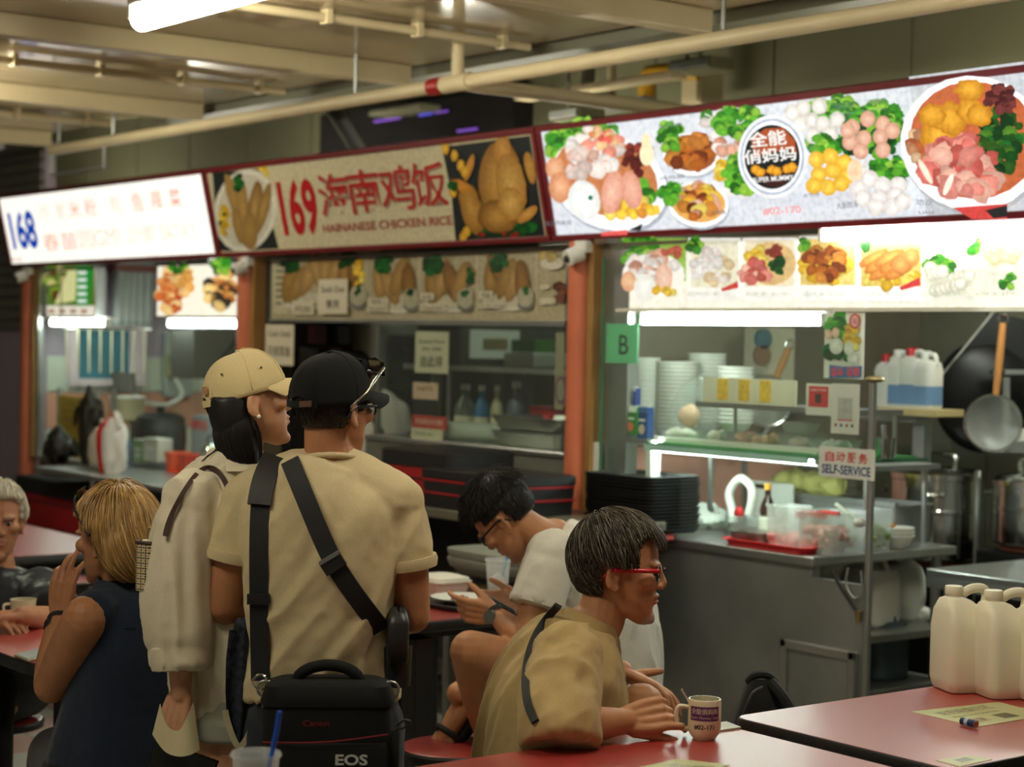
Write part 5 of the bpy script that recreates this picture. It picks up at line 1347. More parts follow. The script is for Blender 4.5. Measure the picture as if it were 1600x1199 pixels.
build('vent', B((uq - .012, lerp(q0.y, q1.y, .25), lerp(q0.z, q1.z, .3)), (uq + .004, lerp(q0.y, q1.y, .75), lerp(q0.z, q1.z, .7))), mat('straw', srgb(150, 140, 95), rough=.6), t)
build('cabinet_post', B((uq - .38, q1.y + .2, 0), (uq - .3, q1.y + .28, q0.z)), M_steel_d, t)
q0, q1 = PU(835, 560, uq + .2), PU(868, 532, uq + .2)
t = thing('green_sign_box', (uq, q0.y, q0.z), 'small green box behind the glass at the stall corner', 'box')
build('box', B((uq + .0, q0.y, q0.z + .03), (uq + .2, q1.y, q1.z)), mat('leaf_green', srgb(60, 125, 45), rough=.5), t, bevel=.005)
build('tray', B((uq, q0.y - .05, q0.z - .05), (uq + .25, q1.y + .05, q0.z + .028)), mat('milky_film', srgb(185, 192, 178)), t, bevel=.01)
build('stand', B((uq + .05, q0.y + .03, 1.0), (uq + .1, q0.y + .08, q0.z - .05)), M_steel_d, t)
# round logo sheet and yellow board by the column
o, p, w, h = note(866, 520, 882, 640, 4.93, [], 'pale sheet with a purple ring beside the orange column', col=C(150, 140, 112))
p.k = 2
p.blob(876, 610, 9, 22, C(110, 70, 100)); p.blob(876, 610, 6, 17, C(150, 140, 112)); p.done('printed_face', print_mat('print_unlit'), o)
# insulated carriers and grey lids in front of the counter
def carrier(x0, y0, x1, y1, v, dep, label, lidf=.3, dark=False):
 m_, base, w, h = rbox(x0, y0, x1, y1, v, dep)
 t = thing('insulated_carrier', base, label, 'carrier', 'red and black insulated carriers')
 cx, cy, zb = base
 mr = mat('carrier_red', srgb(150, 22, 26), rough=.6, var=.12) if not dark else mat('carrier_black', srgb(24, 22, 22), rough=.6)
 mk = mat('carrier_black', srgb(24, 22, 22), rough=.6)
 build('body', MB().loft([rrect(w * .97, dep * .97, zb, (cx, cy, 0), .03), rrect(w, dep, zb + h * (1 - lidf), (cx, cy, 0), .03)]), mr, t, smooth=SM)
 build('lid', MB().loft([rrect(w * 1.02, dep * 1.02, zb + h * (1 - lidf) + .002, (cx, cy, 0), .035), rrect(w * 1.02, dep * 1.02, zb + h * .96, (cx, cy, 0), .035), rrect(w * .95, dep * .95, zb + h, (cx, cy, 0), .03)]), mk, t, smooth=SM)
 for f_ in ((.35, .68) if dark else (.5,)):
  zz = zb + h * f_
  build('piping', MB().loft([rrect(w * 1.01, dep * 1.01, zz, (cx, cy, 0), .03), rrect(w * 1.01, dep * 1.01, zz + .008, (cx, cy, 0), .03)]), mat('carrier_red', srgb(150, 22, 26)) if dark else mk, t, smooth=SM)
 return t
carrier(592, 702, 700, 795, 4.40, .35, 'red insulated carrier with black lid in front of the chicken stall')
carrier(655, 738, 800, 800, 4.36, .33, 'black insulated carrier with red piping in front of the steel counter', .25, True)
carrier(22, 752, 150, 828, 4.58, .26, 'red insulated carrier with black lid at the far left', .35)
# table that carries them
za = PV(727, 800, 4.36).z
t = thing('grey_bench', (-6.9, 4.4, 0), 'long grey bench table under the insulated carriers', 'table')
build('bench_top', B((-7.75, 4.34, za - .04), (-5.25, 4.84, za - .001)), mat('grey_laminate', srgb(92, 88, 74), rough=.4), t, bevel=.006)
for x in (-7.6, -6.7, -5.4): build('leg', B((x, 4.5, 0), (x + .06, 4.6, za - .04)), M_blackmat, t)
build('modesty_panel', B((-7.6, 4.6, .3), (-5.4, 4.62, za - .04)), M_dark, t)
zl_ = PV(86, 828, 4.58).z
t = thing('grey_bench', (-11, 4.6, 0), 'dark bench under the far left red carrier', 'table')
build('bench_top', B((-12.5, 4.35, zl_ - .04), (-10.25, 4.85, zl_ - .001)), mat('dark_laminate', srgb(60, 40, 36), rough=.4), t, bevel=.006)
for x in (-12.3, -11.3, -10.4): build('leg', B((x, 4.5, 0), (x + .06, 4.6, zl_ - .04)), M_blackmat, t)
# stacked grey tub lids on a trolley behind the young man
q = PV(745, 880, 3.98)
for k in range(2):
 zz = PV(735, 868 + k * 14, 3.98).z
 t = thing('grey_tub_lid', (q.x, 4.1, zz), ('upper grey tub with rounded corners behind the young man', 'lower grey tub with rounded corners behind the young man')[k], 'tub', 'grey plastic tubs')
 build('tub_rim', MB().loft([rrect(.44, .34, zz - .02, (q.x, 4.15, 0), .08), rrect(.46, .36, zz, (q.x, 4.15, 0), .09), rrect(.46, .36, zz + .012, (q.x, 4.15, 0), .09), rrect(.40, .30, zz + .014, (q.x, 4.15, 0), .08)]), mat('grey_tub', srgb(128, 130, 118), rough=.45), t, smooth=SM)
 build('tub_side', MB().loft([rrect(.38, .28, zz - .05, (q.x, 4.15, 0), .07), rrect(.43, .33, zz - .021, (q.x, 4.15, 0), .08)]), mat('grey_tub', srgb(128, 130, 118)), t, smooth=SM)
zz = PV(735, 882, 3.98).z - .052
t = thing('tub_trolley', (q.x, 4.15, 0), 'dark trolley with tan cartons under the grey tubs', 'trolley')
build('deck', B((q.x - .25, 3.98, zz - .13), (q.x + .25, 4.0 + .0 + .015, zz - .11)), M_blackmat, t)
build('top_deck', B((q.x - .24, 4.0, zz - .015), (q.x + .24, 4.0 + .31, zz)), M_blackmat, t)
for k in range(7): build('carton', B((q.x - .23 + k * .066, 4.02, zz - .13), (q.x - .23 + k * .066 + .06, 4.28, zz - .016)), mat('tan_carton', srgb(140, 125, 88), rough=.7, var=.15), t)
build('lower_deck', B((q.x - .25, 4.0, zz - .15), (q.x + .25, 4.31, zz - .132)), M_blackmat, t)
for dx in (-.23, .23):
 for yy in (4.02, 4.29): build('post', MB().tube([(q.x + dx, yy, .03), (q.x + dx, yy, zz - .01)], .012, 8), M_steel_d, t)
for dx in (-.23, .23): build('castor', MB().tube([(q.x + dx, 4.0, .03), (q.x + dx, 4.05, .03)], .03, 12), M_black, t, smooth=SM)
# ================================================================== satay stall (168)
c8 = thing('steel_counter', (-10, 5.2, 0), 'steel counter of the satay stall at left', 'counter')
build('worktop', B((-11.34, V0, .83), (-8.68, 5.5, .86)), M_steel, c8, bevel=.005)
build('front_panel', B((-11.34, V0 + .05, .1), (-8.68, V0 + .07, .83)), M_steel_d, c8)
build('shelf', B((-11.3, V0 + .07, .5), (-8.7, 5.48, .52)), M_steel_d, c8)
for x in (-11.3, -10, -8.75): build('leg', MB().tube([(x, V0 + .02, 0), (x, V0 + .02, .83)], .02, 8), M_steel, c8, smooth=SM)
# lower steel table in front with legs
a = PV(216, 738, 4.8); b = PV(335, 742, 4.8)
t = thing('steel_table', (a.x, 4.6, 0), 'low steel side table in front of the satay stall', 'table')
build('worktop', B((PV(140, 738, 4.8).x, 4.45, a.z - .03), (b.x + .1, 4.86, a.z)), M_steel, t, bevel=.005)
for (x, y) in ((a.x + .05, 4.5), (b.x + .05, 4.5), (a.x + .05, 4.8), (b.x + .05, 4.8)): build('leg', MB().tube([(x, y, 0), (x, y, a.z - .03)], .016, 8), M_steel, t, smooth=SM)
build('rail', MB().tube([(a.x + .05, 4.5, .5), (b.x + .05, 4.5, .5)], .012, 8), M_steel, t, smooth=SM)
# window frame of the stall, glass
w8 = struct('window_3', B((-11.28, 4.905, .9), (-8.75, 4.911, 1.73)), M_glass)
build('window_frame', B((-11.33, 4.9, .86), (-11.28, 4.93, 2.06)), M_steel, w8)
build('window_frame', B((-8.72, 4.9, .86), (-8.69, 4.93, 2.06)), M_steel, w8)
# white framed teal window and white pipes on the inner wall
iu = POSTS[0] + .06
y0, y1 = PU(122, 550, iu).y, PU(202, 550, iu).y; z1, z0 = PU(160, 516, iu).z, PU(160, 592, iu).z
w4 = struct('window_4', B((iu - .01, y0, z0), (iu, y1, z1)), mat('teal_pane', srgb(70, 120, 135), rough=.2, var=.15, scale=4))
for bx in (B((iu - .01, y0 - .07, z0 - .05), (iu + .02, y0, z1 + .06)), B((iu - .01, y1, z0 - .05), (iu + .02, y1 + .12, z1 + .06)), B((iu - .01, y0, z1), (iu + .02, y1, z1 + .06)), B((iu - .01, y0, z0 - .05), (iu + .02, y1, z0))):
 build('window_frame', bx, mat('pink_white', srgb(215, 195, 200), rough=.5), w4, bevel=.005)
t = thing('pipe_bank', PU(200, 500, iu), 'bank of white vertical pipes above the teal window', 'pipes')
for k in range(5):
 yy = PU(180 + k * 11, 470, iu).y
 build('pipe', MB().tube([(iu + .05, yy, PU(180, 508, iu).z), (iu + .05, yy, 2.19)], .042, 12), mat('grey_white_pipe', srgb(165, 172, 165), rough=.4), t, smooth=SM)
build('clamp', B((iu + .0, PU(178, 470, iu).y - .05, PU(200, 425, iu).z), (iu + .12, PU(226, 470, iu).y + .05, PU(200, 415, iu).z)), mat('brick_red', srgb(120, 60, 45), rough=.6), t)
# wooden skewers hanging rack: thin hooks
t = thing('hook_rail', PU(170, 515, iu + .3), 'rail of thin hooks hanging inside the satay stall', 'rail')
ur = iu + .5
r0, r1 = PU(95, 512, ur), PU(235, 512, ur)
build('bar', MB().tube([r0, Vector((ur, r1.y, r0.z))], .006, 6), M_chrome, t)
build('bar_hanger', MB().tube([r0, (r0.x, r0.y, 2.2)], .005, 6), M_chrome, t)
for k in range(8):
 yy = lerp(r0.y, r1.y, (k + .5) / 8); build('hook', MB().tube([(ur, yy, r0.z), (ur + .004, yy, r0.z - .28)], .006, 6), mat('pale_bamboo', srgb(200, 190, 160)), t)
# cables and sockets at the right of the stall, dark hood
t = thing('socket_panel', PU(275, 590, iu + .05), 'pale socket panel with looping cables in the satay stall', 'sockets')
q0, q1 = PU(255, 620, iu), PU(300, 520, iu)
build('board', B((iu - .02, q0.y, q0.z), (iu + .03, q1.y, q1.z)), mat('grey_white_pipe', srgb(165, 172, 165)), t, bevel=.01)
for (px, py) in ((270, 562), (270, 582)):
 q = PU(px, py, iu + .04); build('socket', B((iu + .03, q.y - .06, q.z - .04), (iu + .05, q.y + .06, q.z + .04)), mat('olive_socket', srgb(150, 150, 110)), t, bevel=.008)
 build('plug', MB().tube([(iu + .05, q.y, q.z), (iu + .10, q.y, q.z)], .03, 12), M_black if py < 570 else M_white_p, t, smooth=SM)
build('cable', MB().tube(crom([PU(270, 585, iu + .08), PU(285, 615, iu + .08), PU(262, 632, iu + .08), PU(225, 628, iu + .08), PU(205, 605, iu + .08), PU(215, 590, iu + .08)], 6), .014, 8), M_white_p, t, smooth=SM)
build('cable', MB().tube(crom([PU(275, 560, iu + .08), PU(290, 548, iu + .08), PU(305, 540, iu + .08)], 6), .014, 8), M_blackmat, t, smooth=SM)
uh = POSTS[0] + 1.3
t = thing('extractor_hood', PU(340, 560, uh), 'dark sloping extractor hood at the right of the satay stall', 'hood')
build('hood_shell', MB().prism([PU(302, 592, uh), PU(372, 592, uh), PU(372, 515, uh), PU(303, 515, uh)], (-.3, 0, 0)), mat('hood_dark', srgb(72, 68, 58), rough=.4, metal=.4), t)
build('hood_slope', MB().prism([PU(320, 592, uh + .02), PU(374, 592, uh + .02), PU(374, 520, uh + .02)], (.04, 0, 0)), mat('hood_darker', srgb(50, 46, 40), rough=.4, metal=.4), t)
build('hood_duct', B((uh - .28, PU(330, 515, uh).y, PU(330, 515, uh).z), (uh - .05, PU(360, 515, uh).y, 2.2)), M_steel_d, t)
# counter items
Z8 = .86
q = PV(120, 690, 5.2)
m_, base, w, h = rbox(91, 620, 149, 722, 4.97, .012)
t = thing('yellow_menu_stand', (base.x, 4.97, Z8), 'yellow menu board with red writing on the satay counter', 'menu stand')
zt_ = base.z + h
build('board', B((base.x - w / 2, 4.97, Z8 + .01), (base.x + w / 2, 4.985, zt_)), mat('yellow_board', srgb(205, 165, 40), rough=.5), t)
for dx in (-w / 2 - .02, w / 2): build('post', B((base.x + dx, 4.965, Z8), (base.x + dx + .02, 4.99, zt_ + .05)), M_steel, t)
p = Print((base.x - w / 2, 4.9695, Z8), (1, 0, 0), (0, 0, 1), (0, -1, 0)); H_ = zt_ - Z8
p.textm('沙爹', w * .2, H_ * .82, w * .6, H_ * .12, C(120, 60, 20), .0); p.textm('SATAY BEEHOON', w * .1, H_ * .72, w * .8, H_ * .06, C(120, 60, 20), .0)
p.textm('鱿鱼蕹菜', w * .15, H_ * .58, w * .7, H_ * .1, C(150, 70, 20), .0); p.textm('CUTTLEFISH', w * .15, H_ * .48, w * .6, H_ * .06, C(150, 70, 20), .0)
p.done('lettering', print_mat('print_unlit'), t)
M_charred = mat('charred_dark', srgb(34, 30, 18), rough=.5, var=.5, scale=30)
for (px, py, r, lab, sd) in ((112, 705, (.14, .08, .10), 'dark round heap of cuttlefish on the satay counter', 50), (160, 665, (.10, .07, .20), 'tall dark hanging cuttlefish beside the yellow board', 51)):
 q = PV(px, py, 4.87)
 t = thing('cuttlefish', (q.x, 4.87, q.z - r[2]), lab, 'food', 'dark cuttlefish on the satay counter')
 build('body', lump((q.x, 4.80, max(q.z, Z8 + r[2] * .9)), r, sd, .3, 24, 16), M_charred, t, smooth=SM)
 for k in range(6):
  an = k * 1.05; b0 = Vector((q.x + math.cos(an) * r[0] * .6, 4.80 + math.sin(an) * .04, q.z + r[2] * .5))
  build('tentacle', MB().tube(crom([b0, b0 + Vector((math.cos(an) * .06, -.03, .0)), b0 + Vector((math.cos(an) * .09, -.04, -.07 - .04 * (k % 2)))], 4), [.016] * 4 + [.012] * 4 + [.005], 7), M_charred, t, smooth=SM)
# steel shelf with cream pot, black cooker, boxes, orange tubs, bags
q0, q1 = PV(172, 655, 5.2), PV(206, 650, 5.2)
t = thing('steel_rack', (q0.x, 5.3, Z8), 'small steel rack holding a cream pot', 'rack')
build('shelf', B((q0.x, 5.2, q0.z - .015), (q1.x, 5.45, q0.z)), M_chrome, t)
for x in (q0.x + .01, q1.x - .03): build('post', B((x, 5.2, Z8), (x + .025, 5.225, q0.z + .2 * (x < q0.x + .02))), M_steel, t)
q = PV(192, 652, 5.3)
t = thing('cream_pot', (q.x, 5.33, q0.z), 'cream enamel pot on the small steel rack', 'pot')
build('pot_body', MB().lathe([(.09, 0), (.1, .01), (.11, .13), (.115, .135), (.105, .135), (.09, .01), (0, .01)], (q.x, 5.33, q0.z)), mat('cream_enamel', srgb(200, 185, 150), rough=.3), t, smooth=SM)
build('pot_lip', MB().tube(ring_path((q.x, 5.33, q0.z + .137), .112, 0, 6.283, 24, (1, 0, 0), (0, 1, 0)), .006, 6), M_white_p, t, smooth=SM)
q = PV(238, 722, 5.3)
t = thing('rice_cooker', (q.x, 5.35, Z8), 'black rounded cooker on the satay counter', 'cooker')
build('cooker_body', MB().lathe([(.13, 0), (.155, .03), (.165, .14), (.16, .22), (.15, .25), (0, .25)], (q.x, 5.35, Z8), 28), M_black, t, smooth=SM)
build('lid', MB().lathe([(.155, 0), (.15, .03), (.1, .055), (0, .065)], (q.x, 5.35, Z8 + .25), 28), M_black, t, smooth=SM)
build('lid_knob', MB().lathe([(.02, 0), (.03, .02), (.028, .035), (0, .04)], (q.x, 5.35, Z8 + .312), 14), M_black, t, smooth=SM)
for (x0, y0, x1, y1, c, lab) in ((206, 688, 224, 722, C(140, 165, 120), 'pale green box left of the white one on the satay counter'), (224, 686, 246, 722, C(200, 195, 185), 'white printed box on the satay counter')):
 carton(x0, y0, x1, y1, 5.02, .1, c, tuple(v * .8 for v in c), (.6, .6, .62), lab, 'tissue_box')
for k, (px, lab) in enumerate(((267, 'bright orange tub left of its twin on the satay counter'), (288, 'darker orange tub right of its twin on the satay counter'))):
 q = PV(px, 724, 5.02)
 t = thing('orange_tub', (q.x, 5.06, Z8), lab, 'tub', 'orange tubs')
 mo = mat('orange_plastic_%d' % k, srgb(240, 75, 30) if k == 0 else srgb(205, 60, 35), rough=.4)
 build('tub', MB().loft([rrect(.085, .1, Z8, (q.x, 5.06, 0), .015), rrect(.105, .12, Z8 + .10, (q.x, 5.06, 0), .02)]), mo, t, smooth=SM)
 build('rim', MB().loft([rrect(.112, .128, Z8 + .1, (q.x, 5.06, 0), .02), rrect(.112, .128, Z8 + .115, (q.x, 5.06, 0), .02)]), mo, t, smooth=SM)
q = PV(190, 722, 5.0)
t = thing('blue_bottle', (q.x, 5.0, Z8), 'squat blue bottle with green cap behind the carrier bag', 'bottle')
build('bottle_body', MB().lathe([(.07, 0), (.075, .02), (.075, .11), (.05, .16), (.025, .18), (0, .18)], (q.x, 4.99, Z8)), mat('dusty_blue', srgb(120, 130, 165), rough=.4), t, smooth=SM)
build('cap', MB().lathe([(.03, 0), (.03, .03), (0, .03)], (q.x, 4.99, Z8 + .17)), mat('leaf_green', srgb(60, 125, 45)), t, smooth=SM)
# white and red carrier bags standing on the table in front
for (px, py, r, c, lab, sd) in ((188, 735, (.085, .06, .16), C(225, 222, 215), 'white carrier bag with pinched handles on the low steel table', 60), (172, 730, (.05, .06, .15), C(190, 30, 35), 'red carrier bag behind the white one', 61), (152, 745, (.07, .06, .13), C(180, 172, 155), 'beige carrier bag left of the red one', 62)):
 q = PV(px, 760, 4.66)
 zt_ = a.z
 t = thing('carrier_bag', (q.x, 4.66, zt_), lab, 'bag', 'carrier bags on the low table')
 mm = mat('bag_%02x%02x%02x' % tuple(int(v * 255) for v in c), c, rough=.4, var=.08, bump=.3, bscale=30)
 build('bag_body', lump((q.x, 4.62 + (sd - 60) * .03, zt_ + r[2] * .92), r, sd, .26, 22, 16), mm, t, smooth=SM)
 build('bag_ear', lump((q.x + .03, 4.62 + (sd - 60) * .03, zt_ + r[2] * 1.75), (.05, .02, .06), sd + 5, .3), mm, t, smooth=SM)
# steel kettle, grey blue box near the cap woman's back
q = PV(330, 705, 5.1)
t = thing('steel_kettle', (q.x, 5.1, Z8), 'shiny steel kettle at the right end of the satay counter', 'kettle')
build('kettle_body', MB().lathe([(.07, 0), (.075, .02), (.06, .14), (.035, .18), (0, .19)], (q.x, 5.1, Z8)), M_chrome, t, smooth=SM)
build('kettle_handle', MB().tube(ring_path((q.x, 5.1, Z8 + .18), .05, .2, 2.94, 12, (1, 0, 0), (0, 0, 1)), .008, 8), M_black, t, smooth=SM)
m_, base, w, h = rbox(298, 650, 326, 722, 5.2, .1)
t = thing('grey_poster_box', (base.x, 5.2, Z8), 'grey blue box with red print on the satay counter', 'box')
build('box', B((base.x - w / 2, 5.2, Z8), (base.x + w / 2, 5.3, base.z + h)), mat('slate_blue', srgb(110, 120, 125), rough=.5), t, bevel=.004)
build('print_band', B((base.x - w / 2 + .01, 5.197, base.z + h * .7), (base.x + w / 2 - .01, 5.2, base.z + h * .9)), mat('dull_red_print', srgb(150, 60, 60)), t)
# cards standing on the left of the counter, red disc
q = PV(105, 640, 5.4)
for (x0, y0, x1, y1, c, lab, nm) in ((112, 562, 144, 618, C(215, 200, 185), 'pale shop card with red heading above the yellow board', 'card'), (137, 584, 157, 618, C(225, 225, 220), 'white card right of the pale shop card', 'card'), (168, 582, 208, 614, C(95, 92, 84), 'grey metal box behind the cream pot', 'box')):
 m_, base, w, h = rbox(x0, y0, x1, y1, 5.45, .02)
 t = thing('standing_card' if nm == 'card' else 'grey_metal_box', base, lab, nm)
 build('panel', m_, mat('panel_%d' % x0, c, rough=.5), t, bevel=.002)
 build('back_stand', B((base.x - .01, 5.47, Z8 if nm == 'card' else base.z), (base.x + .01, 5.5, base.z + h * .5)), M_steel_d, t)
 if nm == 'card':
  p = Print(base - Vector((w / 2, .0105, 0)), (1, 0, 0), (0, 0, 1), (0, -1, 0)); p.rect(w * .1, h * .75, w * .9, h * .9, C(190, 80, 70)); p.rect(w * .2, h * .3, w * .8, h * .5, C(130, 120, 110)); p.done('printed_face', M_print, t)
q = PV(106, 602, 5.4)
t = thing('red_disc_sign', q, 'small red oval sign beside the pale shop card', 'sign')
build('disc', MB().tube([q, q + Vector((0, .015, 0))], .065, 20), mat('sign_red', srgb(180, 45, 50), rough=.4), t, smooth=SM)
build('stick', MB().tube([q + Vector((0, .01, 0)), Vector((q.x, q.y + .01, Z8))], .006, 6), M_steel_d, t)
# ================================================================== people: tools
def vnoise(P, seed=0):
 """smooth value noise on an (n,3) array, -1..1"""
 P = np.asarray(P, dtype=np.float64); i = np.floor(P).astype(np.int64); f = P - i; f = f * f * (3 - 2 * f)
 def h(a):
  n = (a[:, 0] * 374761393 + a[:, 1] * 668265263 + a[:, 2] * 1274126177 + seed * 974711) & 0x7fffffff
  n = (n ^ (n >> 13)) * 1103515245 & 0x7fffffff
  return ((n ^ (n >> 16)) & 0xffff) / 32767.5 - 1.0
 out = 0
 for dx in (0, 1):
  for dy in (0, 1):
   for dz in (0, 1):
    w = (f[:, 0] if dx else 1 - f[:, 0]) * (f[:, 1] if dy else 1 - f[:, 1]) * (f[:, 2] if dz else 1 - f[:, 2])
    out = out + w * h(i + np.array([dx, dy, dz]))
 return out
def limb(mb, pts, rads, n=14, sub=5):
 """round tapered limb through joints, with round ends"""
 pts = [Vector(p) for p in pts]
 P_ = crom(pts, sub) if len(pts) > 2 else [lerp(pts[0], pts[1], k / sub) for k in range(sub + 1)]
 R_ = croms(rads, sub) if len(pts) > 2 else [lerp(rads[0], rads[1], k / sub) for k in range(sub + 1)]
 mb.tube(P_, R_, n)
 mb.ell(P_[0], (R_[0],) * 3, n=12, m=8); mb.ell(P_[-1], (R_[-1],) * 3, n=12, m=8)
 return mb
def trunk(mb, stations, n=32, sub=4, e=2.4):
 """stations: (centre, side vector, half width, half depth); a rounded-rectangle loft"""
 cs = crom([s[0] for s in stations], sub); sd = crom([s[1] for s in stations], sub)
 hw = croms([s[2] for s in stations], sub); hd = croms([s[3] for s in stations], sub)
 rings = []; k = len(cs)
 for i in range(k):
  t = (cs[min(i + 1, k - 1)] - cs[max(i - 1, 0)]).normalized()
  a = (sd[i] - t * sd[i].dot(t)).normalized(); b = t.cross(a); r = []
  for j in range(n):
   an = 2 * math.pi * j / n; c, s = math.cos(an), math.sin(an)
   x = math.copysign(abs(c) ** (2 / e), c) * hw[i]; y = math.copysign(abs(s) ** (2 / e), s) * hd[i]
   r.append(cs[i] + a * x + b * y)
  rings.append(r)
 return mb.loft(rings)
def fuse(mb, voxel, smooth=6, fac=.5):
 """join overlapping closed shapes into one continuous skin"""
 me = mb.mesh('tmp'); o = bpy.data.objects.new('tmp', me); COL.objects.link(o)
 r = o.modifiers.new('r', 'REMESH'); r.mode = 'VOXEL'; r.voxel_size = voxel; r.use_smooth_shade = True
 if smooth:
  s = o.modifiers.new('s', 'SMOOTH'); s.factor = fac; s.iterations = smooth
 dg = bpy.context.evaluated_depsgraph_get()
 m2 = bpy.data.meshes.new_from_object(o.evaluated_get(dg))
 bpy.data.objects.remove(o); bpy.data.meshes.remove(me)
 return m2
def getv(me):
 a = np.empty(len(me.vertices) * 3, dtype=np.float64); me.vertices.foreach_get('co', a); return a.reshape(-1, 3)
def getn(me):
 a = np.empty(len(me.vertices) * 3, dtype=np.float64); me.vertex_normals.foreach_get('vector', a); return a.reshape(-1, 3)
def setv(me, V): me.vertices.foreach_set('co', V.astype(np.float32).ravel()); me.update()
def put(name, me, m, root):
 """shift a world-space mesh into its thing"""
 V = getv(me) - np.array(root.location); setv(me, V)
 me.name = name
 return link(name, me, m, root, smooth=True)
def wrinkle(me, amp=.004, along=(0, 0, 1), freq=14, squash=.22, seed=0, fine=.0012, focus=None):
 """folds: noise stretched along a direction, pushed along normals"""
 V = getv(me); N_ = getn(me); d = np.array(Vector(along).normalized())
 q = V - np.outer(V @ d, d) * (1 - squash)
 w = vnoise(q * freq, seed); w = w + .5 * vnoise(q * freq * 2.1 + 5.3, seed + 1)
 w = 1 - np.abs(w) * 1.6 + .35 * vnoise(q * freq * .45 + 9.1, seed + 7)
 k = amp
 if focus is not None:
  c, r = focus; dist = np.linalg.norm(V - np.array(c), axis=1); k = amp * (.35 + 1.1 * np.exp(-(dist / r) ** 2))
 V = V + N_ * (w * k)[:, None] + N_ * (vnoise(V * 55, seed + 3) * fine)[:, None]
 setv(me, V); return me
class Frame:
 """head axes: x to the person's right, y forward, z up"""
 def __init__(s, o, fwd, up, scale=1.0):
  s.o = Vector(o); s.y = Vector(fwd).normalized(); s.z = (Vector(up) - s.y * Vector(up).dot(s.y)).normalized(); s.x = s.y.cross(s.z); s.s = scale
  s.R = Matrix((s.x, s.y, s.z)).transposed()
 def p(s, x, y, z): return s.o + (s.x * x + s.y * y + s.z * z) * s.s
 def M(s): return s.R.to_4x4()
 def local(s, V):
  A = np.array([s.x, s.y, s.z]); return ((V - np.array(s.o)) @ A.T) / s.s
def head_prims(mb, f, neck_to, neck_r=.056, female=False, ears=True):
 M = f.M(); k = f.s
 def E(c, r, n=16, m=10, rot=None):
  MM = M @ rot if rot else M
  mb.ell(f.p(*c), tuple(v * k for v in r), MM, n, m)
 E((0, -.010, .034), (.075, .097, .090), 24, 16)
 jw = .92 if female else 1.0
 rings = []
 for (z, hw, y0, y1) in ((.045, .066, -.06, .080), (.015, .068, -.055, .084), (-.025, .066 * jw, -.045, .085), (-.06, .058 * jw, -.025, .083), (-.088, .044 * jw, .0, .080), (-.108, .028 * jw, .03, .077), (-.116, .016, .045, .070)):
  r = []
  for j in range(24):
   an = 2 * math.pi * j / 24; c, s = math.cos(an), math.sin(an)
   x = math.copysign(abs(c) ** .85, c) * hw; y = lerp(y0, y1, .5) + math.copysign(abs(s) ** .9, s) * (y1 - y0) / 2
   r.append(f.p(x, y, z))
  rings.append(r)
 mb.loft(rings)
 limb(mb, [f.p(0, .086, .020), f.p(0, .092, .0), f.p(0, .0985, -.020)], [.0085 * k, .0085 * k, .0108 * k], 10, 3)
 E((0, .094, -.027), (.011, .012, .008), 10, 8)
 for sx in (-1, 1):
  E((sx * .012, .090, -.027), (.0085, .011, .008), 10, 8)
  E((sx * .030, .079, .022), (.027, .012, .010), 12, 8)
  E((sx * .045, .062, -.012), (.024, .022, .022), 12, 8)
  if ears:
   rot = Matrix.Rotation(sx * .35, 4, 'Z') @ Matrix.Rotation(-.15, 4, 'X')
   E((sx * .079, -.012, -.004), (.0075, .019, .032), 14, 12, rot)
   E((sx * .077, -.006, -.030), (.007, .010, .012), 10, 8)
 E((0, .0835, -.050), (.024, .0105, .0068), 12, 8)
 E((0, .0822, -.0625), (.020, .0105, .0075), 12, 8)
 E((0, .073, -.100), (.022, .014, .016), 12, 8)
 limb(mb, [f.p(0, -.022, -.03), lerp(f.p(0, -.02, -.085), Vector(neck_to), .45), neck_to], [.05 * k, neck_r, neck_r * 1.12], 18, 4)
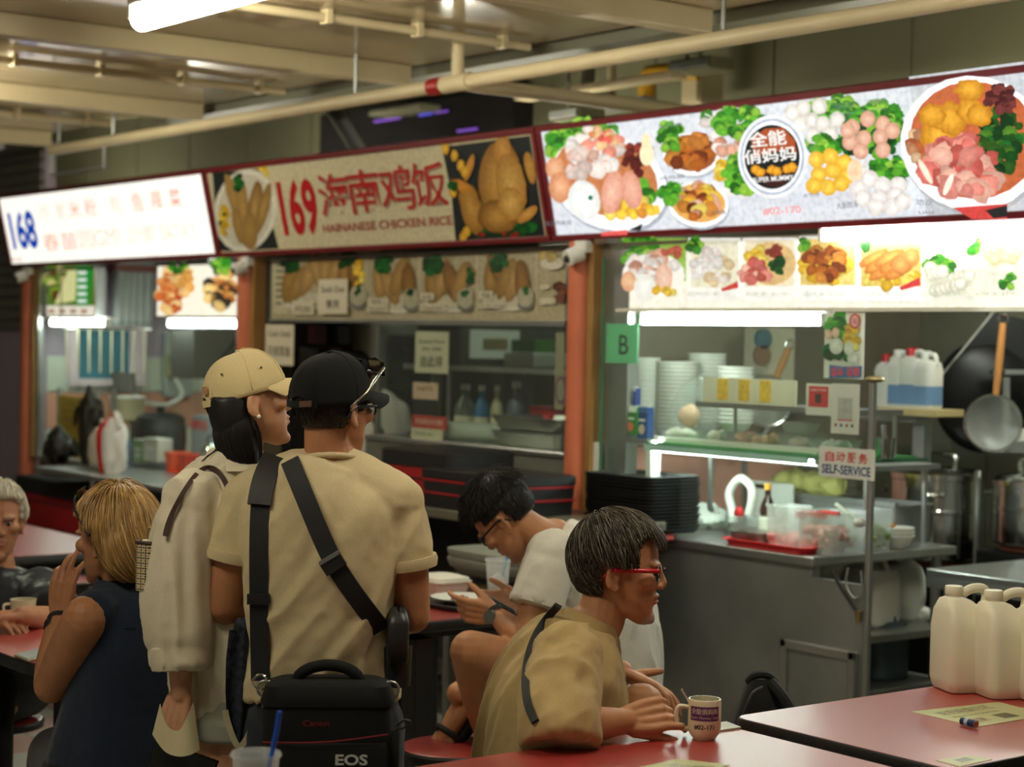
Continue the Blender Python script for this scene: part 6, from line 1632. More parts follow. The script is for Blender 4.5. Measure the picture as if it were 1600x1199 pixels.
def face_sculpt(me, f, brow=(.03, .025, .02), lip=(.42, .17, .13), stubble=None, brow_amt=.85, age=0.0):
 V = getv(me); L_ = f.local(V); N_ = getn(me); k = f.s
 def g(c, r): return np.exp(-(((L_ - np.array(c)) / np.array(r)) ** 2).sum(1))
 d = np.zeros(len(V))
 for sx in (-1, 1):
  d -= .0065 * g((sx * .031, .086, .003), (.016, .02, .010))
  d -= .006 * g((sx * .083, -.008, -.002), (.012, .010, .016))
  d -= .004 * g((sx * .052, .07, -.045), (.016, .02, .02))
 d -= .003 * g((0, .094, -.0565), (.022, .012, .0024))
 d -= .003 * g((0, .09, -.078), (.018, .012, .006))
 near = (np.abs(L_[:, 0]) < .12) & (L_[:, 2] > -.2) & (np.linalg.norm(L_, axis=1) < .2)
 if age: d += age * .0016 * vnoise(L_ * np.array([60, 60, 130]), 5) * near * (L_[:, 1] > .02)
 V = V + N_ * (d * k)[:, None]; setv(me, V)
 col = np.zeros((len(V), 4), dtype=np.float32)
 def paint(c, a):
  a = np.clip(a, 0, 1)[:, None]; col[:, :3] = np.where(a > col[:, 3:4], np.array(c)[None, :], col[:, :3]); col[:, 3:4] = np.maximum(col[:, 3:4], a)
 front = (L_[:, 1] > .055) & near
 for sx in (-1, 1):
  x = (L_[:, 0] * sx - .032) / .021; zz = (L_[:, 2] - .024 + .004 * x * x) / .005
  paint(brow, brow_amt * np.exp(-(x ** 4) - zz ** 2) * front)
  x = (L_[:, 0] * sx - .031) / .016; zz = (L_[:, 2] - .008) / .0035
  paint((.02, .012, .01), .75 * np.exp(-(x ** 4) - zz ** 2) * front)
 paint(lip, .75 * np.exp(-((L_[:, 0] / .023) ** 4) - ((L_[:, 2] + .057) / .0095) ** 4) * front * (L_[:, 1] > .078))
 if stubble:
  c, amt = stubble
  n = np.clip(vnoise(L_ * 300, 3) * .6 + .7, 0, 1)
  zone = np.exp(-((L_[:, 2] + .104) / .014) ** 2 - (L_[:, 0] / .03) ** 4) + np.exp(-((L_[:, 2] + .042) / .006) ** 2 - (L_[:, 0] / .028) ** 4) * (L_[:, 1] > .07)
  paint(c, amt * zone * n * front)
 ca = me.color_attributes.new('ink', 'FLOAT_COLOR', 'POINT'); ca.data.foreach_set('color', col.ravel())
 return me
def eyes(f, root, look=(0, 1, 0)):
 for sx in (-1, 1):
  o = build('eye', MB().ell(f.p(sx * .031, .0690, .0025), (.0108 * f.s,) * 3, n=14, m=10), mat('eye_white', srgb(205, 190, 175), rough=.15), root, smooth=True)
  c = f.p(sx * .031, .0690, .0025) + (f.R @ Vector(look).normalized()) * .0078 * f.s
  build('iris', MB().ell(c, (.0066 * f.s,) * 3, n=12, m=8), mat('iris_dark', srgb(28, 16, 10), rough=.1), o, smooth=True)
def hand_prims(mb, wrist, fwd, nrm, side, curl=(.35, .5, .4), thumb=(.5, .3, .2), spread=.08, s=1.0, curls=None, thumb_up=.0):
 """wrist point, direction to the knuckles, palm normal (palm faces it), side +1: thumb along +cross(fwd,nrm)"""
 wrist = Vector(wrist); y = Vector(fwd).normalized(); n = Vector(nrm); n = (n - y * n.dot(y)).normalized(); x = y.cross(n) * side
 def pt(a, b, c): return wrist + (x * a + y * b + n * c) * s
 # palm: tapered slab of limbs
 for i, a in enumerate((-.030, -.010, .010, .029)):
  limb(mb, [pt(a * .62, .004, 0), pt(a * .95, .05, -.002), pt(a, .088, -.002)], [.0135 * s, .0125 * s, .0105 * s], 10, 3)
 limb(mb, [pt(.018, .01, .006), pt(.030, .05, .010)], [.015 * s, .012 * s], 10, 3)
 lens = ((.032, .020, .017), (.042, .027, .020), (.046, .029, .021), (.041, .025, .020))     # little .. index
 for i, a in enumerate((-.030, -.010, .010, .029)):
  base = pt(a, .088, -.002); ang = spread * (i - 1.5) / 1.5
  d = (y * math.cos(ang) + x * math.sin(ang)).normalized(); ax = d.cross(n).normalized()
  cu = curls[i] if curls else curl; pts = [base]; rad = [.0098 * s]; acc = 0
  for k in range(3):
   acc += cu[k]; dd = (d * math.cos(acc) + n * math.sin(acc)); pts.append(pts[-1] + dd * lens[i][k] * s); rad.append((.0088, .0078, .0066)[k] * s)
  mb.tube([pts[0], pts[1], pts[2], pts[3]], rad, 10)
  for p_, r_ in zip(pts, rad): mb.ell(p_, (r_,) * 3, n=10, m=7)
 b0 = pt(.026, .018, .006); d0 = (x * math.cos(thumb[0]) + y * math.sin(thumb[0]) + n * thumb_up).normalized()
 d1 = (d0 * math.cos(thumb[1]) + (y * .8 + n * .5).normalized() * math.sin(thumb[1])).normalized()
 d2 = (d1 * math.cos(thumb[2]) + (y * .8 + n * .5).normalized() * math.sin(thumb[2])).normalized()
 pts = [b0, b0 + d0 * .040 * s, b0 + d0 * .040 * s + d1 * .032 * s, b0 + d0 * .040 * s + d1 * .032 * s + d2 * .024 * s]
 mb.tube(pts, [.0145 * s, .0115 * s, .0105 * s, .008 * s], 10)
 for p_, r_ in zip(pts, (.0145, .0115, .0105, .008)): mb.ell(p_, (r_ * s,) * 3, n=10, m=7)
def foot_prims(mb, ankle, fwd, up=(0, 0, 1), s=1.0):
 a = Vector(ankle); y = Vector(fwd).normalized(); z = Vector(up); z = (z - y * z.dot(y)).normalized(); x = y.cross(z)
 limb(mb, [a - y * .03 - z * .04, a + y * .06 - z * .05, a + y * .13 - z * .06], [.034 * s, .034 * s, .026 * s], 12, 4)
 for i in range(5):
  b = a + y * .13 - z * .062 + x * (i - 2) * .017
  limb(mb, [b, b + y * (.06 - .007 * abs(i - 1))], [.013, .009], 8, 2)
def strands(f, roots, hull, step, nseg, grav, flow, r=.0014, jitter=.25, seed=0, lift=.002, taper=.35, ok=None, hug=0.0, keep=.5):
 """hair strands as thin tubes in one mesh, in head coordinates. They slide over the hull ellipsoids and stop where ok(p) ends"""
 rnd = np.random.RandomState(seed)
 P_ = np.array(roots, dtype=float); n = len(P_); g = np.array(grav, dtype=float)
 off = rnd.uniform(0, 1, n) ** 1.5 * lift; ln = rnd.uniform(.75, 1.1, n); rj = rnd.normal(0, jitter * .3, P_.shape)
 def snap(Q):
  best = None
  for (c, rr) in hull:
   c = np.array(c); rr = np.array(rr) + off[:, None]; e = (Q - c) / rr; L_ = np.linalg.norm(e, axis=1)
   S_ = c + e / np.maximum(L_, 1e-6)[:, None] * rr
   Q = np.where((L_ < 1)[:, None], S_, Q)
   if best is None: best = (L_.copy(), S_.copy())
   else:
    m_ = L_ < best[0]; best[0][m_] = L_[m_]; best[1][m_] = S_[m_]
  if hug: Q = np.where((best[0] > 1)[:, None], Q + (best[1] - Q) * hug, Q)
  return Q
 cur = snap(P_); path = [cur]; alive = np.ones(n, bool); D = None
 for k in range(nseg):
  F_ = np.array([flow(p) for p in cur], dtype=float) + rj; F_ /= np.maximum(np.linalg.norm(F_, axis=1), 1e-6)[:, None]
  D = F_ if D is None else D * keep + F_ * (1 - keep)
  D = D + g[None, :] * .28 + rnd.normal(0, jitter * .06, D.shape); D /= np.linalg.norm(D, axis=1)[:, None]
  Q = snap(cur + D * (step * ln)[:, None])
  if ok is not None: alive &= ok(Q + rnd.normal(0, .002, Q.shape))
  Q = np.where(alive[:, None], Q, cur + (Q - cur) * .04)
  nd = Q - cur; nl = np.linalg.norm(nd, axis=1); D = np.where(nl[:, None] > 1e-6, nd / np.maximum(nl, 1e-6)[:, None], D)
  cur = Q; path.append(Q)
 A = np.stack(path, 1); k = nseg + 1
 T = np.gradient(A, axis=1); T /= np.maximum(np.linalg.norm(T, axis=2, keepdims=True), 1e-9)
 ref = A - np.array([0, -.01, .02]); ref = ref / np.maximum(np.linalg.norm(ref, axis=2, keepdims=True), 1e-9)
 S = np.cross(T, ref); S /= np.maximum(np.linalg.norm(S, axis=2, keepdims=True), 1e-9); U_ = np.cross(S, T)
 rr = r * np.linspace(1, taper, k)[None, :, None] * rnd.uniform(.7, 1.3, n)[:, None, None]
 ring = [A + S * rr, A - S * rr * .6 + U_ * rr * .9, A - S * rr * .6 - U_ * rr * .9]
 V = np.stack(ring, 2).reshape(n * k * 3, 3)
 W = V * f.s @ np.array([f.x, f.y, f.z]) + np.array(f.o)
 base = (np.arange(n)[:, None] * k + np.arange(k - 1)[None, :]).ravel() * 3
 fs = np.concatenate([np.stack([base + j, base + (j + 1) % 3, base + 3 + (j + 1) % 3, base + 3 + j], 1) for j in range(3)])
 tone = np.repeat(rnd.uniform(0, 1, n), k * 3)
 return W, fs, tone
def hair(root, f, m, roots, hull, step, nseg, grav, flow, base=None, name='hair', **kw):
 W, fs, tone = strands(f, roots, hull, step, nseg, grav, flow, **kw)
 V = W; F_ = [tuple(q) for q in fs]
 if base is not None:
  b = fuse(base, .005, 3); bv = getv(b); o = len(V)
  F_ += [tuple(i + o for i in p.vertices) for p in b.polygons]; V = np.concatenate([V, bv]); bpy.data.meshes.remove(b); tone = np.concatenate([tone, np.full(len(bv), .12)])
 V = V - np.array(root.location)
 me = bpy.data.meshes.new(name); me.from_pydata(V.tolist(), [], F_)
 ca = me.color_attributes.new('tone', 'FLOAT_COLOR', 'POINT'); ca.data.foreach_set('color', np.repeat(tone, 4).astype(np.float32))
 return link(name, me, m, root, smooth=True)
def vec(test):
 return lambda Q: np.array([bool(test(p)) for p in Q])
def whorl(c=(0, -.05, .125), back=0.0, side=0.0):
 """hair grows away from the crown"""
 def fl(p):
  d = np.array(p) - np.array(c); d = d / max(np.linalg.norm(d), 1e-6); return (d[0] + side, d[1] + back, d[2] - .15)
 return fl
def scalp(n, test, seed=0, c=(0, -.010, .034), r=(.077, .099, .092)):
 rnd = np.random.RandomState(seed); out = []
 while len(out) < n:
  v = rnd.normal(size=3); v /= np.linalg.norm(v); p = np.array(c) + v * np.array(r)
  if test(p): out.append(p)
 return out
def base_shell(mb, f, test_pts, c=(0, -.010, .034), r=(.078, .100, .093), th=.012, n=40, m=26):
 """thin closed cap over the skull where test(p) holds, as overlapping little lumps"""
 for i in range(m + 1):
  th_ = math.pi * i / m - math.pi / 2; k = max(6, int(n * math.cos(th_)))
  for j in range(k):
   a = 2 * math.pi * j / k; d = Vector((math.cos(th_) * math.cos(a), math.cos(th_) * math.sin(a), math.sin(th_)))
   p = Vector((c[0] + d.x * r[0], c[1] + d.y * r[1], c[2] + d.z * r[2]))
   if test_pts(p): mb.ell(f.p(*p), (th * f.s,) * 3, n=8, m=6)
 return mb
def glasses(root, f, mframe, temple=None, lens=True, name='glasses', dy=0, dz=0, w=.0, on_eyes=True):
 ev = .096 + dy; z0 = .004 + dz
 g = build(name, MB().tube([f.p(-.012, ev + .004, z0 + .006), f.p(0, ev + .006, z0 + .010), f.p(.012, ev + .004, z0 + .006)], .0022 * f.s, 8), mframe, root, smooth=True)
 for sx in (-1, 1):
  c = f.p(sx * .035, ev - .004, z0); pts = []
  for k in range(25):
   a = 2 * math.pi * k / 24; ca, sa = math.cos(a), math.sin(a)
   x = math.copysign(abs(ca) ** .7, ca) * .024; z = math.copysign(abs(sa) ** .7, sa) * .0165
   pts.append(f.p(sx * .036 + x, ev - .004 - abs(sx * .036 + x) * .12, z0 + z))
  build('rim', MB().tube(pts, .0022 * f.s, 8), mframe, g, smooth=True)
  build('lens', MB().prism(pts[:-1], (f.y * .0015)), glass('spectacle_lens', (.95, .97, .97), .02, .97, .10), g)
  tp = [f.p(sx * .060, ev - .012, z0 + .008), f.p(sx * .078, ev - .03, z0 + .008), f.p(sx * .084, .02, z0 + .008), f.p(sx * .084, -.015, z0 + .006), f.p(sx * .081, -.04, z0 - .02)]
  build('temple', MB().tube(crom(tp, 4), .0032 * f.s, 8), temple or mframe, g, smooth=True)
 return g
def baseball_cap(root, f, m, strap_m, tilt=0.0, brim_len=.075, adj=True, mu=None):
 """six-panel cap: crown, brim, seams, strap"""
 c = (0, -.008, .030); R_ = (.086, .108, .106); n = 48; rings = []
 for i in range(15):
  th = lerp(-.08, math.pi / 2 - .001, i / 14); ring = []
  for j in range(n):
   a = 2 * math.pi * j / n
   seam = 1 - .012 * math.exp(-((((a / (math.pi / 3)) % 1) - .5) / .06) ** 2) * math.cos(th)
   x = R_[0] * math.cos(th) ** .82 * math.cos(a) * seam; y = R_[1] * math.cos(th) ** .82 * math.sin(a) * seam; z = R_[2] * math.sin(th) + (.012 * math.sin(a) if i < 3 else .004 * math.sin(a))
   if i == 0 and y < -.06 and abs(x) < .035 and adj: z += .028 * (1 - (x / .035) ** 2)
   if i == 1 and y < -.06 and abs(x) < .035 and adj: z += .014 * (1 - (x / .035) ** 2)
   ring.append(f.p(c[0] + x, c[1] + y, c[2] + z))
  rings.append(ring)
 outer = rings; inner = [[f.o + (p - f.o) * .965 for p in r] for r in rings]
 mb = MB(); mb.loft(list(reversed(inner)) + outer, cap=False)
 cap_ = build('cap', mb, m, root, smooth=True)
 # brim
 br = []; nb = 22
 top = []; bot = []
 vs = []; fs = []
 for lay, dz in ((0, .003), (1, -.003)):
  for i in range(7):
   t = i / 6
   for j in range(nb + 1):
    a = lerp(math.radians(22), math.radians(158), j / nb)
    x0 = R_[0] * math.cos(a) * .985; y0 = R_[1] * math.sin(a) * .985
    x = x0 * (1 + .04 * t); y = y0 + t * brim_len * (math.sin(a) ** .7)
    z = c[2] + .004 + .012 * math.sin(a) - .012 * t - .26 * (x ** 2) / .086 * (.4 + .6 * t) + dz
    vs.append(f.p(c[0] + x, c[1] + y, z))
 W_ = nb + 1
 for lay in (0, 1):
  o = lay * 7 * W_
  for i in range(6):
   for j in range(nb): fs.append((o + i * W_ + j, o + i * W_ + j + 1, o + (i + 1) * W_ + j + 1, o + (i + 1) * W_ + j))
 o = 7 * W_
 for j in range(nb): fs.append((6 * W_ + j, 6 * W_ + j + 1, o + 6 * W_ + j + 1, o + 6 * W_ + j)); fs.append((j, j + 1, o + j + 1, o + j))
 for i in range(6): fs.append((i * W_, (i + 1) * W_, o + (i + 1) * W_, o + i * W_)); fs.append((i * W_ + nb, (i + 1) * W_ + nb, o + (i + 1) * W_ + nb, o + i * W_ + nb))
 build('brim', MB().add(vs, fs), m, cap_, smooth=SM)
 build('button', MB().ell(f.p(c[0], c[1], c[2] + R_[2]), (.007, .007, .004), f.M(), 10, 6), m, cap_, smooth=True)
 if adj:
  pts = [f.p(c[0] + R_[0] * 1.0 * math.cos(a), c[1] + R_[1] * 1.0 * math.sin(a), c[2] - .012) for a in [math.radians(v) for v in range(236, 306, 6)]]
  sm_ = MB()
  sm_.loft([[p + f.z * .008, p + f.z * .008 + (p - f.o).normalized() * .003, p - f.z * .008 + (p - f.o).normalized() * .003, p - f.z * .008] for p in pts])
  build('strap', sm_, m, cap_, smooth=SM)
  pb = pts[3]; build('buckle', MB().tube([pb + f.z * .011, pb - f.z * .011], .003, 6), strap_m, cap_)
 for k in range(6):
  a = math.radians(k * 60 + 60); pts = []
  for i in range(9):
   th = lerp(.02, 1.5, i / 8)
   pts.append(f.p(c[0] + R_[0] * 1.004 * math.cos(th) ** .82 * math.cos(a), c[1] + R_[1] * 1.004 * math.cos(th) ** .82 * math.sin(a), c[2] + R_[2] * 1.004 * math.sin(th) + .006 * math.sin(a)))
  build('seam', MB().tube(pts, .0012, 5), m, cap_, smooth=True)
 return cap_
def strap_band(pts, w, th, nrm_from, flat=None):
 """flat strap along points; lies flat against the body whose centre is nrm_from (point or function)"""
 pts = [Vector(p) for p in pts]; rings = []
 for i, p in enumerate(pts):
  t = (pts[min(i + 1, len(pts) - 1)] - pts[max(i - 1, 0)]).normalized()
  c = nrm_from(p) if callable(nrm_from) else Vector(nrm_from)
  n = (p - c); n = (n - t * n.dot(t)).normalized(); b = t.cross(n)
  rings.append([p + b * w / 2, p + b * w / 2 + n * th, p - b * w / 2 + n * th, p - b * w / 2])
 return MB().loft(rings)
# ================================================================== people
from mathutils.bvhtree import BVHTree
def bvh(me): return BVHTree.FromPolygons([tuple(v.co) for v in me.vertices], [tuple(p.vertices) for p in me.polygons])
def stn(L_, grow=0.0, side=None):
 return [(PD(*p), s if side is None else side, hw + grow, hd + grow) for (p, s, hw, hd) in L_]
def arm(mb, sh, el, wr, k=1.0):
 limb(mb, [sh, lerp(sh, el, .5), el], [.052 * k, .050 * k, .040 * k], 28, 6)
 limb(mb, [el, lerp(el, wr, .35), wr], [.041 * k, .042 * k, .027 * k], 28, 6)
def leg(mb, hp, kn, an, k=1.0):
 limb(mb, [hp, lerp(hp, kn, .5), kn], [.088 * k, .080 * k, .058 * k], 28, 6)
 limb(mb, [kn, lerp(kn, an, .35), an], [.056 * k, .056 * k, .036 * k], 28, 6)
def sleeve(mb, sh, el, frac, r0, r1, drop=0.0, n=22):
 e = lerp(sh, el, frac); mb.tube([lerp(sh, el, -.06), lerp(sh, el, .2 * frac), lerp(sh, e, .6), e], [r0 * .75, r0, lerp(r0, r1, .6), r1], n)
 mb.ell(sh, (r0 * .98,) * 3, n=16, m=10)
def sleeve_hem(root, m, sh, el, frac, r1, name='cuff', w=.022):
 d = (el - sh).normalized(); e = lerp(sh, el, frac); a = d.orthogonal().normalized(); b = d.cross(a)
 build(name, MB().tube([e - d * w, e - d * w * .5, e + d * .004], [r1 + .004, r1 + .0065, r1 + .003], 28), m, root, smooth=SM)
def person(loc, label, group=None):
 return thing('person', loc, label, 'person', group)
SKIN_TAN = skin_mat('skin_tan', srgb(186, 132, 94))
SKIN_WARM = skin_mat('skin_warm', srgb(174, 120, 84))
SKIN_FAIR = skin_mat('skin_fair', srgb(205, 152, 118))
SKIN_OLD = skin_mat('skin_old', srgb(176, 124, 92))
HAIR_BLACK = hair_mat('hair_black', (.012, .010, .009), rough=.5)
DENIM = cloth_mat('dark_jeans', srgb(38, 42, 52))
def shirt_mesh(prims, voxel=.007, smooth=8, **kw):
 me = fuse(prims, voxel, smooth); wrinkle(me, **kw); return me
def on_surface(tree, px, py, out=.002, d0=2.5):
 r = ray(px, py); h = tree.ray_cast(CAM + r * d0, r.normalized())
 if h[0] is None: return None
 return h[0] - r.normalized() * out
def strap_px(tree, pix, w, th, dflt):
 pts = []; nr = []
 dense = []
 for i in range(len(pix) - 1):
  for k in range(6): dense.append((lerp(pix[i][0], pix[i + 1][0], k / 6), lerp(pix[i][1], pix[i + 1][1], k / 6)))
 dense.append(pix[-1])
 last = dflt
 for (x, y) in dense:
  h = on_surface(tree, x, y, .014)
  if h is not None: last = (h - CAM).dot(FWD); pts.append(h)
  else: pts.append(PD(x, y, last))
 for _ in range(16):
  pts = [pts[0]] + [(pts[i - 1] + pts[i] * 2 + pts[i + 1]) / 4 for i in range(1, len(pts) - 1)] + [pts[-1]]
 rings = []
 for i, p in enumerate(pts):
  t = (pts[min(i + 1, len(pts) - 1)] - pts[max(i - 1, 0)]).normalized()
  n = -FWD; n = (n - t * n.dot(t)).normalized(); b = t.cross(n)
  rings.append([p + b * w / 2 - n * .004, p + b * w / 2 + n * th, p - b * w / 2 + n * th, p - b * w / 2 - n * .004])
 return MB().loft(rings)
def man_beige():
 d = 4.3; side = cdir(1, 0, .06)
 root = person(PD(505, 1500, d).xy.to_3d(), 'man in beige T-shirt and black cap seen from behind, carrying a camera bag')
 f = Frame(PD(519, 642, d), cdir(.60, .02, .80), (0, 0, 1), 1.0)
 st = [((503, 1140, d + .02), side, .165, .115), ((503, 1080, d + .02), side, .165, .115), ((503, 1000, d), side, .148, .105), ((503, 880, d), side, .163, .118), ((504, 800, d), side, .175, .112), ((509, 752, d), side, .135, .088), ((518, 722, d), side, .066, .062), ((519, 705, d), side, .056, .056)]
 shL, elL, wrL = PD(385, 783, d), PD(347, 946, d), PD(455, 1005, d + .26)
 shR, elR, wrR = PD(624, 786, d), PD(645, 962, d + .02), PD(596, 965, d + .28)
 b = MB(); trunk(b, stn(st, -.012)); head_prims(b, f, PD(519, 725, d - .0), .057)
 arm(b, shL, elL, wrL, 1.02); arm(b, shR, elR, wrR, 1.02)
 hand_prims(b, wrL, cdir(.8, .1, .5), cdir(0, 1, .1), 1, (.6, .6, .4)); hand_prims(b, wrR, cdir(-.7, .1, .6), cdir(0, 1, .1), -1, (.6, .6, .4))
 hc = PD(503, 1140, d + .02)
 fe = []
 for s in (-1, 1):
  hp = hc + side * .09 * s; kn = Vector((hp.x, hp.y, .50)) + side * .01 * s; an = Vector((hp.x, hp.y, .09)) - FWD * .03
  leg(b, hp, kn, an); foot_prims(b, an, cdir(.1 * s, 0, 1)); fe.append((hp, kn, an))
 me = fuse(b, .0042, 3); face_sculpt(me, f); put('body', me, SKIN_WARM, root)
 eyes(f, root)
 # T-shirt
 M_tee = cloth_mat('beige_tee', srgb(206, 187, 146), var=.10)
 s = MB(); trunk(s, [(PD(503, 1096, d + .02), side, .178, .128)] + stn(st[1:7], .018))
 sleeve(s, shL, elL, .56, .060, .066); sleeve(s, shR, elR, .56, .060, .068)
 for sh in (shL, shR): limb(s, [PD(518, 735, d), lerp(PD(515, 752, d), sh, .55) + Vector((0, 0, .012)), lerp(sh, PD(510, 800, d), .10)], [.062, .070, .073], 18, 5)
 me = shirt_mesh(s, .006, 7, amp=.012, along=cdir(.6, .75, 0), freq=13, squash=.14, seed=3, focus=(tuple(PD(520, 1020, d - .1)), .20))
 tree = bvh(me); sh_o = put('t_shirt', me, M_tee, root)
 sleeve_hem(sh_o, M_tee, shL, elL, .56, .0655, 'sleeve_hem'); sleeve_hem(sh_o, M_tee, shR, elR, .56, .0675, 'sleeve_hem')
 ring = [PD(519, 719, d) + (side * math.cos(a) * .066 + FWD * math.sin(a) * .064) + Vector((0, 0, -.014 * math.sin(a))) for a in [k * 6.283 / 32 for k in range(33)]]
 build('collar', MB().tube(ring, .0075, 8), M_tee, sh_o, smooth=True)
 # trousers
 t = MB(); trunk(t, [(PD(503, 1160, d + .02), side, .15, .11), (PD(503, 1120, d + .02), side, .172, .122), (PD(503, 1075, d + .02), side, .168, .118)])
 for hp, kn, an in fe: limb(t, [hp, lerp(hp, kn, .5), kn, lerp(kn, an, .9)], [.10, .092, .075, .065], 18, 5)
 put('trousers', wrinkle(fuse(t, .009, 6), .005, (0, 0, 1), 8, .4, 5), DENIM, root)
 for hp, kn, an in fe:
  build('shoe', MB().loft([rrect(.1, .27, z, (an.x, an.y, 0), .045) for z in (.0, .03)] + [rrect(.09, .2, .07, (an.x, an.y, 0), .04), rrect(.075, .1, .11, (an.x, an.y, 0), .035)]), M_blackmat, root, smooth=SM)
 # short hair at nape under the cap
 test = lambda p: (p[2] < .045) and (p[2] > -.052 - .25 * p[1]) and (p[1] < .01 or (p[2] > -.0 and p[1] < .05)) and not (abs(p[0]) > .06 and p[2] < -.012 and p[1] > -.035)
 bs = base_shell(MB(), f, test, r=(.074, .096, .090), th=.007)
 hair(root, f, HAIR_BLACK, scalp(1100, test, 2, r=(.076, .098, .092)), [((0, -.010, .034), (.077, .099, .092))], .006, 3, (0, 0, -.3), whorl(), base=bs, r=.0012, seed=3, ok=vec(test), hug=.6)
 M_cap = cloth_mat('black_cap_cloth', (.009, .009, .009), var=.2, bump=.4, weave=1200, sheen=.05)
 cp = baseball_cap(root, f, M_cap, M_steel_d)
 pb = f.p(.055, -.100, .004)
 build('leather_tab', MB().prism([f.p(.012, -.1205, .012), f.p(.040, -.112, .014), f.p(.040, -.112, .028), f.p(.012, -.1205, .026)], -f.y * .003), mat('brown_leather', srgb(92, 66, 44), rough=.6), cp)
 # spectacles on the nose, sunglasses perched on the brim
 glasses(root, f, mat('black_frame', (.01, .01, .01), rough=.25))
 sg = build('sunglasses', MB().tube([f.p(.0, .125, .09), f.p(.05, .112, .085)], .004, 8), M_black, root, smooth=True)
 for sx in (-1, 1):
  build('dark_lens', MB().prism([f.p(sx * .012, .122, .082), f.p(sx * .066, .106, .080), f.p(sx * .070, .096, .112), f.p(sx * .04, .102, .124), f.p(sx * .012, .112, .118)], f.y * .004), mat('dark_lens', (.008, .008, .008), rough=.08, spec=.8), sg)
  build('temple', MB().tube([f.p(sx * .070, .10, .10), f.p(sx * .088, .02, .045), f.p(sx * .083, -.03, .012)], [.0042, .0032, .0026], 8), mat('silver_temple', (.55, .5, .38), rough=.25, metal=.9) if sx > 0 else M_black, sg, smooth=True)
 # camera bag and straps (things of their own)
 M_web = mat('black_webbing', (.010, .010, .010), rough=.7, var=.2, bump=.2, bscale=500)
 bag = thing('camera_bag', PD(512, 1199, 4.08), 'black camera bag with silver lettering on the hip of the man in beige', 'bag')
 ax, ay = cdir(1, -.015, .05), Vector((0, 0, 1)); nz_ = ax.cross(ay)
 if nz_.dot(FWD) > 0: nz_ = -nz_
 c0 = PD(510, 1232, 4.11); W_, H_, D_ = .285, .235, .13
 def bp(x, y, n): return c0 + ax * x + ay * y + nz_ * n
 rings = []
 for (y, sx, sn) in ((0, .95, .9), (.015, 1, 1), (.12, 1, 1), (.20, .985, .97), (.228, .93, .9), (.238, .82, .78)):
  rr = []
  for q in rrect(W_ * sx, D_ * sn, 0, (0, 0, 0), .035): rr.append(bp(q.x, y, q.y))
  rings.append(rr)
 M_bag = cloth_mat('black_nylon', (.011, .011, .011), var=.2, bump=.3, weave=1500, sheen=.02, rough=.75)
 build('bag_body', MB().loft(rings), M_bag, bag, smooth=SM)
 build('top_flap', MB().loft([[bp(q.x, y, q.y) for q in rrect(W_ * s1, D_ * s1, 0, (0, 0, 0), .035)] for (y, s1) in ((.192, 1.02), (.200, 1.03), (.235, .95), (.244, .8))]), M_bag, bag, smooth=SM)
 build('pocket', MB().loft([[bp(q.x, y, q.y + D_ / 2) for q in rrect(W_ * .93, .035 * s1, 0, (0, 0, 0), .015)] for (y, s1) in ((.005, .8), (.02, 1), (.10, 1), (.115, .7))]), M_bag, bag, smooth=SM)
 build('side_pocket', MB().loft([[bp(q.x + W_ / 2, y, q.y) for q in rrect(.035, .09 * s1, 0, (0, 0, 0), .015)] for (y, s1) in ((.01, .8), (.03, 1), (.12, 1), (.135, .8))]), M_bag, bag, smooth=SM)
 build('grab_handle', MB().tube(crom([bp(-.08, .232, 0), bp(-.05, .262, 0), bp(.0, .274, 0), bp(.05, .262, 0), bp(.08, .232, 0)], 5), [.010] * 3 + [.013] * 15 + [.010] * 3, 10), M_bag, bag, smooth=SM)
 build('red_piping', MB().tube(crom([bp(-.135, .119, D_ / 2 + .018), bp(0, .121, D_ / 2 + .021), bp(.135, .137, D_ / 2 + .014)], 6), .0018, 6), mat('dark_red_piping', srgb(110, 22, 22), rough=.6), bag, smooth=SM)
 p = Print(bp(0, 0, D_ / 2 + .0186), ax, ay, nz_)
 p.textm('EOS', .022, .070, .070, .024, C(205, 205, 200), .03)
 p.done('lettering', print_mat('print_badge', rough=.3), bag)
 p = Print(bp(0, 0, D_ / 2 + .003), ax, ay, nz_); p.textm('Canon', -.05, .152, .056, .013, C(120, 24, 24), .01); p.done('brand_print', print_mat('print_badge'), bag)
 for (s_, px) in ((-1, 408), (1, 604)):
  q0 = bp(s_ * .138, .20, 0)
  build('ring', MB().tube(ring_path(q0 + Vector((0, 0, .02)), .018, 0, 6.283, 16, ax, ay), .003, 6), M_steel_d, bag, smooth=SM)
 build('cord_pull', MB().tube(crom([bp(.150, .14, .05), bp(.175, .15, .06), bp(.185, .16, .06), bp(.17, .165, .06), bp(.155, .15, .05)], 4), .0025, 6), M_black, bag, smooth=SM)
 qL = bp(-.150, .225, .0)
 # strap 1, straight down from the left shoulder
 sm1 = strap_px(tree, [(424, 722), (408, 760), (404, 820), (404, 920), (407, 1064)], .042, .004, 4.2)
 build('shoulder_strap', sm1, M_web, bag, smooth=SM)
 build('strap_pad', strap_px(tree, [(428, 716), (410, 752), (405, 790)], .052, .011, 4.2), mat('strap_leather', (.016, .015, .014), rough=.5), bag, smooth=SM)
 build('strap_buckle', strap_px(tree, [(404, 928), (404, 944)], .05, .009, 4.2), M_black, bag)
 build('strap_hook', MB().tube(ring_path(qL + Vector((0, 0, .01)), .016, 0, 6.283, 14, ax, ay), .003, 6), M_chrome, bag, smooth=SM)
 # second strap with the camera, its own thing
 cam_ = thing('camera', PD(612, 1000, 4.33), 'black camera hanging at the right hip of the man in beige', 'camera')
 build('neck_strap', strap_px(tree, [(453, 720), (470, 762), (495, 822), (520, 882), (560, 938), (596, 984)], .043, .004, 4.2), M_web, cam_, smooth=SM)
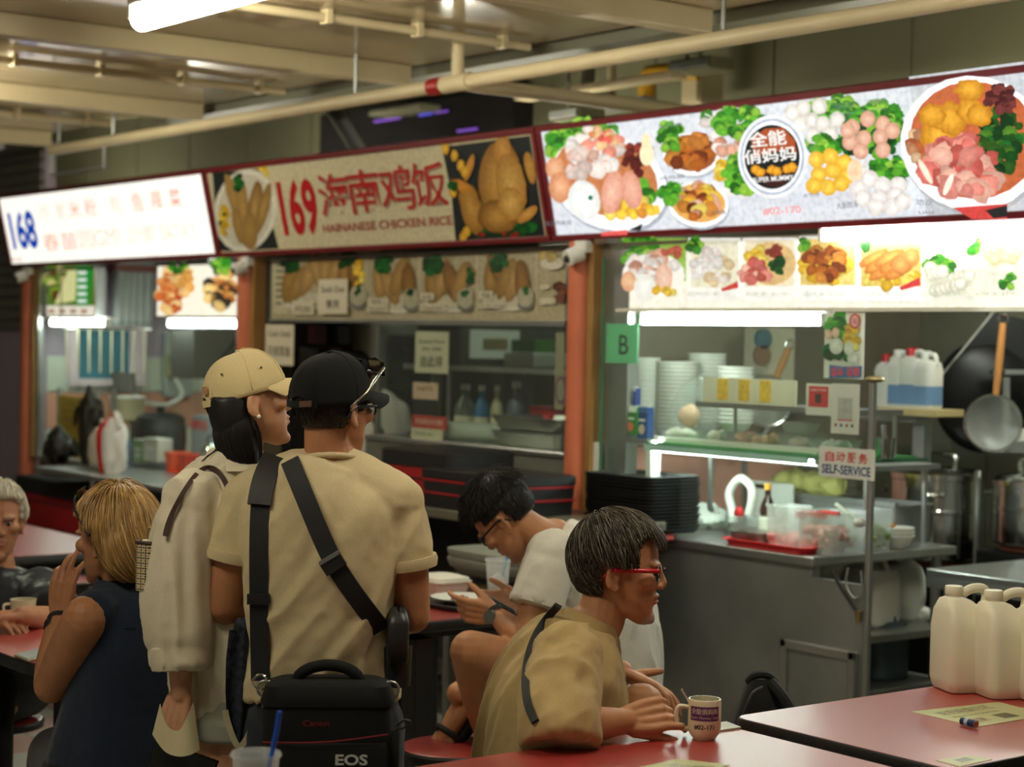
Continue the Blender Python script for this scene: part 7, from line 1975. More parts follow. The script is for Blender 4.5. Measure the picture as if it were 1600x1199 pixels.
 build('strap_slider', strap_px(tree, [(514, 871), (527, 891)], .052, .010, 4.2), M_black, cam_)
 build('slider_bar', strap_px(tree, [(513, 869), (516, 874)], .050, .013, 4.2), M_steel_d, cam_)
 cc = PD(622, 990, 4.24)
 Rm = Matrix((ax, ay.cross(ax).normalized(), ay)).transposed().to_4x4()
 build('camera_body', MB().loft([[cc + (Rm @ (q + Vector((0, 0, z)))) for q in rrect(.05 * s1, .13 * s1, 0, (0, 0, 0), .015)] for (z, s1) in ((-.06, .9), (-.05, 1), (.03, 1), (.05, .8), (.06, .5))]), M_black, cam_, smooth=SM)
 build('lens_barrel', MB().tube([cc + ax * .0 + FWD * .0 - Vector((0, 0, .03)), cc - Vector((0, 0, .12))], [.034, .031], 18), M_black, cam_, smooth=SM)
man_beige()
def woman_cap():
 d = 4.46; side = cdir(.37, 0, -.93)           # her right side faces the camera
 root = person(PD(350, 1500, d).xy.to_3d(), 'woman in cream cap and loose white shirt standing beside the man in beige')
 f = Frame(PD(391, 631, d), cdir(.92, .17, .36), cdir(-.15, 1, 0), .95)
 st = [((352, 1110, d), side, .155, .115), ((352, 1050, d), side, .155, .112), ((350, 960, d), side, .125, .095), ((348, 860, d), side, .145, .108), ((350, 800, d), side, .155, .098), ((358, 758, d), side, .12, .078), ((370, 726, d), side, .058, .055), ((374, 706, d), side, .047, .047)]
 shR, elR, wrR = PD(302, 785, d - .14), PD(279, 930, d - .16), PD(283, 1085, d - .19)
 shL, elL, wrL = PD(408, 785, d + .14), PD(430, 930, d + .2), PD(440, 1060, d + .25)
 b = MB(); trunk(b, stn(st, -.014)); head_prims(b, f, PD(372, 722, d), .046, True)
 arm(b, shR, elR, wrR, .84); arm(b, shL, elL, wrL, .84)
 hand_prims(b, wrR, cdir(-.25, -1, .0), cdir(.3, 0, .9), -1, (.5, .6, .4), s=.92, thumb=(1.35, .2, .1)); hand_prims(b, wrL, cdir(.1, -1, 0), cdir(-.3, 0, .9), 1, (.4, .5, .4), s=.92)
 fe = []
 hc = PD(352, 1110, d)
 for s in (-1, 1):
  hp = hc + side * .085 * s; kn = Vector((hp.x, hp.y, .47)); an = Vector((hp.x, hp.y, .09)); leg(b, hp, kn, an, .95); foot_prims(b, an, cdir(.9, 0, .3)); fe.append((hp, kn, an))
 me = fuse(b, .004, 3); face_sculpt(me, f, lip=(.48, .18, .16)); put('body', me, SKIN_FAIR, root); eyes(f, root, (0, 1, .1))
 build('earring', MB().ell(f.p(.084, -.004, -.036), (.005,) * 3, n=10, m=8), mat('pearl', srgb(235, 230, 215), rough=.2), root, smooth=True)
 # shirt
 M_bl = cloth_mat('cream_linen', srgb(222, 210, 182), var=.08)
 s = MB(); trunk(s, [(PD(356, 1112, d), side, .155, .118), (PD(354, 1040, d), side, .168, .125), (PD(350, 950, d), side, .158, .118)] + stn(st[3:6], .026) + [(PD(366, 732, d), side, .078, .07), (PD(370, 712, d), side, .062, .06)])
 def sl(sh, el, wr, k):
  s.tube(crom([lerp(sh, el, -.08), lerp(sh, el, .25), lerp(sh, el, .7), el, lerp(el, wr, .4), lerp(el, wr, .55), lerp(el, wr, .72)], 3), croms([.055, .074, .078, .078, .072, .062, .062], 3), 22)
  s.ell(sh, (.068,) * 3, n=16, m=10)
 sl(shR, elR, wrR, 1); sl(shL, elL, wrL, 1)
 me = shirt_mesh(s, .006, 6, amp=.012, along=(0, 0, 1), freq=18, squash=.09, seed=8)
 tree = bvh(me); so = put('shirt', me, M_bl, root)
 c0, c1 = lerp(elR, wrR, .52), lerp(elR, wrR, .76)
 build('cuff', MB().tube([c0, lerp(c0, c1, .08), lerp(c0, c1, .9), c1, lerp(c0, c1, .97)], [.060, .068, .067, .064, .045], 26), M_bl, so, smooth=SM)
 build('collar', MB().loft([[PD(370, y, d) + (side * math.cos(a) * (r + .004) + cdir(.93, 0, .37) * math.sin(a) * r) for a in [k * 6.283 / 28 for k in range(28)]] for (y, r) in ((742, .082), (728, .066), (706, .058), (704, .062), (716, .074), (734, .092))]), M_bl, so, smooth=SM)
 # grey shorts
 t = MB(); trunk(t, [(PD(354, 1142, d), side, .145, .115), (PD(354, 1110, d), side, .165, .122), (PD(352, 1070, d), side, .15, .11)])
 for hp, kn, an in fe: t.tube([hp, lerp(hp, kn, .16)], [.104, .106], 22)
 put('shorts', wrinkle(fuse(t, .008, 5), .004, (0, 0, 1), 12, .3, 6), cloth_mat('grey_shorts', srgb(150, 152, 138)), root)
 for hp, kn, an in fe: build('shoe', MB().loft([rrect(.26, .09, z, (an.x, an.y, 0), .04) for z in (0, .03)] + [rrect(.2, .08, .07, (an.x, an.y, 0), .038)]), M_white_p, root, smooth=SM)
 # long black hair
 M_h = HAIR_BLACK
 test = lambda p: p[2] < .05 and p[1] < -.028 and p[2] > -.06
 bs = base_shell(MB(), f, test, r=(.074, .096, .090), th=.008)
 hs = cdir(.9, 0, .3)
 trunk(bs, [(f.p(.015, -.055, .02), hs, .052, .062), (f.p(.015, -.06, -.03), hs, .048, .062), (PD(374, 690, d - .02), hs, .046, .055), (PD(382, 715, d - .045), hs, .038, .035), (PD(392, 738, d - .06), hs, .022, .014)])
 okw = vec(lambda p: not (abs(p[0]) > .055 and p[1] > -.035 and p[2] < .012 and p[2] > -.045) and p[2] > -.175 - .02 * random.random() and p[1] < .05)
 hair(root, f, M_h, scalp(1700, test, 5, r=(.077, .099, .092)), [((0, -.010, .034), (.079, .101, .094)), ((.015, -.052, -.075), (.066, .056, .095))], .013, 15, (.0, .10, -.6), lambda p: (-2.5 * (p[0] - .02), 2.0 * (-.02 - p[1]) * (p[2] < -.06), -1), base=bs, r=.0016, seed=6, jitter=.08, ok=okw, hug=.25)
 W_tuft = [f.p(-.0, -.09, -.04)]
 for k in range(5):
  q = PD(352 - k * 2, 690 + k, d - .05); build('loose_lock', MB().tube(crom([f.p(.03, -.08, -.03), q, PD(322 - k * 3, 714 + k * 3, d - .06)], 5), [.0016] * 8 + [.0012] * 3, 5), M_h, root)
 M_cap = cloth_mat('cream_cap_cloth', srgb(222, 200, 148), var=.06, weave=1000, bump=.35)
 cp = baseball_cap(root, f, M_cap, mat('gold_buckle', (.6, .45, .2), rough=.3, metal=1), brim_len=.08)
 for (a, z) in ((20, .075), (78, .07), (140, .075), (-40, .075), (-140, .07)):
  a = math.radians(a); build('eyelet', MB().ell(f.p(.081 * math.cos(a), -.008 + .10 * math.sin(a), .03 + z * .72), (.003,) * 3, n=8, m=6), mat('dark_eyelet', srgb(90, 80, 55), rough=.7), cp, smooth=True)
 build('woven_tag', MB().prism([f.p(.020, -.1150, .042), f.p(.036, -.1085, .042), f.p(.036, -.1080, .062), f.p(.020, -.1145, .062)], -f.y * .004), mat('tan_tag', srgb(170, 130, 92), rough=.8), cp)
 # sun sleeve over the back of the hand
 M_sun = cloth_mat('cream_sun_sleeve', srgb(214, 200, 160))
 w0 = wrR
 pts_t = [PD(250, 1100, d - .27), PD(262, 1132, d - .28), PD(281, 1140, d - .28), PD(294, 1118, d - .27), PD(302, 1098, d - .25)]
 pts_b = [PD(238, 1148, d - .26), PD(258, 1172, d - .28), PD(280, 1180, d - .29), PD(300, 1178, d - .28), PD(312, 1172, d - .26)]
 vs = []; fs = []; rows = 6; T_ = crom(pts_t, 4); B_ = crom(pts_b, 4)
 for i in range(rows + 1):
  for j in range(len(T_)):
   p_ = lerp(T_[j], B_[j], i / rows) - FWD * (.018 * math.sin(math.pi * j / (len(T_) - 1))); vs.append(p_)
 n1 = len(T_)
 for i in range(rows):
  for j in range(n1 - 1): fs.append((i * n1 + j, i * n1 + j + 1, (i + 1) * n1 + j + 1, (i + 1) * n1 + j))
 ov = len(vs); vs += [v + FWD * .004 for v in vs]; fs += [tuple(i + ov for i in q) for q in fs]
 build('sun_sleeve', MB().add(vs, fs), M_sun, root, smooth=True)
 # phone with glittery case in that hand
 ph = thing('phone', PD(275, 1200, d - .2), 'phone with black and silver glitter case held in the lowered hand', 'phone')
 Rm = Matrix((cdir(.9, -.35, .1), cdir(.1, .1, -1), cdir(.35, .9, .1))).transposed().to_4x4()
 cph = PD(285, 1196, d - .2)
 build('case', MB().loft([[cph + Rm @ q for q in rrect(.15, .012 * k_, z, (0, 0, 0), .005)] for (z, k_) in ((-.037, .7), (-.034, 1), (.034, 1), (.037, .7))]), mat('glitter_case', (.03, .028, .02), rough=.25, metal=.6, var=1.0, scale=120), ph, smooth=SM)
 build('screen', MB().loft([[cph + Rm @ (q + Vector((0, .0065, 0))) for q in rrect(.14, .002, z, (0, 0, 0), .0008)] for z in (-.032, .032)]), M_black, ph)
 # check purse and its strap
 pu = thing('check_purse', PD(258, 880, d - .22), 'small beige checked purse behind the shoulder of the woman in the cream cap', 'purse')
 c0 = PD(255, 882, d - .12); ax, ay = cdir(.5, 0, .86), Vector((0, 0, 1)); nn = ax.cross(ay)
 build('purse_body', MB().loft([[c0 + ax * q.x + nn * q.y + ay * z for q in rrect(.15 * k_, .05 * k_, 0, (0, 0, 0), .015)] for (z, k_) in ((-.062, .85), (-.055, 1), (.05, 1), (.06, .8))]), None, pu, smooth=SM)
 mchk, N, L, P = _nt('beige_check')
 tc = N.new('ShaderNodeTexCoord'); wv = []
 base = N.new('ShaderNodeRGB'); base.outputs[0].default_value = srgb(190, 160, 105) + (1,)
 src = base.outputs[0]
 for (axis, sc, cc, wd) in (('X', 26, srgb(40, 34, 28), .82), ('Z', 26, srgb(40, 34, 28), .82), ('X', 52, srgb(220, 205, 170), .9), ('Z', 52, srgb(220, 205, 170), .9)):
  w = N.new('ShaderNodeTexWave'); w.wave_type = 'BANDS'; w.bands_direction = axis; w.inputs['Scale'].default_value = sc; w.inputs['Distortion'].default_value = 0
  L.new(tc.outputs['Object'], w.inputs[0]); gt = N.new('ShaderNodeMath'); gt.operation = 'GREATER_THAN'; gt.inputs[1].default_value = wd; L.new(w.outputs['Fac'], gt.inputs[0])
  mx = N.new('ShaderNodeMix'); mx.data_type = 'RGBA'; L.new(gt.outputs[0], mx.inputs[0]); L.new(src, mx.inputs[6]); mx.inputs[7].default_value = cc + (1,); src = mx.outputs[2]
 L.new(src, P.inputs['Base Color']); P.inputs['Roughness'].default_value = .6
 pu.children[0].data.materials.clear(); pu.children[0].data.materials.append(mchk)
 M_brown = mat('dark_brown_leather', srgb(58, 34, 24), rough=.5)
 build('edge_trim', MB().tube([c0 + ax * q.x + nn * q.y + ay * .056 for q in rrect(.15, .05, 0, (0, 0, 0), .015)], .004, 6), M_brown, pu)
 build('clasp', MB().tube([c0 + ay * .062 - ax * .05, c0 + ay * .09 - ax * .05], .005, 8), mat('gold_buckle', (.6, .45, .2), rough=.3, metal=1), pu)
 build('purse_strap', strap_px(tree, [(258, 838), (262, 815), (285, 770), (310, 735), (330, 726), (348, 742), (358, 768)], .010, .006, d - .2), M_brown, pu, smooth=SM)
 # paisley bandana hanging at her other side
 bd = thing('bandana', PD(378, 1160, d - .12), 'navy paisley bandana with pale border hanging between the couple', 'scarf')
 rows = []; M_pais = mat('navy_paisley', srgb(30, 34, 46), rough=.8, var=1.2, scale=70)
 edge = ((985, 358, 400), (1030, 353, 400), (1080, 352, 402), (1120, 354, 400), (1150, 362, 388), (1165, 372, 377))
 vs = []; fs = []; n1 = 9
 for (y, x0, x1) in edge:
  for j in range(n1): vs.append(PD(lerp(x0, x1, j / (n1 - 1)), y, d - .20 + .012 * math.sin(j * 1.6 + y * .01)))
 for i in range(len(edge) - 1):
  for j in range(n1 - 1): fs.append((i * n1 + j, i * n1 + j + 1, (i + 1) * n1 + j + 1, (i + 1) * n1 + j))
 ov = len(vs); vs += [v + FWD * .004 for v in vs]; fs += [tuple(i + ov for i in q) for q in fs]
 build('cloth', MB().add(vs, fs), M_pais, bd, smooth=True)
 bpts = [PD(352, 1110, d - .208), PD(355, 1125, d - .208), PD(364, 1152, d - .208), PD(374, 1167, d - .208), PD(387, 1152, d - .208), PD(399, 1125, d - .208)]
 build('pale_border', strap_band(crom(bpts, 4), .014, .003, lambda p: p + FWD), mat('pale_border', srgb(175, 165, 135), rough=.8), bd, smooth=SM)
 build('knot', lump(PD(380, 982, d - .18), (.03, .02, .025), 3, .2), M_pais, bd, smooth=SM)
woman_cap()
def man_khaki():
 d = 4.42; side = cdir(.22, 0, -.97)
 root = person(PD(865, 1300, d).xy.to_3d(), 'man in khaki T-shirt and red spectacles leaning on the red table with a mug')
 f = Frame(PD(968, 893, d), cdir(.98, -.06, -.07), cdir(.08, 1, 0), 1.05)
 st = [((862, 1275, d), side, .165, .15), ((862, 1235, d), side, .17, .15), ((862, 1160, d), side, .165, .142), ((876, 1085, d), side, .172, .135), ((895, 1030, d), side, .16, .110), ((912, 1000, d), side, .12, .085), ((926, 972, d), side, .064, .060), ((936, 950, d), side, .056, .058)]
 shR, elR, wrR = PD(886, 1025, d - .19), PD(874, 1138, d - .33), PD(976, 1127, d - .25)
 shL, elL, wrL = PD(912, 1020, d + .17), PD(925, 1108, d + .26), PD(972, 1050, d + .22)
 b = MB(); trunk(b, stn(st, -.014)); head_prims(b, f, PD(922, 985, d), .060)
 arm(b, shR, elR, wrR, 1.05); arm(b, shL, elL, wrL, 1.05)
 hand_prims(b, wrR, cdir(.96, .14, .22), cdir(.12, -.38, .92), -1, s=1.03, curls=((1.0, .9, .6), (.9, .9, .6), (.7, .8, .5), (.4, .6, .4)), thumb=(1.2, .2, .1), thumb_up=.15)
 hand_prims(b, wrL, cdir(.80, -.35, -.1), cdir(.2, -.8, -.1), 1, s=1.03, curls=((.35, .5, .3), (.3, .45, .3), (.2, .4, .3), (.15, .3, .2)), thumb=(.9, .1, .0), spread=.14, thumb_up=-.55)
 hpL, knL, anL = PD(880, 1240, d + .08), PD(1002, 1106, d + .04), PD(972, 1335, d + .10)
 hpR, knR = PD(880, 1255, d - .10), PD(1010, 1250, d - .06); anR = Vector((knR.x, knR.y, .09))
 leg(b, hpL, knL, anL, 1.02); leg(b, hpR, knR, anR, 1.02); foot_prims(b, anL, cdir(.9, -.2, .2)); foot_prims(b, anR, cdir(1, 0, .2))
 me = fuse(b, .0034, 3); face_sculpt(me, f, brow=(.05, .04, .035), stubble=((.42, .39, .34), 1.3), age=.35); put('body', me, SKIN_TAN, root); eyes(f, root)
 M_k = cloth_mat('khaki_tee', srgb(180, 155, 106), var=.08)
 s = MB(); trunk(s, [(PD(858, 1262, d), side, .20, .18), (PD(858, 1215, d), side, .20, .175), (PD(862, 1150, d), side, .195, .168), (PD(875, 1085, d), side, .195, .155), (PD(893, 1035, d), side, .178, .128), (PD(911, 1002, d), side, .135, .098), (PD(924, 978, d), side, .078, .072)])
 e_ = PD(868, 1152, d - .35)
 s.tube(crom([lerp(shR, e_, -.1), lerp(shR, e_, .3), lerp(shR, e_, .75), PD(874, 1164, d - .35)], 4), croms([.062, .080, .088, .084], 4), 22); s.ell(shR, (.074,) * 3)
 s.tube([lerp(shL, elL, -.1), lerp(shL, elL, .4), lerp(shL, elL, .95)], [.06, .085, .085], 20); s.ell(shL, (.072,) * 3)
 me = shirt_mesh(s, .006, 6, amp=.012, along=cdir(.35, 1, 0), freq=15, squash=.10, seed=21)
 tree = bvh(me); so = put('t_shirt', me, M_k, root)
 cdn = (PD(936, 950, d) - PD(915, 995, d)).normalized()
 a1 = side; a2 = cdn.cross(a1).normalized()
 cc = PD(922, 975, d)
 build('collar', MB().loft([[cc + cdn * z + a1 * math.cos(a) * r * 1.05 + a2 * math.sin(a) * r for a in [k * 6.283 / 32 for k in range(32)]] for (z, r) in ((-.022, .080), (.004, .072), (.016, .068), (.014, .064), (-.01, .066))]), M_k, so, smooth=SM)
 # dark shorts
 t = MB(); trunk(t, [(PD(862, 1290, d), side, .16, .15), (PD(862, 1245, d), side, .185, .168), (PD(862, 1205, d), side, .17, .155)])
 limb(t, [hpL, lerp(hpL, knL, .55)], [.10, .095], 18, 4); limb(t, [hpR, lerp(hpR, knR, .7)], [.10, .095], 18, 4)
 put('shorts', fuse(t, .009, 6), cloth_mat('dark_shorts', srgb(40, 40, 42)), root)
 # hair: side swept, dark brown going grey
 M_h = hair_mat('hair_greying', srgb(70, 58, 45), var=.5, rough=.45, light=srgb(138, 126, 108))
 def zone(p, m=0.0):
  x, y, z = abs(p[0]), p[1], p[2]
  if y > .040 + m and z < .072 + .45 * (y - .04): return False           # face and forehead
  if y > .098 + m: return False
  if x > .045 and -.034 < y < .003 and z < .016: return False            # ear
  if y >= .003 and z < .012: return False
  return z > (-.050 - m if y < -.034 else -.004)
 test = lambda p: zone(p) and p[1] < .075
 bs = base_shell(MB(), f, lambda p: zone(p) and p[1] < .085 and (p[1] < -.05 or p[2] > .034), r=(.078, .098, .093), th=.011)
 hair(root, f, M_h, scalp(3400, test, 9, r=(.084, .106, .099)), [((0, -.008, .034), (.085, .104, .102))], .0075, 8, (0, 0, -.12), whorl((-.02, -.055, .13), .1, .12), base=bs, r=.0012, seed=11, jitter=.38, lift=.012, ok=vec(lambda p: zone(p, .006)), hug=.5)
 # fringe falling towards the temple
 rt = [np.array((x, .045 + .025 * random.random(), .11)) for x in np.linspace(-.045, .05, 260)]
 hair(root, f, M_h, rt, [((0, -.004, .034), (.086, .104, .101))], .0085, 8, (0, 0, -.2), lambda p: (.35, 1.0, -.35), name='fringe', r=.0013, seed=12, jitter=.3, lift=.008, hug=.35, ok=vec(lambda p: p[2] > .055 + .02 * (p[0] < .02)))
 M_rg = mat('red_spectacle_frame', srgb(175, 18, 34), rough=.3)
 g = glasses(root, f, mat('black_frame', (.01, .01, .01), rough=.25), temple=M_rg, name='glasses')
 for o in list(g.children):
  if o.name.startswith('temple'): o.data.materials.clear(); o.data.materials.append(M_rg)
 for sx in (-1, 1):
  tp = [f.p(sx * .064, .088, .012), f.p(sx * .079, .055, .012), f.p(sx * .085, .02, .011), f.p(sx * .085, -.012, .009)]
  build('temple_sleeve', MB().tube(crom(tp, 4), [.0052 * f.s] * 13, 8), M_rg, g, smooth=True)
 # thin bag strap across the back
 sb = thing('sling_bag', PD(905, 1200, d + .1), 'black sling bag strap over the back of the khaki shirt', 'bag')
 build('strap', strap_px(tree, [(872, 947), (848, 972), (830, 1005), (821, 1045), (820, 1080), (826, 1110), (836, 1128)], .018, .003, d - .1), mat('black_webbing', (.010, .010, .010)), sb, smooth=SM)
 pq = PD(972, 1165, d + .0)
 build('pouch', MB().loft([[pq + Vector((q.x, q.y, z)) for q in rrect(.06 * k_, .16 * k_, 0, (0, 0, 0), .02)] for (z, k_) in ((-.07, .9), (-.06, 1), (.05, 1), (.06, .85))]), M_blackmat, sb, smooth=SM)
man_khaki()
def man_young():
 d = 5.6; side = cdir(.42, 0, .90)            # his right is the far side
 root = person(PD(935, 1150, d).xy.to_3d(), 'young man in white T-shirt bent over a phone with one leg crossed')
 f = Frame(PD(792, 812, d - .05), cdir(-.62, -.68, .30), cdir(-.72, .66, .1), 1.0)
 st = [((940, 1095, d), side, .165, .14), ((942, 1060, d), side, .165, .14), ((944, 1000, d), side, .16, .122), ((925, 925, d), side, .172, .118), ((902, 880, d), side, .165, .10), ((884, 858, d), side, .12, .082), ((866, 842, d), side, .062, .058), ((852, 834, d), side, .054, .054)]
 shL, elL, wrL = PD(862, 870, d - .17), PD(822, 1004, d - .24), PD(774, 960, d - .10)
 shR, elR, wrR = PD(905, 868, d + .18), PD(860, 990, d + .22), PD(816, 944, d + .08)
 b = MB(); trunk(b, stn(st, -.014)); head_prims(b, f, PD(866, 842, d), .056)
 arm(b, shL, elL, wrL); arm(b, shR, elR, wrR)
 hand_prims(b, wrL, cdir(-.93, .10, .32), cdir(.35, .25, .9), -1, s=1.0, curls=((.7, .9, .5), (.6, .9, .5), (.5, .8, .5), (.2, .35, .3)), thumb=(1.0, .3, .2), thumb_up=.3)
 hand_prims(b, wrR, cdir(-.95, .05, -.2), cdir(-.1, .2, -.9), 1, s=1.0, curls=((.6, .9, .5), (.6, .9, .5), (.5, .8, .5), (.3, .5, .4)), thumb=(1.0, .3, .2))
 hpL, knL, anL = PD(925, 1085, d - .10), PD(735, 1018, d - .28), PD(785, 1215, d + .12)
 hpR, knR, anR = PD(940, 1085, d + .12), PD(800, 1062, d + .30), PD(716, 1084, d - .02)
 leg(b, hpL, knL, anL, 1.05); leg(b, hpR, knR, anR, 1.0)
 foot_prims(b, anR, cdir(-.55, -.75, -.25), cdir(-.55, .5, -.6)); foot_prims(b, anL, cdir(-.9, -.1, .2))
 me = fuse(b, .004, 3); face_sculpt(me, f); put('body', me, SKIN_TAN, root); eyes(f, root, (0, .9, -.3))
 M_w = cloth_mat('white_tee', srgb(222, 218, 204), var=.05)
 s = MB(); trunk(s, [(PD(942, 1090, d), side, .185, .165), (PD(945, 1050, d), side, .185, .16), (PD(948, 990, d), side, .185, .148), (PD(928, 922, d), side, .19, .138), (PD(904, 880, d), side, .178, .115), (PD(884, 858, d), side, .135, .096), (PD(868, 843, d), side, .078, .072)])
 sleeve(s, shL, elL, .58, .080, .082); sleeve(s, shR, elR, .58, .080, .082)
 me = shirt_mesh(s, .007, 6, amp=.010, along=cdir(.3, 1, 0), freq=13, squash=.12, seed=31)
 so = put('t_shirt', me, M_w, root); sleeve_hem(so, M_w, shL, elL, .58, .080, 'sleeve_hem')
 t = MB(); trunk(t, [(PD(940, 1110, d), side, .16, .14), (PD(940, 1075, d), side, .18, .16), (PD(942, 1040, d), side, .165, .14)])
 limb(t, [hpL, lerp(hpL, knL, .42)], [.105, .095], 18, 4); limb(t, [hpR, lerp(hpR, knR, .5)], [.10, .095], 18, 4)
 put('shorts', fuse(t, .009, 6), cloth_mat('charcoal_shorts', srgb(44, 44, 46)), root)
 def zone(p, m=0.0):
  x, y, z = abs(p[0]), p[1], p[2]
  if y > .035 + m and z < .062 + .35 * (y - .03): return False
  if x > .05 and -.036 < y < .03 and z < .026: return False
  return z > (-.028 - m if y < -.036 else .022)
 bs = base_shell(MB(), f, lambda p: zone(p) and p[1] < .085, r=(.077, .099, .092), th=.008)
 top = lambda p: zone(p) and p[2] > .06
 base_shell(bs, f, lambda p: top(p) and p[1] < .085, r=(.080, .102, .099), th=.015)
 hair(root, f, HAIR_BLACK, scalp(900, lambda p: zone(p) and p[2] <= .07, 14, r=(.080, .102, .095)), [((0, -.010, .034), (.082, .104, .097))], .005, 4, (0, 0, -.1), whorl(), base=bs, r=.0012, seed=15, ok=vec(zone), hug=.5)
 hair(root, f, HAIR_BLACK, scalp(1500, top, 16, r=(.086, .110, .108)), [((0, -.010, .036), (.088, .112, .110))], .007, 6, (0, 0, 0), whorl((0, -.06, .13), .15), name='hair_top', r=.0014, seed=17, jitter=.7, lift=.016, hug=.25, ok=vec(lambda p: p[1] < .112 and p[2] > .05))
 glasses(root, f, mat('black_frame', (.01, .01, .01), rough=.25))
 # black watch
 wd = (elL - wrL).normalized(); wc = lerp(wrL, elL, .06); a = wd.orthogonal().normalized(); bb = wd.cross(a)
 w = build('watch', MB().tube([wc - wd * .012, wc + wd * .012], [.033, .034], 20, cap=False), M_blackmat, root, smooth=SM)
 fc = wc + cdir(-.55, .0, -.85) * .031
 build('watch_face', MB().tube([fc, fc + cdir(-.55, 0, -.85) * .012], .021, 20), mat('watch_glass', srgb(95, 100, 98), rough=.15), w, smooth=SM)
 # sandals
 y = cdir(-.55, -.75, -.25); z = cdir(-.55, .5, -.6); z = (z - y * z.dot(y)).normalized(); x = y.cross(z)
 c0 = anR + y * .06 - z * .088
 so2 = build('sandal', MB().loft([[c0 + x * q.x + y * q.y + z * h for q in rrect(.092, .27, 0, (0, 0, 0), .045)] for h in (-.012, .012)]), M_blackmat, root, smooth=SM)
 build('sandal_strap', MB().tube(ring_path(c0 + y * .05 + z * .01, .05, 0, 3.14, 10, x, z), .01, 8), M_blackmat, so2, smooth=SM)
 ph = thing('phone', PD(772, 938, d - .02), 'phone held in both hands by the young man in white', 'phone')
 pc = PD(776, 946, d - .0); a1, a2, a3 = cdir(-.75, .35, .5), cdir(-.2, .5, -.85), cdir(.6, .75, .3)
 Rm = Matrix((a1, a3, a2)).transposed().to_4x4()
 build('case', MB().loft([[pc + Rm @ q for q in rrect(.15, .010, z, (0, 0, 0), .004)] for z in (-.036, .036)]), M_black, ph, smooth=SM)
 build('screen', MB().loft([[pc + Rm @ (q + Vector((0, .0055, 0))) for q in rrect(.142, .0012, z, (0, 0, 0), .0005)] for z in (-.033, .033)]), mat('phone_screen', srgb(120, 150, 170), emit=.35, ecol=(.6, .75, .9)), ph)
man_young()
def woman_blonde():
 d = 4.72; side = cdir(.80, 0, .60)
 root = person(PD(185, 1300, d).xy.to_3d(), 'woman with blonde bob and sleeveless navy blouse, hand raised to her mouth')
 f = Frame(PD(178, 845, d), cdir(-.87, .0, .49), (0, 0, 1), .98)
 st = [((182, 1225, d), side, .18, .15), ((184, 1190, d), side, .18, .15), ((192, 1100, d), side, .155, .125), ((198, 1020, d), side, .16, .122), ((200, 965, d), side, .15, .10), ((200, 940, d), side, .115, .082), ((196, 920, d), side, .06, .058), ((190, 900, d), side, .05, .05)]
 shL, elL, wrL = PD(134, 966, d - .15), PD(80, 1072, d - .06), PD(94, 962, d + .13)
 shR, elR, wrR = PD(250, 965, d + .10), PD(265, 1080, d + .22), PD(190, 1075, d + .45)
 b = MB(); trunk(b, stn(st, -.012)); head_prims(b, f, PD(196, 925, d), .05, True)
 arm(b, shL, elL, wrL, 1.08); arm(b, shR, elR, wrR, 1.05)
 hand_prims(b, wrL, cdir(.10, 1, .05), cdir(.35, .0, .93), -1, s=.98, curls=((.5, .7, .4), (.25, .45, .3), (.12, .3, .2), (.25, .6, .4)), thumb=(.35, .45, .2), spread=.18)
 hand_prims(b, wrR, cdir(-.9, 0, .4), cdir(0, -1, 0), -1)
 fe = []
 for (s, kx, ky, kd) in ((-1, 85, 1190, .34), (1, 150, 1190, .45)):
  hp = PD(184, 1215, d) + side * .09 * s; kn = PD(kx, ky, d + kd); an = Vector((kn.x, kn.y, .09)); leg(b, hp, kn, an); foot_prims(b, an, cdir(-.7, 0, .6)); fe.append((hp, kn, an))
 me = fuse(b, .0036, 3); face_sculpt(me, f, brow=(.16, .10, .06)); put('body', me, SKIN_WARM, root); eyes(f, root)
 M_n = cloth_mat('navy_blouse', srgb(34, 42, 58), var=.12)
 s = MB(); trunk(s, [(PD(190, 1240, d), side, .205, .175), (PD(192, 1190, d), side, .19, .165), (PD(200, 1100, d), side, .165, .14), (PD(206, 1020, d), side, .165, .135), (PD(206, 965, d), side, .152, .118)] + stn(st[5:7], .018))
 for sh, el in ((shL, elL), (shR, elR)): s.ell(lerp(sh, PD(200, 965, d), .34), (.062, .062, .076))
 for sh in (shL, shR): limb(s, [PD(198, 938, d), lerp(PD(204, 950, d), sh, .80) + Vector((0, 0, .010))], [.06, .058], 16, 4)
 me = shirt_mesh(s, .0065, 6, amp=.005, along=(0, 0, 1), freq=8, squash=.2, seed=41)
 so = put('blouse', me, M_n, root)
 cN = PD(194, 918, d)
 build('collar', MB().loft([[cN + Vector((0, 0, z)) + side * math.cos(a) * r * 1.05 + side.cross(Vector((0, 0, 1))) * math.sin(a) * r for a in [k * 6.283 / 30 for k in range(30)]] for (z, r) in ((-.03, .082), (.0, .066), (.022, .062), (.024, .068), (.0, .076), (-.026, .095))]), M_n, so, smooth=SM)
 bk = shirt_seam = build('yoke_seam', MB().tube([PD(160, 985, d - .135), PD(205, 980, d - .135), PD(250, 972, d - .06)], .0015, 5), M_n, so)
 t = MB(); trunk(t, [(PD(184, 1245, d), side, .18, .16), (PD(184, 1215, d), side, .20, .17), (PD(184, 1180, d), side, .185, .15)])
 for hp, kn, an in fe: limb(t, [hp, lerp(hp, kn, .5), kn, lerp(kn, an, .85)], [.105, .095, .075, .075], 18, 5)
 put('trousers', fuse(t, .009, 6), cloth_mat('black_trousers', srgb(20, 19, 20)), root)
 for hp, kn, an in fe: build('shoe', MB().loft([rrect(.1, .24, z, (an.x, an.y, 0), .04) for z in (0, .03)] + [rrect(.08, .18, .06, (an.x, an.y, 0), .038)]), M_blackmat, root, smooth=SM)
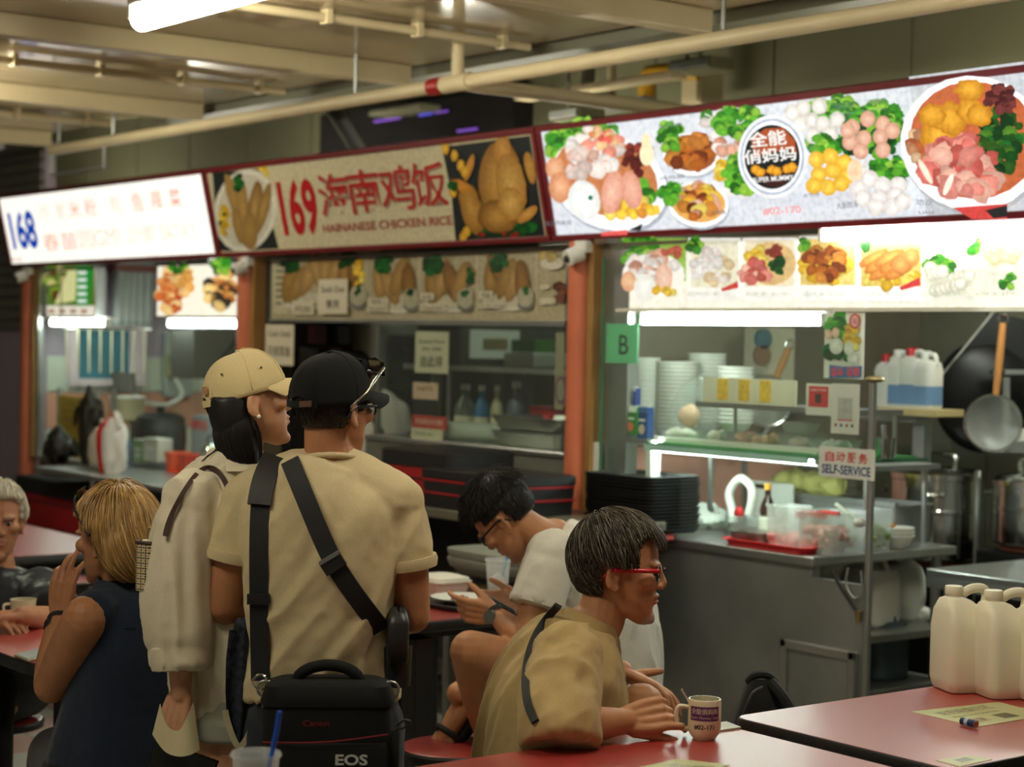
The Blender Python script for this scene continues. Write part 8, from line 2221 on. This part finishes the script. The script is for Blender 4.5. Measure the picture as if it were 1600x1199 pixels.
 # bob hair, tucked behind the ear
 M_h = hair_mat('hair_blonde', srgb(205, 158, 92), var=.62, rough=.36, spec=.5, light=srgb(238, 208, 150))
 def zone(p, m=0.0):
  x, y, z = abs(p[0]), p[1], p[2]
  if y > .02 + m and z < .062 + .35 * (y - .02): return False
  if y > -.030 + m and z < .052 and x > .035: return z > .034 and y < .03
  return z > -.088 - m
 test = lambda p: zone(p) and p[2] > -.03 and p[1] < .08
 bs2 = base_shell(MB(), f, lambda p: zone(p) and p[1] < .085, r=(.082, .104, .100), th=.013)
 trunk(bs2, [(f.p(0, -.060, .05), f.x, .080, .052), (f.p(0, -.072, .0), f.x, .084, .048), (f.p(0, -.074, -.04), f.x, .080, .042), (f.p(0, -.068, -.07), f.x, .070, .034), (f.p(0, -.064, -.085), f.x, .06, .026)])
 hull = [((0, -.014, .036), (.094, .116, .112)), ((0, -.074, -.006), (.098, .070, .090))]
 hair(root, f, M_h, scalp(4200, test, 19, r=(.090, .112, .105)), hull, .0125, 14, (0, -.05, -.28), whorl((.0, -.02, .14), -.12), base=bs2, r=.0012, seed=20, jitter=.10, lift=.008, ok=vec(lambda p: zone(p, .012)), hug=.4)
 # swept fringe
 rt = [np.array((x, .03 + .03 * random.random(), .118)) for x in np.linspace(-.06, .06, 420)]
 hair(root, f, M_h, rt, [((0, -.006, .034), (.088, .107, .106))], .0100, 6, (0, 0, -.25), lambda p: (p[0] * 14, .8, -.45), name='fringe', r=.0012, seed=22, jitter=.25, lift=.010, hug=.35, ok=vec(lambda p: p[2] > .035 and not (p[2] < .06 and abs(p[0]) < .03)))
 # sunglasses pushed up into the hair
 sg = build('sunglasses', MB().tube(crom([f.p(-.09, .05, .085), f.p(-.05, .085, .115), f.p(0, .09, .125), f.p(.05, .085, .115), f.p(.09, .05, .085)], 5), .003, 8), M_black, root, smooth=True)
 for sx in (-1, 1):
  build('temple', MB().tube(crom([f.p(sx * .088, .055, .088), f.p(sx * .100, .02, .055), f.p(sx * .102, -.01, .02)], 4), .0035, 8), M_black, sg, smooth=True)
  build('dark_lens', MB().prism([f.p(sx * .01, .088, .118), f.p(sx * .06, .076, .108), f.p(sx * .062, .066, .130), f.p(sx * .02, .074, .142)], f.y * .003), mat('dark_lens', (.008, .008, .008), rough=.08), sg)
 # square smart watch
 wd = (elL - wrL).normalized(); wc = lerp(wrL, elL, .10)
 w = build('watch', MB().tube([wc - wd * .011, wc + wd * .011], .0325, 20, cap=False), M_blackmat, root, smooth=SM)
 qn = cdir(-.62, .05, -.78); fc = wc + qn * .030; a = wd; bb = wd.cross(qn).normalized()
 Rm = Matrix((bb, a, qn)).transposed().to_4x4()
 build('watch_face', MB().loft([[fc + Rm @ q for q in rrect(.032 * k_, .038 * k_, z, (0, 0, 0), .008)] for (z, k_) in ((0, 1), (.008, 1), (.011, .88))]), mat('watch_grey', srgb(70, 66, 62), rough=.2, metal=.6), w, smooth=SM)
 build('watch_screen', MB().loft([[fc + Rm @ q for q in rrect(.026, .031, z, (0, 0, 0), .006)] for z in (.010, .0118)]), M_black, w)
woman_blonde()
def elder():
 d = 5.97; side = cdir(-.93, 0, -.25)
 root = person(PD(-8, 1150, d).xy.to_3d(), 'elderly person with white hair and dark floral shirt at the left edge')
 f = Frame(PD(-4, 817, d), cdir(.30, -.03, -.95), (0, 0, 1), 1.0)
 st = [((-8, 1080, d), side, .17, .14), ((-8, 1050, d), side, .17, .14), ((-8, 990, d), side, .16, .13), ((-8, 945, d), side, .17, .125), ((-8, 912, d), side, .15, .10), ((-7, 896, d), side, .11, .08), ((-5, 880, d), side, .06, .058), ((-5, 870, d), side, .05, .05)]
 shL, elL, wrL = PD(62, 925, d - .02), PD(88, 972, d - .22), PD(34, 962, d - .46)
 shR, elR, wrR = PD(-82, 925, d), PD(-110, 980, d - .2), PD(-40, 965, d - .45)
 b = MB(); trunk(b, stn(st, -.012)); head_prims(b, f, PD(-5, 882, d), .052)
 arm(b, shL, elL, wrL, 1.0); arm(b, shR, elR, wrR, 1.0)
 hand_prims(b, wrL, cdir(-.95, -.05, -.2), cdir(0, -1, .1), -1, (.3, .4, .3)); hand_prims(b, wrR, cdir(.9, -.05, -.2), cdir(0, -1, .1), 1, (.3, .4, .3))
 for s in (-1, 1):
  hp = PD(-8, 1075, d) + side * .09 * s; kn = hp - FWD * .38 + Vector((0, 0, .02)); an = Vector((kn.x, kn.y, .09)); leg(b, hp, kn, an); foot_prims(b, an, -FWD)
 me = fuse(b, .0045, 3); face_sculpt(me, f, brow=(.28, .25, .22), age=.8, brow_amt=.6); put('body', me, SKIN_OLD, root); eyes(f, root)
 # floral shirt
 mfl, N, L, P = _nt('dark_floral')
 tc = N.new('ShaderNodeTexCoord'); vo = N.new('ShaderNodeTexVoronoi'); vo.inputs['Scale'].default_value = 17
 nz = N.new('ShaderNodeTexNoise'); nz.inputs['Scale'].default_value = 24; nz.inputs['Detail'].default_value = 4
 ad = N.new('ShaderNodeVectorMath'); ad.operation = 'MULTIPLY_ADD'; ad.inputs[1].default_value = (.05,) * 3
 L.new(tc.outputs['Object'], ad.inputs[2]); L.new(nz.outputs['Color'], ad.inputs[0]); L.new(tc.outputs['Object'], nz.inputs[0]); L.new(ad.outputs[0], vo.inputs['Vector'])
 rp = N.new('ShaderNodeValToRGB'); el_ = rp.color_ramp.elements; el_[0].position = .22; el_[0].color = srgb(125, 132, 130) + (1,); el_[1].position = .48; el_[1].color = srgb(24, 27, 33) + (1,)
 e2 = rp.color_ramp.elements.new(.36); e2.color = srgb(74, 82, 88) + (1,)
 L.new(vo.outputs['Distance'], rp.inputs[0]); L.new(rp.outputs[0], P.inputs['Base Color']); P.inputs['Roughness'].default_value = .85
 s = MB(); trunk(s, stn(st[:6], .022) + [(PD(-5, 884, d), side, .074, .07)])
 sleeve(s, shL, elL, .85, .078, .088); sleeve(s, shR, elR, .85, .078, .088)
 put('shirt', shirt_mesh(s, .008, 6, amp=.005, freq=10, seed=51), mfl, root)
 t = MB(); trunk(t, [(PD(-8, 1100, d), side, .17, .15), (PD(-8, 1060, d), side, .19, .16), (PD(-8, 1030, d), side, .17, .14)])
 for s_ in (-1, 1):
  hp = PD(-8, 1075, d) + side * .09 * s_; kn = hp - FWD * .38 + Vector((0, 0, .02)); limb(t, [hp, lerp(hp, kn, .5), kn, Vector((kn.x, kn.y, .12))], [.1, .09, .075, .07], 16, 4)
 put('trousers', fuse(t, .010, 5), cloth_mat('black_trousers', srgb(20, 19, 20)), root)
 M_h = hair_mat('hair_white', srgb(205, 198, 178), var=.3, rough=.5)
 def zone(p, m=0.0):
  x, y, z = abs(p[0]), p[1], p[2]
  if y > .03 + m and z < .072 + .3 * (y - .03): return False
  if x > .05 and -.03 < y < .03 and z < .014: return False
  return z > (-.05 if y < -.03 else .01)
 bs = base_shell(MB(), f, lambda p: zone(p) and p[1] < .085, r=(.080, .102, .096), th=.012)
 hair(root, f, M_h, scalp(2000, lambda p: zone(p) and p[1] < .07, 29, r=(.086, .108, .101)), [((0, -.010, .034), (.088, .110, .105))], .008, 7, (0, 0, -.15), whorl((-.02, -.05, .13)), base=bs, r=.0015, seed=30, jitter=.3, lift=.008, ok=vec(lambda p: zone(p, .008)), hug=.4)
elder()
def worker():
 d = 9.6; side = cdir(1, 0, .1)
 root = person(PD(572, 900, d).xy.to_3d(), 'stall worker in white T-shirt behind the chicken rice counter, mostly hidden')
 f = Frame(PD(556, 588, d), cdir(.1, -.1, .99), (0, 0, 1), 1.0)
 st = [((578, 740, d), side, .16, .12), ((578, 700, d), side, .15, .11), ((576, 665, d), side, .165, .118), ((572, 640, d), side, .16, .105), ((566, 628, d), side, .11, .08), ((560, 620, d), side, .055, .055)]
 shR, elR, wrR = PD(617, 645, d), PD(622, 698, d + .05), PD(612, 722, d + .25)
 shL, elL, wrL = PD(520, 645, d), PD(514, 705, d + .05), PD(540, 730, d + .25)
 b = MB(); trunk(b, stn(st, -.01)); head_prims(b, f, PD(560, 622, d), .056); arm(b, shR, elR, wrR, 1.1); arm(b, shL, elL, wrL, 1.1)
 hand_prims(b, wrR, cdir(-.5, 0, .8), cdir(0, -1, 0), -1); hand_prims(b, wrL, cdir(.5, 0, .8), cdir(0, -1, 0), 1)
 hc = PD(578, 745, d)
 for s in (-1, 1):
  hp = hc + side * .09 * s; an = Vector((hp.x, hp.y, .09)); leg(b, hp, Vector((hp.x, hp.y, .5)), an); foot_prims(b, an, FWD)
 me = fuse(b, .006, 3); face_sculpt(me, f); put('body', me, SKIN_WARM, root)
 s = MB(); trunk(s, [(PD(578, 775, d), side, .18, .135), (PD(578, 740, d), side, .175, .13)] + stn(st[1:5], .018)); sleeve(s, shR, elR, .55, .076, .078); sleeve(s, shL, elL, .55, .076, .078)
 me = shirt_mesh(s, .009, 6, amp=.005, freq=10, seed=61); tree = bvh(me); put('t_shirt', me, cloth_mat('white_tee', srgb(222, 218, 204)), root)
 build('apron_strap', strap_px(tree, [(575, 640), (592, 665), (604, 700), (606, 720)], .03, .004, d - .1), M_blackmat, root, smooth=SM)
 t = MB()
 for s_ in (-1, 1):
  hp = hc + side * .09 * s_; limb(t, [hp + Vector((0, 0, .06)), Vector((hp.x, hp.y, .5)), Vector((hp.x, hp.y, .13))], [.1, .08, .07], 16, 4)
 put('trousers', fuse(t, .011, 5), cloth_mat('black_trousers', srgb(20, 19, 20)), root)
 test = lambda p: p[2] > -.04 and p[1] < .05 and not (abs(p[0]) > .055 and p[1] > -.03 and p[2] < .02)
 hair(root, f, HAIR_BLACK, scalp(500, test, 3, r=(.084, .106, .100)), [((0, -.010, .034), (.086, .108, .102))], .008, 4, (0, 0, -.2), whorl(), hug=.5, base=base_shell(MB(), f, test, r=(.079, .101, .094), th=.012), r=.002, seed=9)
worker()
# ================================================================== tables, stools and what stands on them
M_leg = mat('black_table_leg', (.014, .013, .013), rough=.45, var=.2)
def table(u0, u1, v0, v1, label, z=.76, legs=True, pm=None):
 t = thing('red_table', ((u0 + u1) / 2, (v0 + v1) / 2, 0), label, 'table', 'red hawker tables')
 build('tabletop', MB().loft([rrect(u1 - u0 - .012, v1 - v0 - .012, zz, ((u0 + u1) / 2, (v0 + v1) / 2, 0), .04) for zz in (z - .020, z)]), M_red, t, smooth=SM)
 build('edge_band', MB().loft([rrect(u1 - u0 - k, v1 - v0 - k, zz, ((u0 + u1) / 2, (v0 + v1) / 2, 0), .045) for (zz, k) in ((z - .036, .01), (z - .032, 0), (z - .006, 0), (z - .001, .006))]), M_bedge, t, smooth=SM)
 build('under_frame', B((u0 + .12, v0 + .12, z - .075), (u1 - .12, v1 - .12, z - .036)), M_leg, t)
 return t
def post(t, u, v, z=.70, w=.035):
 build('leg', B((u - w, v - w, 0), (u + w, v + w, z)), M_leg, t, bevel=.004)
 build('foot_plate', B((u - .09, v - .09, 0), (u + .09, v + .09, .012)), M_leg, t)
def stool(u, v, label, z=.45, arm_to=None, r=.155):
 t = thing('round_stool', (u, v, 0), label, 'stool', 'red round stools')
 build('seat', MB().lathe([(r - .008, z - .018), (r - .004, z - .004), (r - .012, z), (0, z)], (u, v, 0), 36), M_red, t, smooth=SM)
 build('seat_rim', MB().lathe([(r - .02, z - .032), (r, z - .028), (r + .002, z - .012), (r - .004, z - .005)], (u, v, 0), 36), M_bedge, t, smooth=SM)
 build('stem', MB().tube([(u, v, 0), (u, v, z - .03)], .032, 16), M_leg, t, smooth=SM)
 build('base', MB().lathe([(.13, 0), (.13, .008), (.05, .02), (0, .02)], (u, v, 0), 24), M_leg, t, smooth=SM)
 return t
TA = table(-3.165, -2.48, 1.85, 3.075, 'red table in the foreground with the mug and the leaning man')
post(TA, -2.82, 2.1); post(TA, -2.82, 2.85)
TBt = table(-3.185, -2.515, 3.155, 4.06, 'red table at the lower right with white jugs on it')
post(TBt, -2.85, 3.35); post(TBt, -2.85, 3.9)
TC = table(-5.46, -4.78, 2.98, 3.93, 'red table where the young man in white sits')
pc_ = PZ(652, 1100, .3)
post(TC, -4.86, PU(653, 1050, -4.86).y); post(TC, -5.3, 3.75)
TD = table(-5.38, -4.70, 2.035, 2.80, 'red table at the left with the coffee cup')
post(TD, -5.04, 2.3); post(TD, -5.04, 2.6)
TE = table(-8.2, -7.0, 2.2, 3.5, 'far red table behind the blonde woman')
post(TE, -7.6, 2.5); post(TE, -7.6, 3.2)
TF = table(-2.95, -2.25, .75, 1.32, 'red table nearest the camera, mostly below the picture')
post(TF, -2.6, .9); post(TF, -2.6, 1.2)
stool(-4.43, 3.237, 'empty red round stool beside the black table leg')
kq = PD(862, 1270, 4.42); stool(kq.x, kq.y, 'red round stool under the khaki man', .46)
yq = PD(940, 1105, 5.6); stool(yq.x, yq.y, 'red round stool under the young man in white', .46)
bq = PD(184, 1235, 4.72); stool(bq.x, bq.y, 'red round stool under the blonde woman', .42)
eq = PD(-8, 1085, 5.97); stool(eq.x, eq.y, 'red round stool under the elderly person', .41)
sq = PZ(622, 1050, .45); stool(sq.x, sq.y, 'red round stool on the far side of the black table leg')
rq = PZ(100, 905, .45); stool(rq.x, rq.y, 'red round stool by the far red table')
# mug with print, spoon
mq = PZ(1100, 1155, .76)
M_mug = mat('cream_mug', srgb(226, 212, 178), rough=.25, var=.03)
mg = thing('mug', (mq.x, mq.y, .76), 'cream mug with purple shop print on the foreground red table', 'mug')
R_m, H_m = .0375, .092
build('mug_body', MB().lathe([(.024, 0), (.026, .003), (.034, .014), (R_m, .026), (R_m, H_m - .003), (R_m - .001, H_m), (R_m - .0035, H_m), (R_m - .004, .03), (.02, .008), (0, .008)], (mq.x, mq.y, .76), 40), M_mug, mg, smooth=SM)
hd_ = (cdir(-1, 0, -.12)).normalized(); hd_.z = 0
mc = Vector((mq.x, mq.y, .76))
build('mug_handle', MB().tube(crom([mc + hd_ * (R_m - .003) + Vector((0, 0, .072)), mc + hd_ * (R_m + .022) + Vector((0, 0, .074)), mc + hd_ * (R_m + .028) + Vector((0, 0, .05)), mc + hd_ * (R_m + .020) + Vector((0, 0, .026)), mc + hd_ * (R_m - .003) + Vector((0, 0, .024))], 6), .0052, 10), M_mug, mg, smooth=SM)
build('coffee', MB().lathe([(R_m - .005, H_m - .022), (0, H_m - .022)], (mq.x, mq.y, .76), 30), mat('milk_coffee', srgb(120, 80, 50), rough=.2), mg, smooth=SM)
# print wrapped on the cylinder
vdir = -(mc - CAM); vdir.z = 0; vdir.normalize(); tdir = Vector((0, 0, 1)).cross(vdir)
class Wrap(Print):
 def done(s, name, m, parent=None, label=None):
  out = []
  for p in s.v:
   q = p - s.o; x, z, n = q.dot(s.a), q.dot(s.b), q.dot(s.n); a = x / R_m; r = R_m + .0004 + n
   out.append(Vector((mq.x, mq.y, .76)) + vdir * (r * math.cos(a)) + tdir * (r * math.sin(a)) + Vector((0, 0, z)))
  s.v = out; return Print.done(s, name, m, parent, label)
wp = Wrap(mc, tdir, (0, 0, 1), vdir)
nx = 14
for i in range(nx): wp.k = 0; wp.rect(lerp(-.036, .036, i / nx), .047, lerp(-.036, .036, (i + 1) / nx), .079, C(92, 48, 98))
wp.k = 3
wp.textm('全能俏妈妈', -.032, .062, .064, .0135, C(225, 215, 190), .01)
wp.textm('Super Mummy Cafe', -.034, .050, .068, .0075, C(215, 200, 190), .0)
wp.textm('#02-171', -.024, .027, .047, .0115, C(40, 34, 34), .015)
wp.done('printed_band', print_mat('print_badge'), mg)
sp = thing('teaspoon', mc + Vector((0, 0, .02)), 'steel teaspoon standing in the cream mug', 'spoon')
s0 = PD(1079, 1100, (mc - CAM).dot(FWD) - .0); s1 = PD(1065, 1077, (mc - CAM).dot(FWD) + .0)
build('spoon_handle', MB().tube([s0 + (s0 - s1) * .9, s0, s1], [.0025, .0025, .003], 8), M_chrome, sp, smooth=SM)
build('spoon_bowl', MB().ell(s0 + (s0 - s1) * 1.2, (.007, .007, .012)), M_chrome, sp, smooth=SM)
# paper stickers, battery, card
M_sheet = mat('pale_green_paper', srgb(190, 190, 140), rough=.45, var=.06)
def sheet(corners, z, label, th=.0012, m=M_sheet, marks=()):
 pts = [PZ(x, y, z) for (x, y) in corners]; c = sum(pts, Vector()) / 4
 t = thing('table_notice', (c.x, c.y, z), label, 'notice')
 build('paper', MB().prism(pts, (0, 0, th)), m, t)
 a = (pts[1] - pts[0]); b = (pts[3] - pts[0])
 p = Print(pts[0] + Vector((0, 0, th)), a, b, (0, 0, 1))
 for (tx, x, y, w, h, ink) in marks:
  if tx: p.textm(tx, x, y, w, h, ink, .01)
  else: p.rect(x, y, x + w, y + h, ink)
 if marks: p.done('lettering', print_mat('print_unlit'), t)
 return t
INK = C(96, 100, 78)
sheet(((1526, 1137), (1640, 1118), (1560, 1098), (1424, 1113)), .76, 'pale green printed notice stuck on the table by the jugs',
  marks=(('请把碗盘归还', .12, .62, .7, .2, INK), ('Please return your tray', .14, .45, .6, .08, INK), ('', .52, .14, .2, .22, INK), ('谢谢', .15, .15, .2, .2, C(150, 110, 90))))
sheet(((1500, 1199), (1550, 1188), (1512, 1181), (1462, 1189)), .76, 'small green sticker near the front corner of the right table', marks=(('', .3, .3, .4, .4, INK),))
sheet(((960, 1208), (1080, 1214), (1140, 1196), (1060, 1187)), .76, 'pale green notice at the bottom edge on the foreground table', marks=(('Please return', .2, .5, .6, .2, INK),))
sheet(((1100, 1148), (1158, 1139), (1135, 1130), (1095, 1136)), .76, 'pale card lying behind the mug', th=.004, m=mat('grey_card', srgb(180, 182, 168), rough=.5))
bq = PZ(1514, 1131, .76)
bt = thing('battery', (bq.x, bq.y, .76), 'small blue battery lying on the pale green notice', 'battery')
b0, b1 = PZ(1503, 1127, .7705), PZ(1524, 1132, .7705)
build('cell', MB().tube([b0, b1], .009, 16), mat('battery_blue', srgb(30, 44, 84), rough=.3), bt, smooth=SM)
build('terminal', MB().tube([b1, b1 + (b1 - b0) * .08], .0085, 16), M_chrome, bt, smooth=SM)
build('stripe', MB().tube([lerp(b0, b1, .3), lerp(b0, b1, .55)], .0093, 16), mat('battery_white', srgb(170, 180, 190), rough=.3), bt, smooth=SM)
# milk jugs on the right table
M_hdpe = mat('hdpe_jug', srgb(226, 218, 192), rough=.38, var=.04, sss=.25)
def milk_jug(px, py, label, rot=.0):
 q = PZ(px, py, .76); cx, cy = q.x, q.y; z = .762
 t = thing('milk_jug', (cx, cy, z), label, 'jug', 'white plastic jugs')
 e1 = cdir(1, 0, .25); e1.z = 0; e1.normalize(); e2 = Vector((0, 0, 1)).cross(e1)
 w, d_ = .14, .14
 def ring(sx, sy, zz, ox=0, oy=0, r=.17):
  return [Vector((cx, cy, z + zz)) + e1 * (p.x + ox) + e2 * (p.y + oy) for p in rrect(w * sx, d_ * sy, 0, (0, 0, 0), min(sx, sy) * w * r)]
 body = MB().loft([ring(.86, .86, 0), ring(.92, .92, .006), ring(1, 1, .03), ring(1, 1, .166), ring(.97, .97, .176, -.001), ring(.76, .84, .208, -.014), ring(.46, .5, .238, -.028), ring(.30, .32, .245, -.032, 0, .5), ring(.30, .32, .256, -.032, 0, .5)])
 build('jug_body', body, M_hdpe, t, smooth=SM)
 cc = Vector((cx, cy, z)) - e1 * .032
 build('cap', MB().lathe([(.0225, 0), (.0235, .003), (.0235, .020), (.022, .0225), (0, .0225)], cc + Vector((0, 0, .250)), 26), M_hdpe, t, smooth=SM)
 o_ = Vector((cx, cy, z))
 hp = [o_ + e1 * -.012 + Vector((0, 0, .246)), o_ + e1 * .012 + Vector((0, 0, .262)), o_ + e1 * .042 + Vector((0, 0, .266)), o_ + e1 * .060 + Vector((0, 0, .256)), o_ + e1 * .058 + Vector((0, 0, .225)), o_ + e1 * .040 + Vector((0, 0, .186))]
 build('handle', MB().tube(crom(hp, 5), .0125, 12), M_hdpe, t, smooth=SM)
 build('handle_web', MB().prism([o_ + e1 * .012 + Vector((0, 0, .215)) - e2 * .008, o_ + e1 * .052 + Vector((0, 0, .228)) - e2 * .008, o_ + e1 * .062 + Vector((0, 0, .185)) - e2 * .008, o_ + e1 * .02 + Vector((0, 0, .17)) - e2 * .008], e2 * .016), M_hdpe, t, bevel=.004)
 s0 = o_ + e1 * .026 - e2 * (d_ / 2 + .0008)
 build('green_stripe', MB().prism([s0 + Vector((0, 0, .052)), s0 + e1 * .009 + Vector((0, 0, .052)), s0 + e1 * .009 + Vector((0, 0, .172)), s0 + Vector((0, 0, .172))], e2 * .002), mat('stripe_green', srgb(50, 120, 50), rough=.4), t)
 return t
milk_jug(1504, 1078, 'white plastic jug, leftmost on the right red table')
milk_jug(1566, 1087, 'white plastic jug in the middle of the row on the right table')
milk_jug(1632, 1094, 'white plastic jug cut off by the right picture edge')
# black backpack on the bench beyond the right table
bb = PD(1192, 1130, 4.95)
bpk = thing('black_backpack', (bb.x, bb.y, .45), 'black backpack standing behind the right red table', 'bag')
M_bp = cloth_mat('backpack_nylon', (.014, .014, .014), var=.2, bump=.3, rough=.6)
e1 = cdir(1, 0, 0); e2 = FWD
rg = []
for (y, hw, hd) in ((1330, .10, .07), (1250, .105, .075), (1180, .10, .07), (1120, .075, .055), (1080, .05, .04), (1060, .034, .028)):
 c = PD(1190, y, 4.95); rg.append([c + e1 * p.x + e2 * p.y for p in rrect(hw * 2, hd * 2, 0, (0, 0, 0), hd * .6)])
build('pack_body', MB().loft(rg), M_bp, bpk, smooth=SM)
build('front_pocket', MB().loft([[PD(1195, y, 4.87) + e1 * p.x + e2 * p.y for p in rrect(w_ * 2, .05, 0, (0, 0, 0), .02)] for (y, w_) in ((1320, .07), (1180, .07), (1130, .05))]), M_bp, bpk, smooth=SM)
build('grab_loop', MB().tube(crom([PD(1168, 1066, 4.94), PD(1180, 1056, 4.93), PD(1200, 1056, 4.93), PD(1212, 1068, 4.94)], 5), .011, 8), M_bp, bpk, smooth=SM)
build('shoulder_strap', MB().tube(crom([PD(1205, 1066, 4.92), PD(1228, 1095, 4.88), PD(1245, 1130, 4.86), PD(1248, 1180, 4.86)], 5), .014, 8), M_bp, bpk, smooth=SM)
build('zip_highlight', MB().tube(crom([PD(1160, 1120, 4.87), PD(1175, 1085, 4.87), PD(1192, 1074, 4.88)], 5), .004, 6), mat('grey_zip_highlight', srgb(90, 90, 88), rough=.4, metal=.5), bpk, smooth=SM)  # grey zip line; the highlight on it is put into its colour
stool(bb.x, bb.y, 'red round stool carrying the black backpack', .455)
# cup, tray, plate, box for the young man
ZTc = .76
cq = PZ(777, 938, ZTc)
def plastic_cup(q, z, r, h, label, straw=True, dspl=(.02, .0), name='plastic_cup', tea=None, smat=None):
 t = thing(name, (q.x, q.y, z), label, 'cup')
 build('cup_wall', MB().lathe([(r * .68, 0), (r * .72, .004), (r * .96, h * .95), (r * 1.04, h * .955), (r * 1.06, h * .975), (r * 1.02, h), (r * .97, h * .985), (r * .7, .008), (0, .006)], (q.x, q.y, z), 32), M_clearw, t, smooth=SM)
 build('ice', lump((q.x, q.y, z + h * .35), (r * .62, r * .62, h * .3), 5, .15), mat('milky_ice', srgb(200, 200, 195), rough=.3) if tea is None else tea, t, smooth=SM)
 if straw: build('straw', MB().tube([Vector((q.x, q.y, z + .012)), Vector((q.x, q.y, z + h * 1.45)) + cdir(1, 0, 0) * dspl[0]], .0045, 10), smat or mat('blue_straw', srgb(60, 140, 190), rough=.35), t, smooth=SM)
 return t
plastic_cup(cq, ZTc, .044, .142, 'cloudy plastic cup with pale blue straw on the young man\'s table', dspl=(.045, 0))
tq = PZ(722, 948, ZTc)
t = thing('serving_tray', (tq.x, tq.y, ZTc), 'black oval tray under the white plate on the young man\'s table', 'tray')
build('tray_body', MB().loft([rrect(.30, .22, ZTc + zz, (tq.x, tq.y, 0), .10) for zz in (.001, .012)] + [rrect(.32, .24, ZTc + .014, (tq.x, tq.y, 0), .11)]), M_black, t, smooth=SM)
build('tray_rim', MB().tube(rrect(.32, .24, ZTc + .016, (tq.x, tq.y, 0), .11) + rrect(.32, .24, ZTc + .016, (tq.x, tq.y, 0), .11)[:1], .004, 6), M_black, t, smooth=SM)
t = thing('plate', (tq.x, tq.y, ZTc + .015), 'white plate with leftovers on the black oval tray', 'plate')
build('plate_body', MB().lathe([(.06, 0), (.065, .003), (.105, .016), (.107, .018), (.103, .018), (.06, .006), (0, .005)], (tq.x, tq.y, ZTc + .016), 36), M_ceramic, t, smooth=SM)
for k in range(5):
 build('crumb', lump((tq.x + .03 * math.cos(k * 2.1), tq.y + .03 * math.sin(k * 2.1), ZTc + .026), (.012, .008, .004), k), mat('crumb_brown', srgb(140, 100, 60), rough=.7), t, smooth=SM)
wq = PZ(690, 928, ZTc)
t = thing('takeaway_box', (wq.x, wq.y, ZTc), 'white foam takeaway box beside the plate', 'box')
build('box_base', open_tub(.17, .15, .045, .006, .82, (wq.x, wq.y, ZTc + .001)), mat('foam_white', srgb(220, 216, 200), rough=.6), t, smooth=SM)
build('lid', MB().loft([rrect(.17, .15, ZTc + .051, (wq.x, wq.y, 0), .03), rrect(.165, .145, ZTc + .062, (wq.x, wq.y, 0), .03), rrect(.13, .11, ZTc + .068, (wq.x, wq.y, 0), .03)]), mat('foam_white', srgb(220, 216, 200)), t, smooth=SM)
# coffee cup and saucer, phone on the left table
sq = PZ(36, 972, .76)
t = thing('saucer', (sq.x, sq.y, .76), 'white saucer with pinkish rim under the coffee cup', 'saucer')
build('saucer_body', MB().lathe([(.038, 0), (.042, .003), (.072, .014), (.076, .017), (.072, .017), (.04, .006), (0, .006)], (sq.x, sq.y, .76), 36), mat('pink_white_ceramic', srgb(215, 195, 185), rough=.25), t, smooth=SM)
build('saucer_rim', MB().tube(ring_path((sq.x, sq.y, .777), .0755, 0, 6.283, 36, (1, 0, 0), (0, 1, 0)), .0018, 6), M_ceramic, t, smooth=SM)
t = thing('coffee_cup', (sq.x, sq.y, .768), 'cream coffee cup on the saucer at the left table', 'cup')
zc = .7665
build('cup_body', MB().lathe([(.024, 0), (.026, .002), (.037, .016), (.039, .06), (.040, .064), (.037, .064), (.035, .018), (.02, .006), (0, .006)], (sq.x, sq.y, zc), 36), M_mug, t, smooth=SM)
hc_ = Vector((sq.x, sq.y, zc)); hl = cdir(-1, 0, -.3); hl.z = 0; hl.normalize()
build('cup_handle', MB().tube(crom([hc_ + hl * .036 + Vector((0, 0, .05)), hc_ + hl * .057 + Vector((0, 0, .046)), hc_ + hl * .055 + Vector((0, 0, .024)), hc_ + hl * .035 + Vector((0, 0, .018))], 6), .0045, 8), M_mug, t, smooth=SM)
build('coffee', MB().lathe([(.036, .05), (0, .05)], (sq.x, sq.y, zc), 30), mat('milk_coffee', srgb(120, 80, 50)), t, smooth=SM)
pq = PZ(45, 1027, .76)
t = thing('phone', (pq.x, pq.y, .76), 'pale phone lying flat on the edge of the left table', 'phone')
pts = [PZ(22, 1027, .761), PZ(44, 1036, .761), PZ(76, 1026, .761), PZ(56, 1018, .761)]
build('case', MB().prism(pts, (0, 0, .008)), mat('pale_case', srgb(150, 145, 120), rough=.4), t, bevel=.003)
cpt = sum(pts, Vector()) / 4
build('screen', MB().prism([lerp(cpt, p, .9) + Vector((0, 0, .0082)) for p in pts], (0, 0, .0008)), mat('pale_screen', srgb(150, 165, 160), rough=.12), t)
# foreground cup with blue straw
fq = PD(400, 1176, 3.28)
plastic_cup(Vector((fq.x, fq.y, 0)), .76, .043, fq.z - .76, 'plastic cup with bright blue straw at the bottom edge', straw=False, tea=mat('milk_tea', srgb(205, 165, 140), rough=.3))
t = [o for o in bpy.data.objects if o.get('label', '').startswith('plastic cup with bright blue')][0]
build('straw', MB().tube([Vector((fq.x, fq.y, .775)), PD(433, 1140, 3.28), PD(437, 1112, 3.28)], .0046, 10), mat('bright_blue_straw', srgb(20, 90, 200), rough=.35), t, smooth=SM)
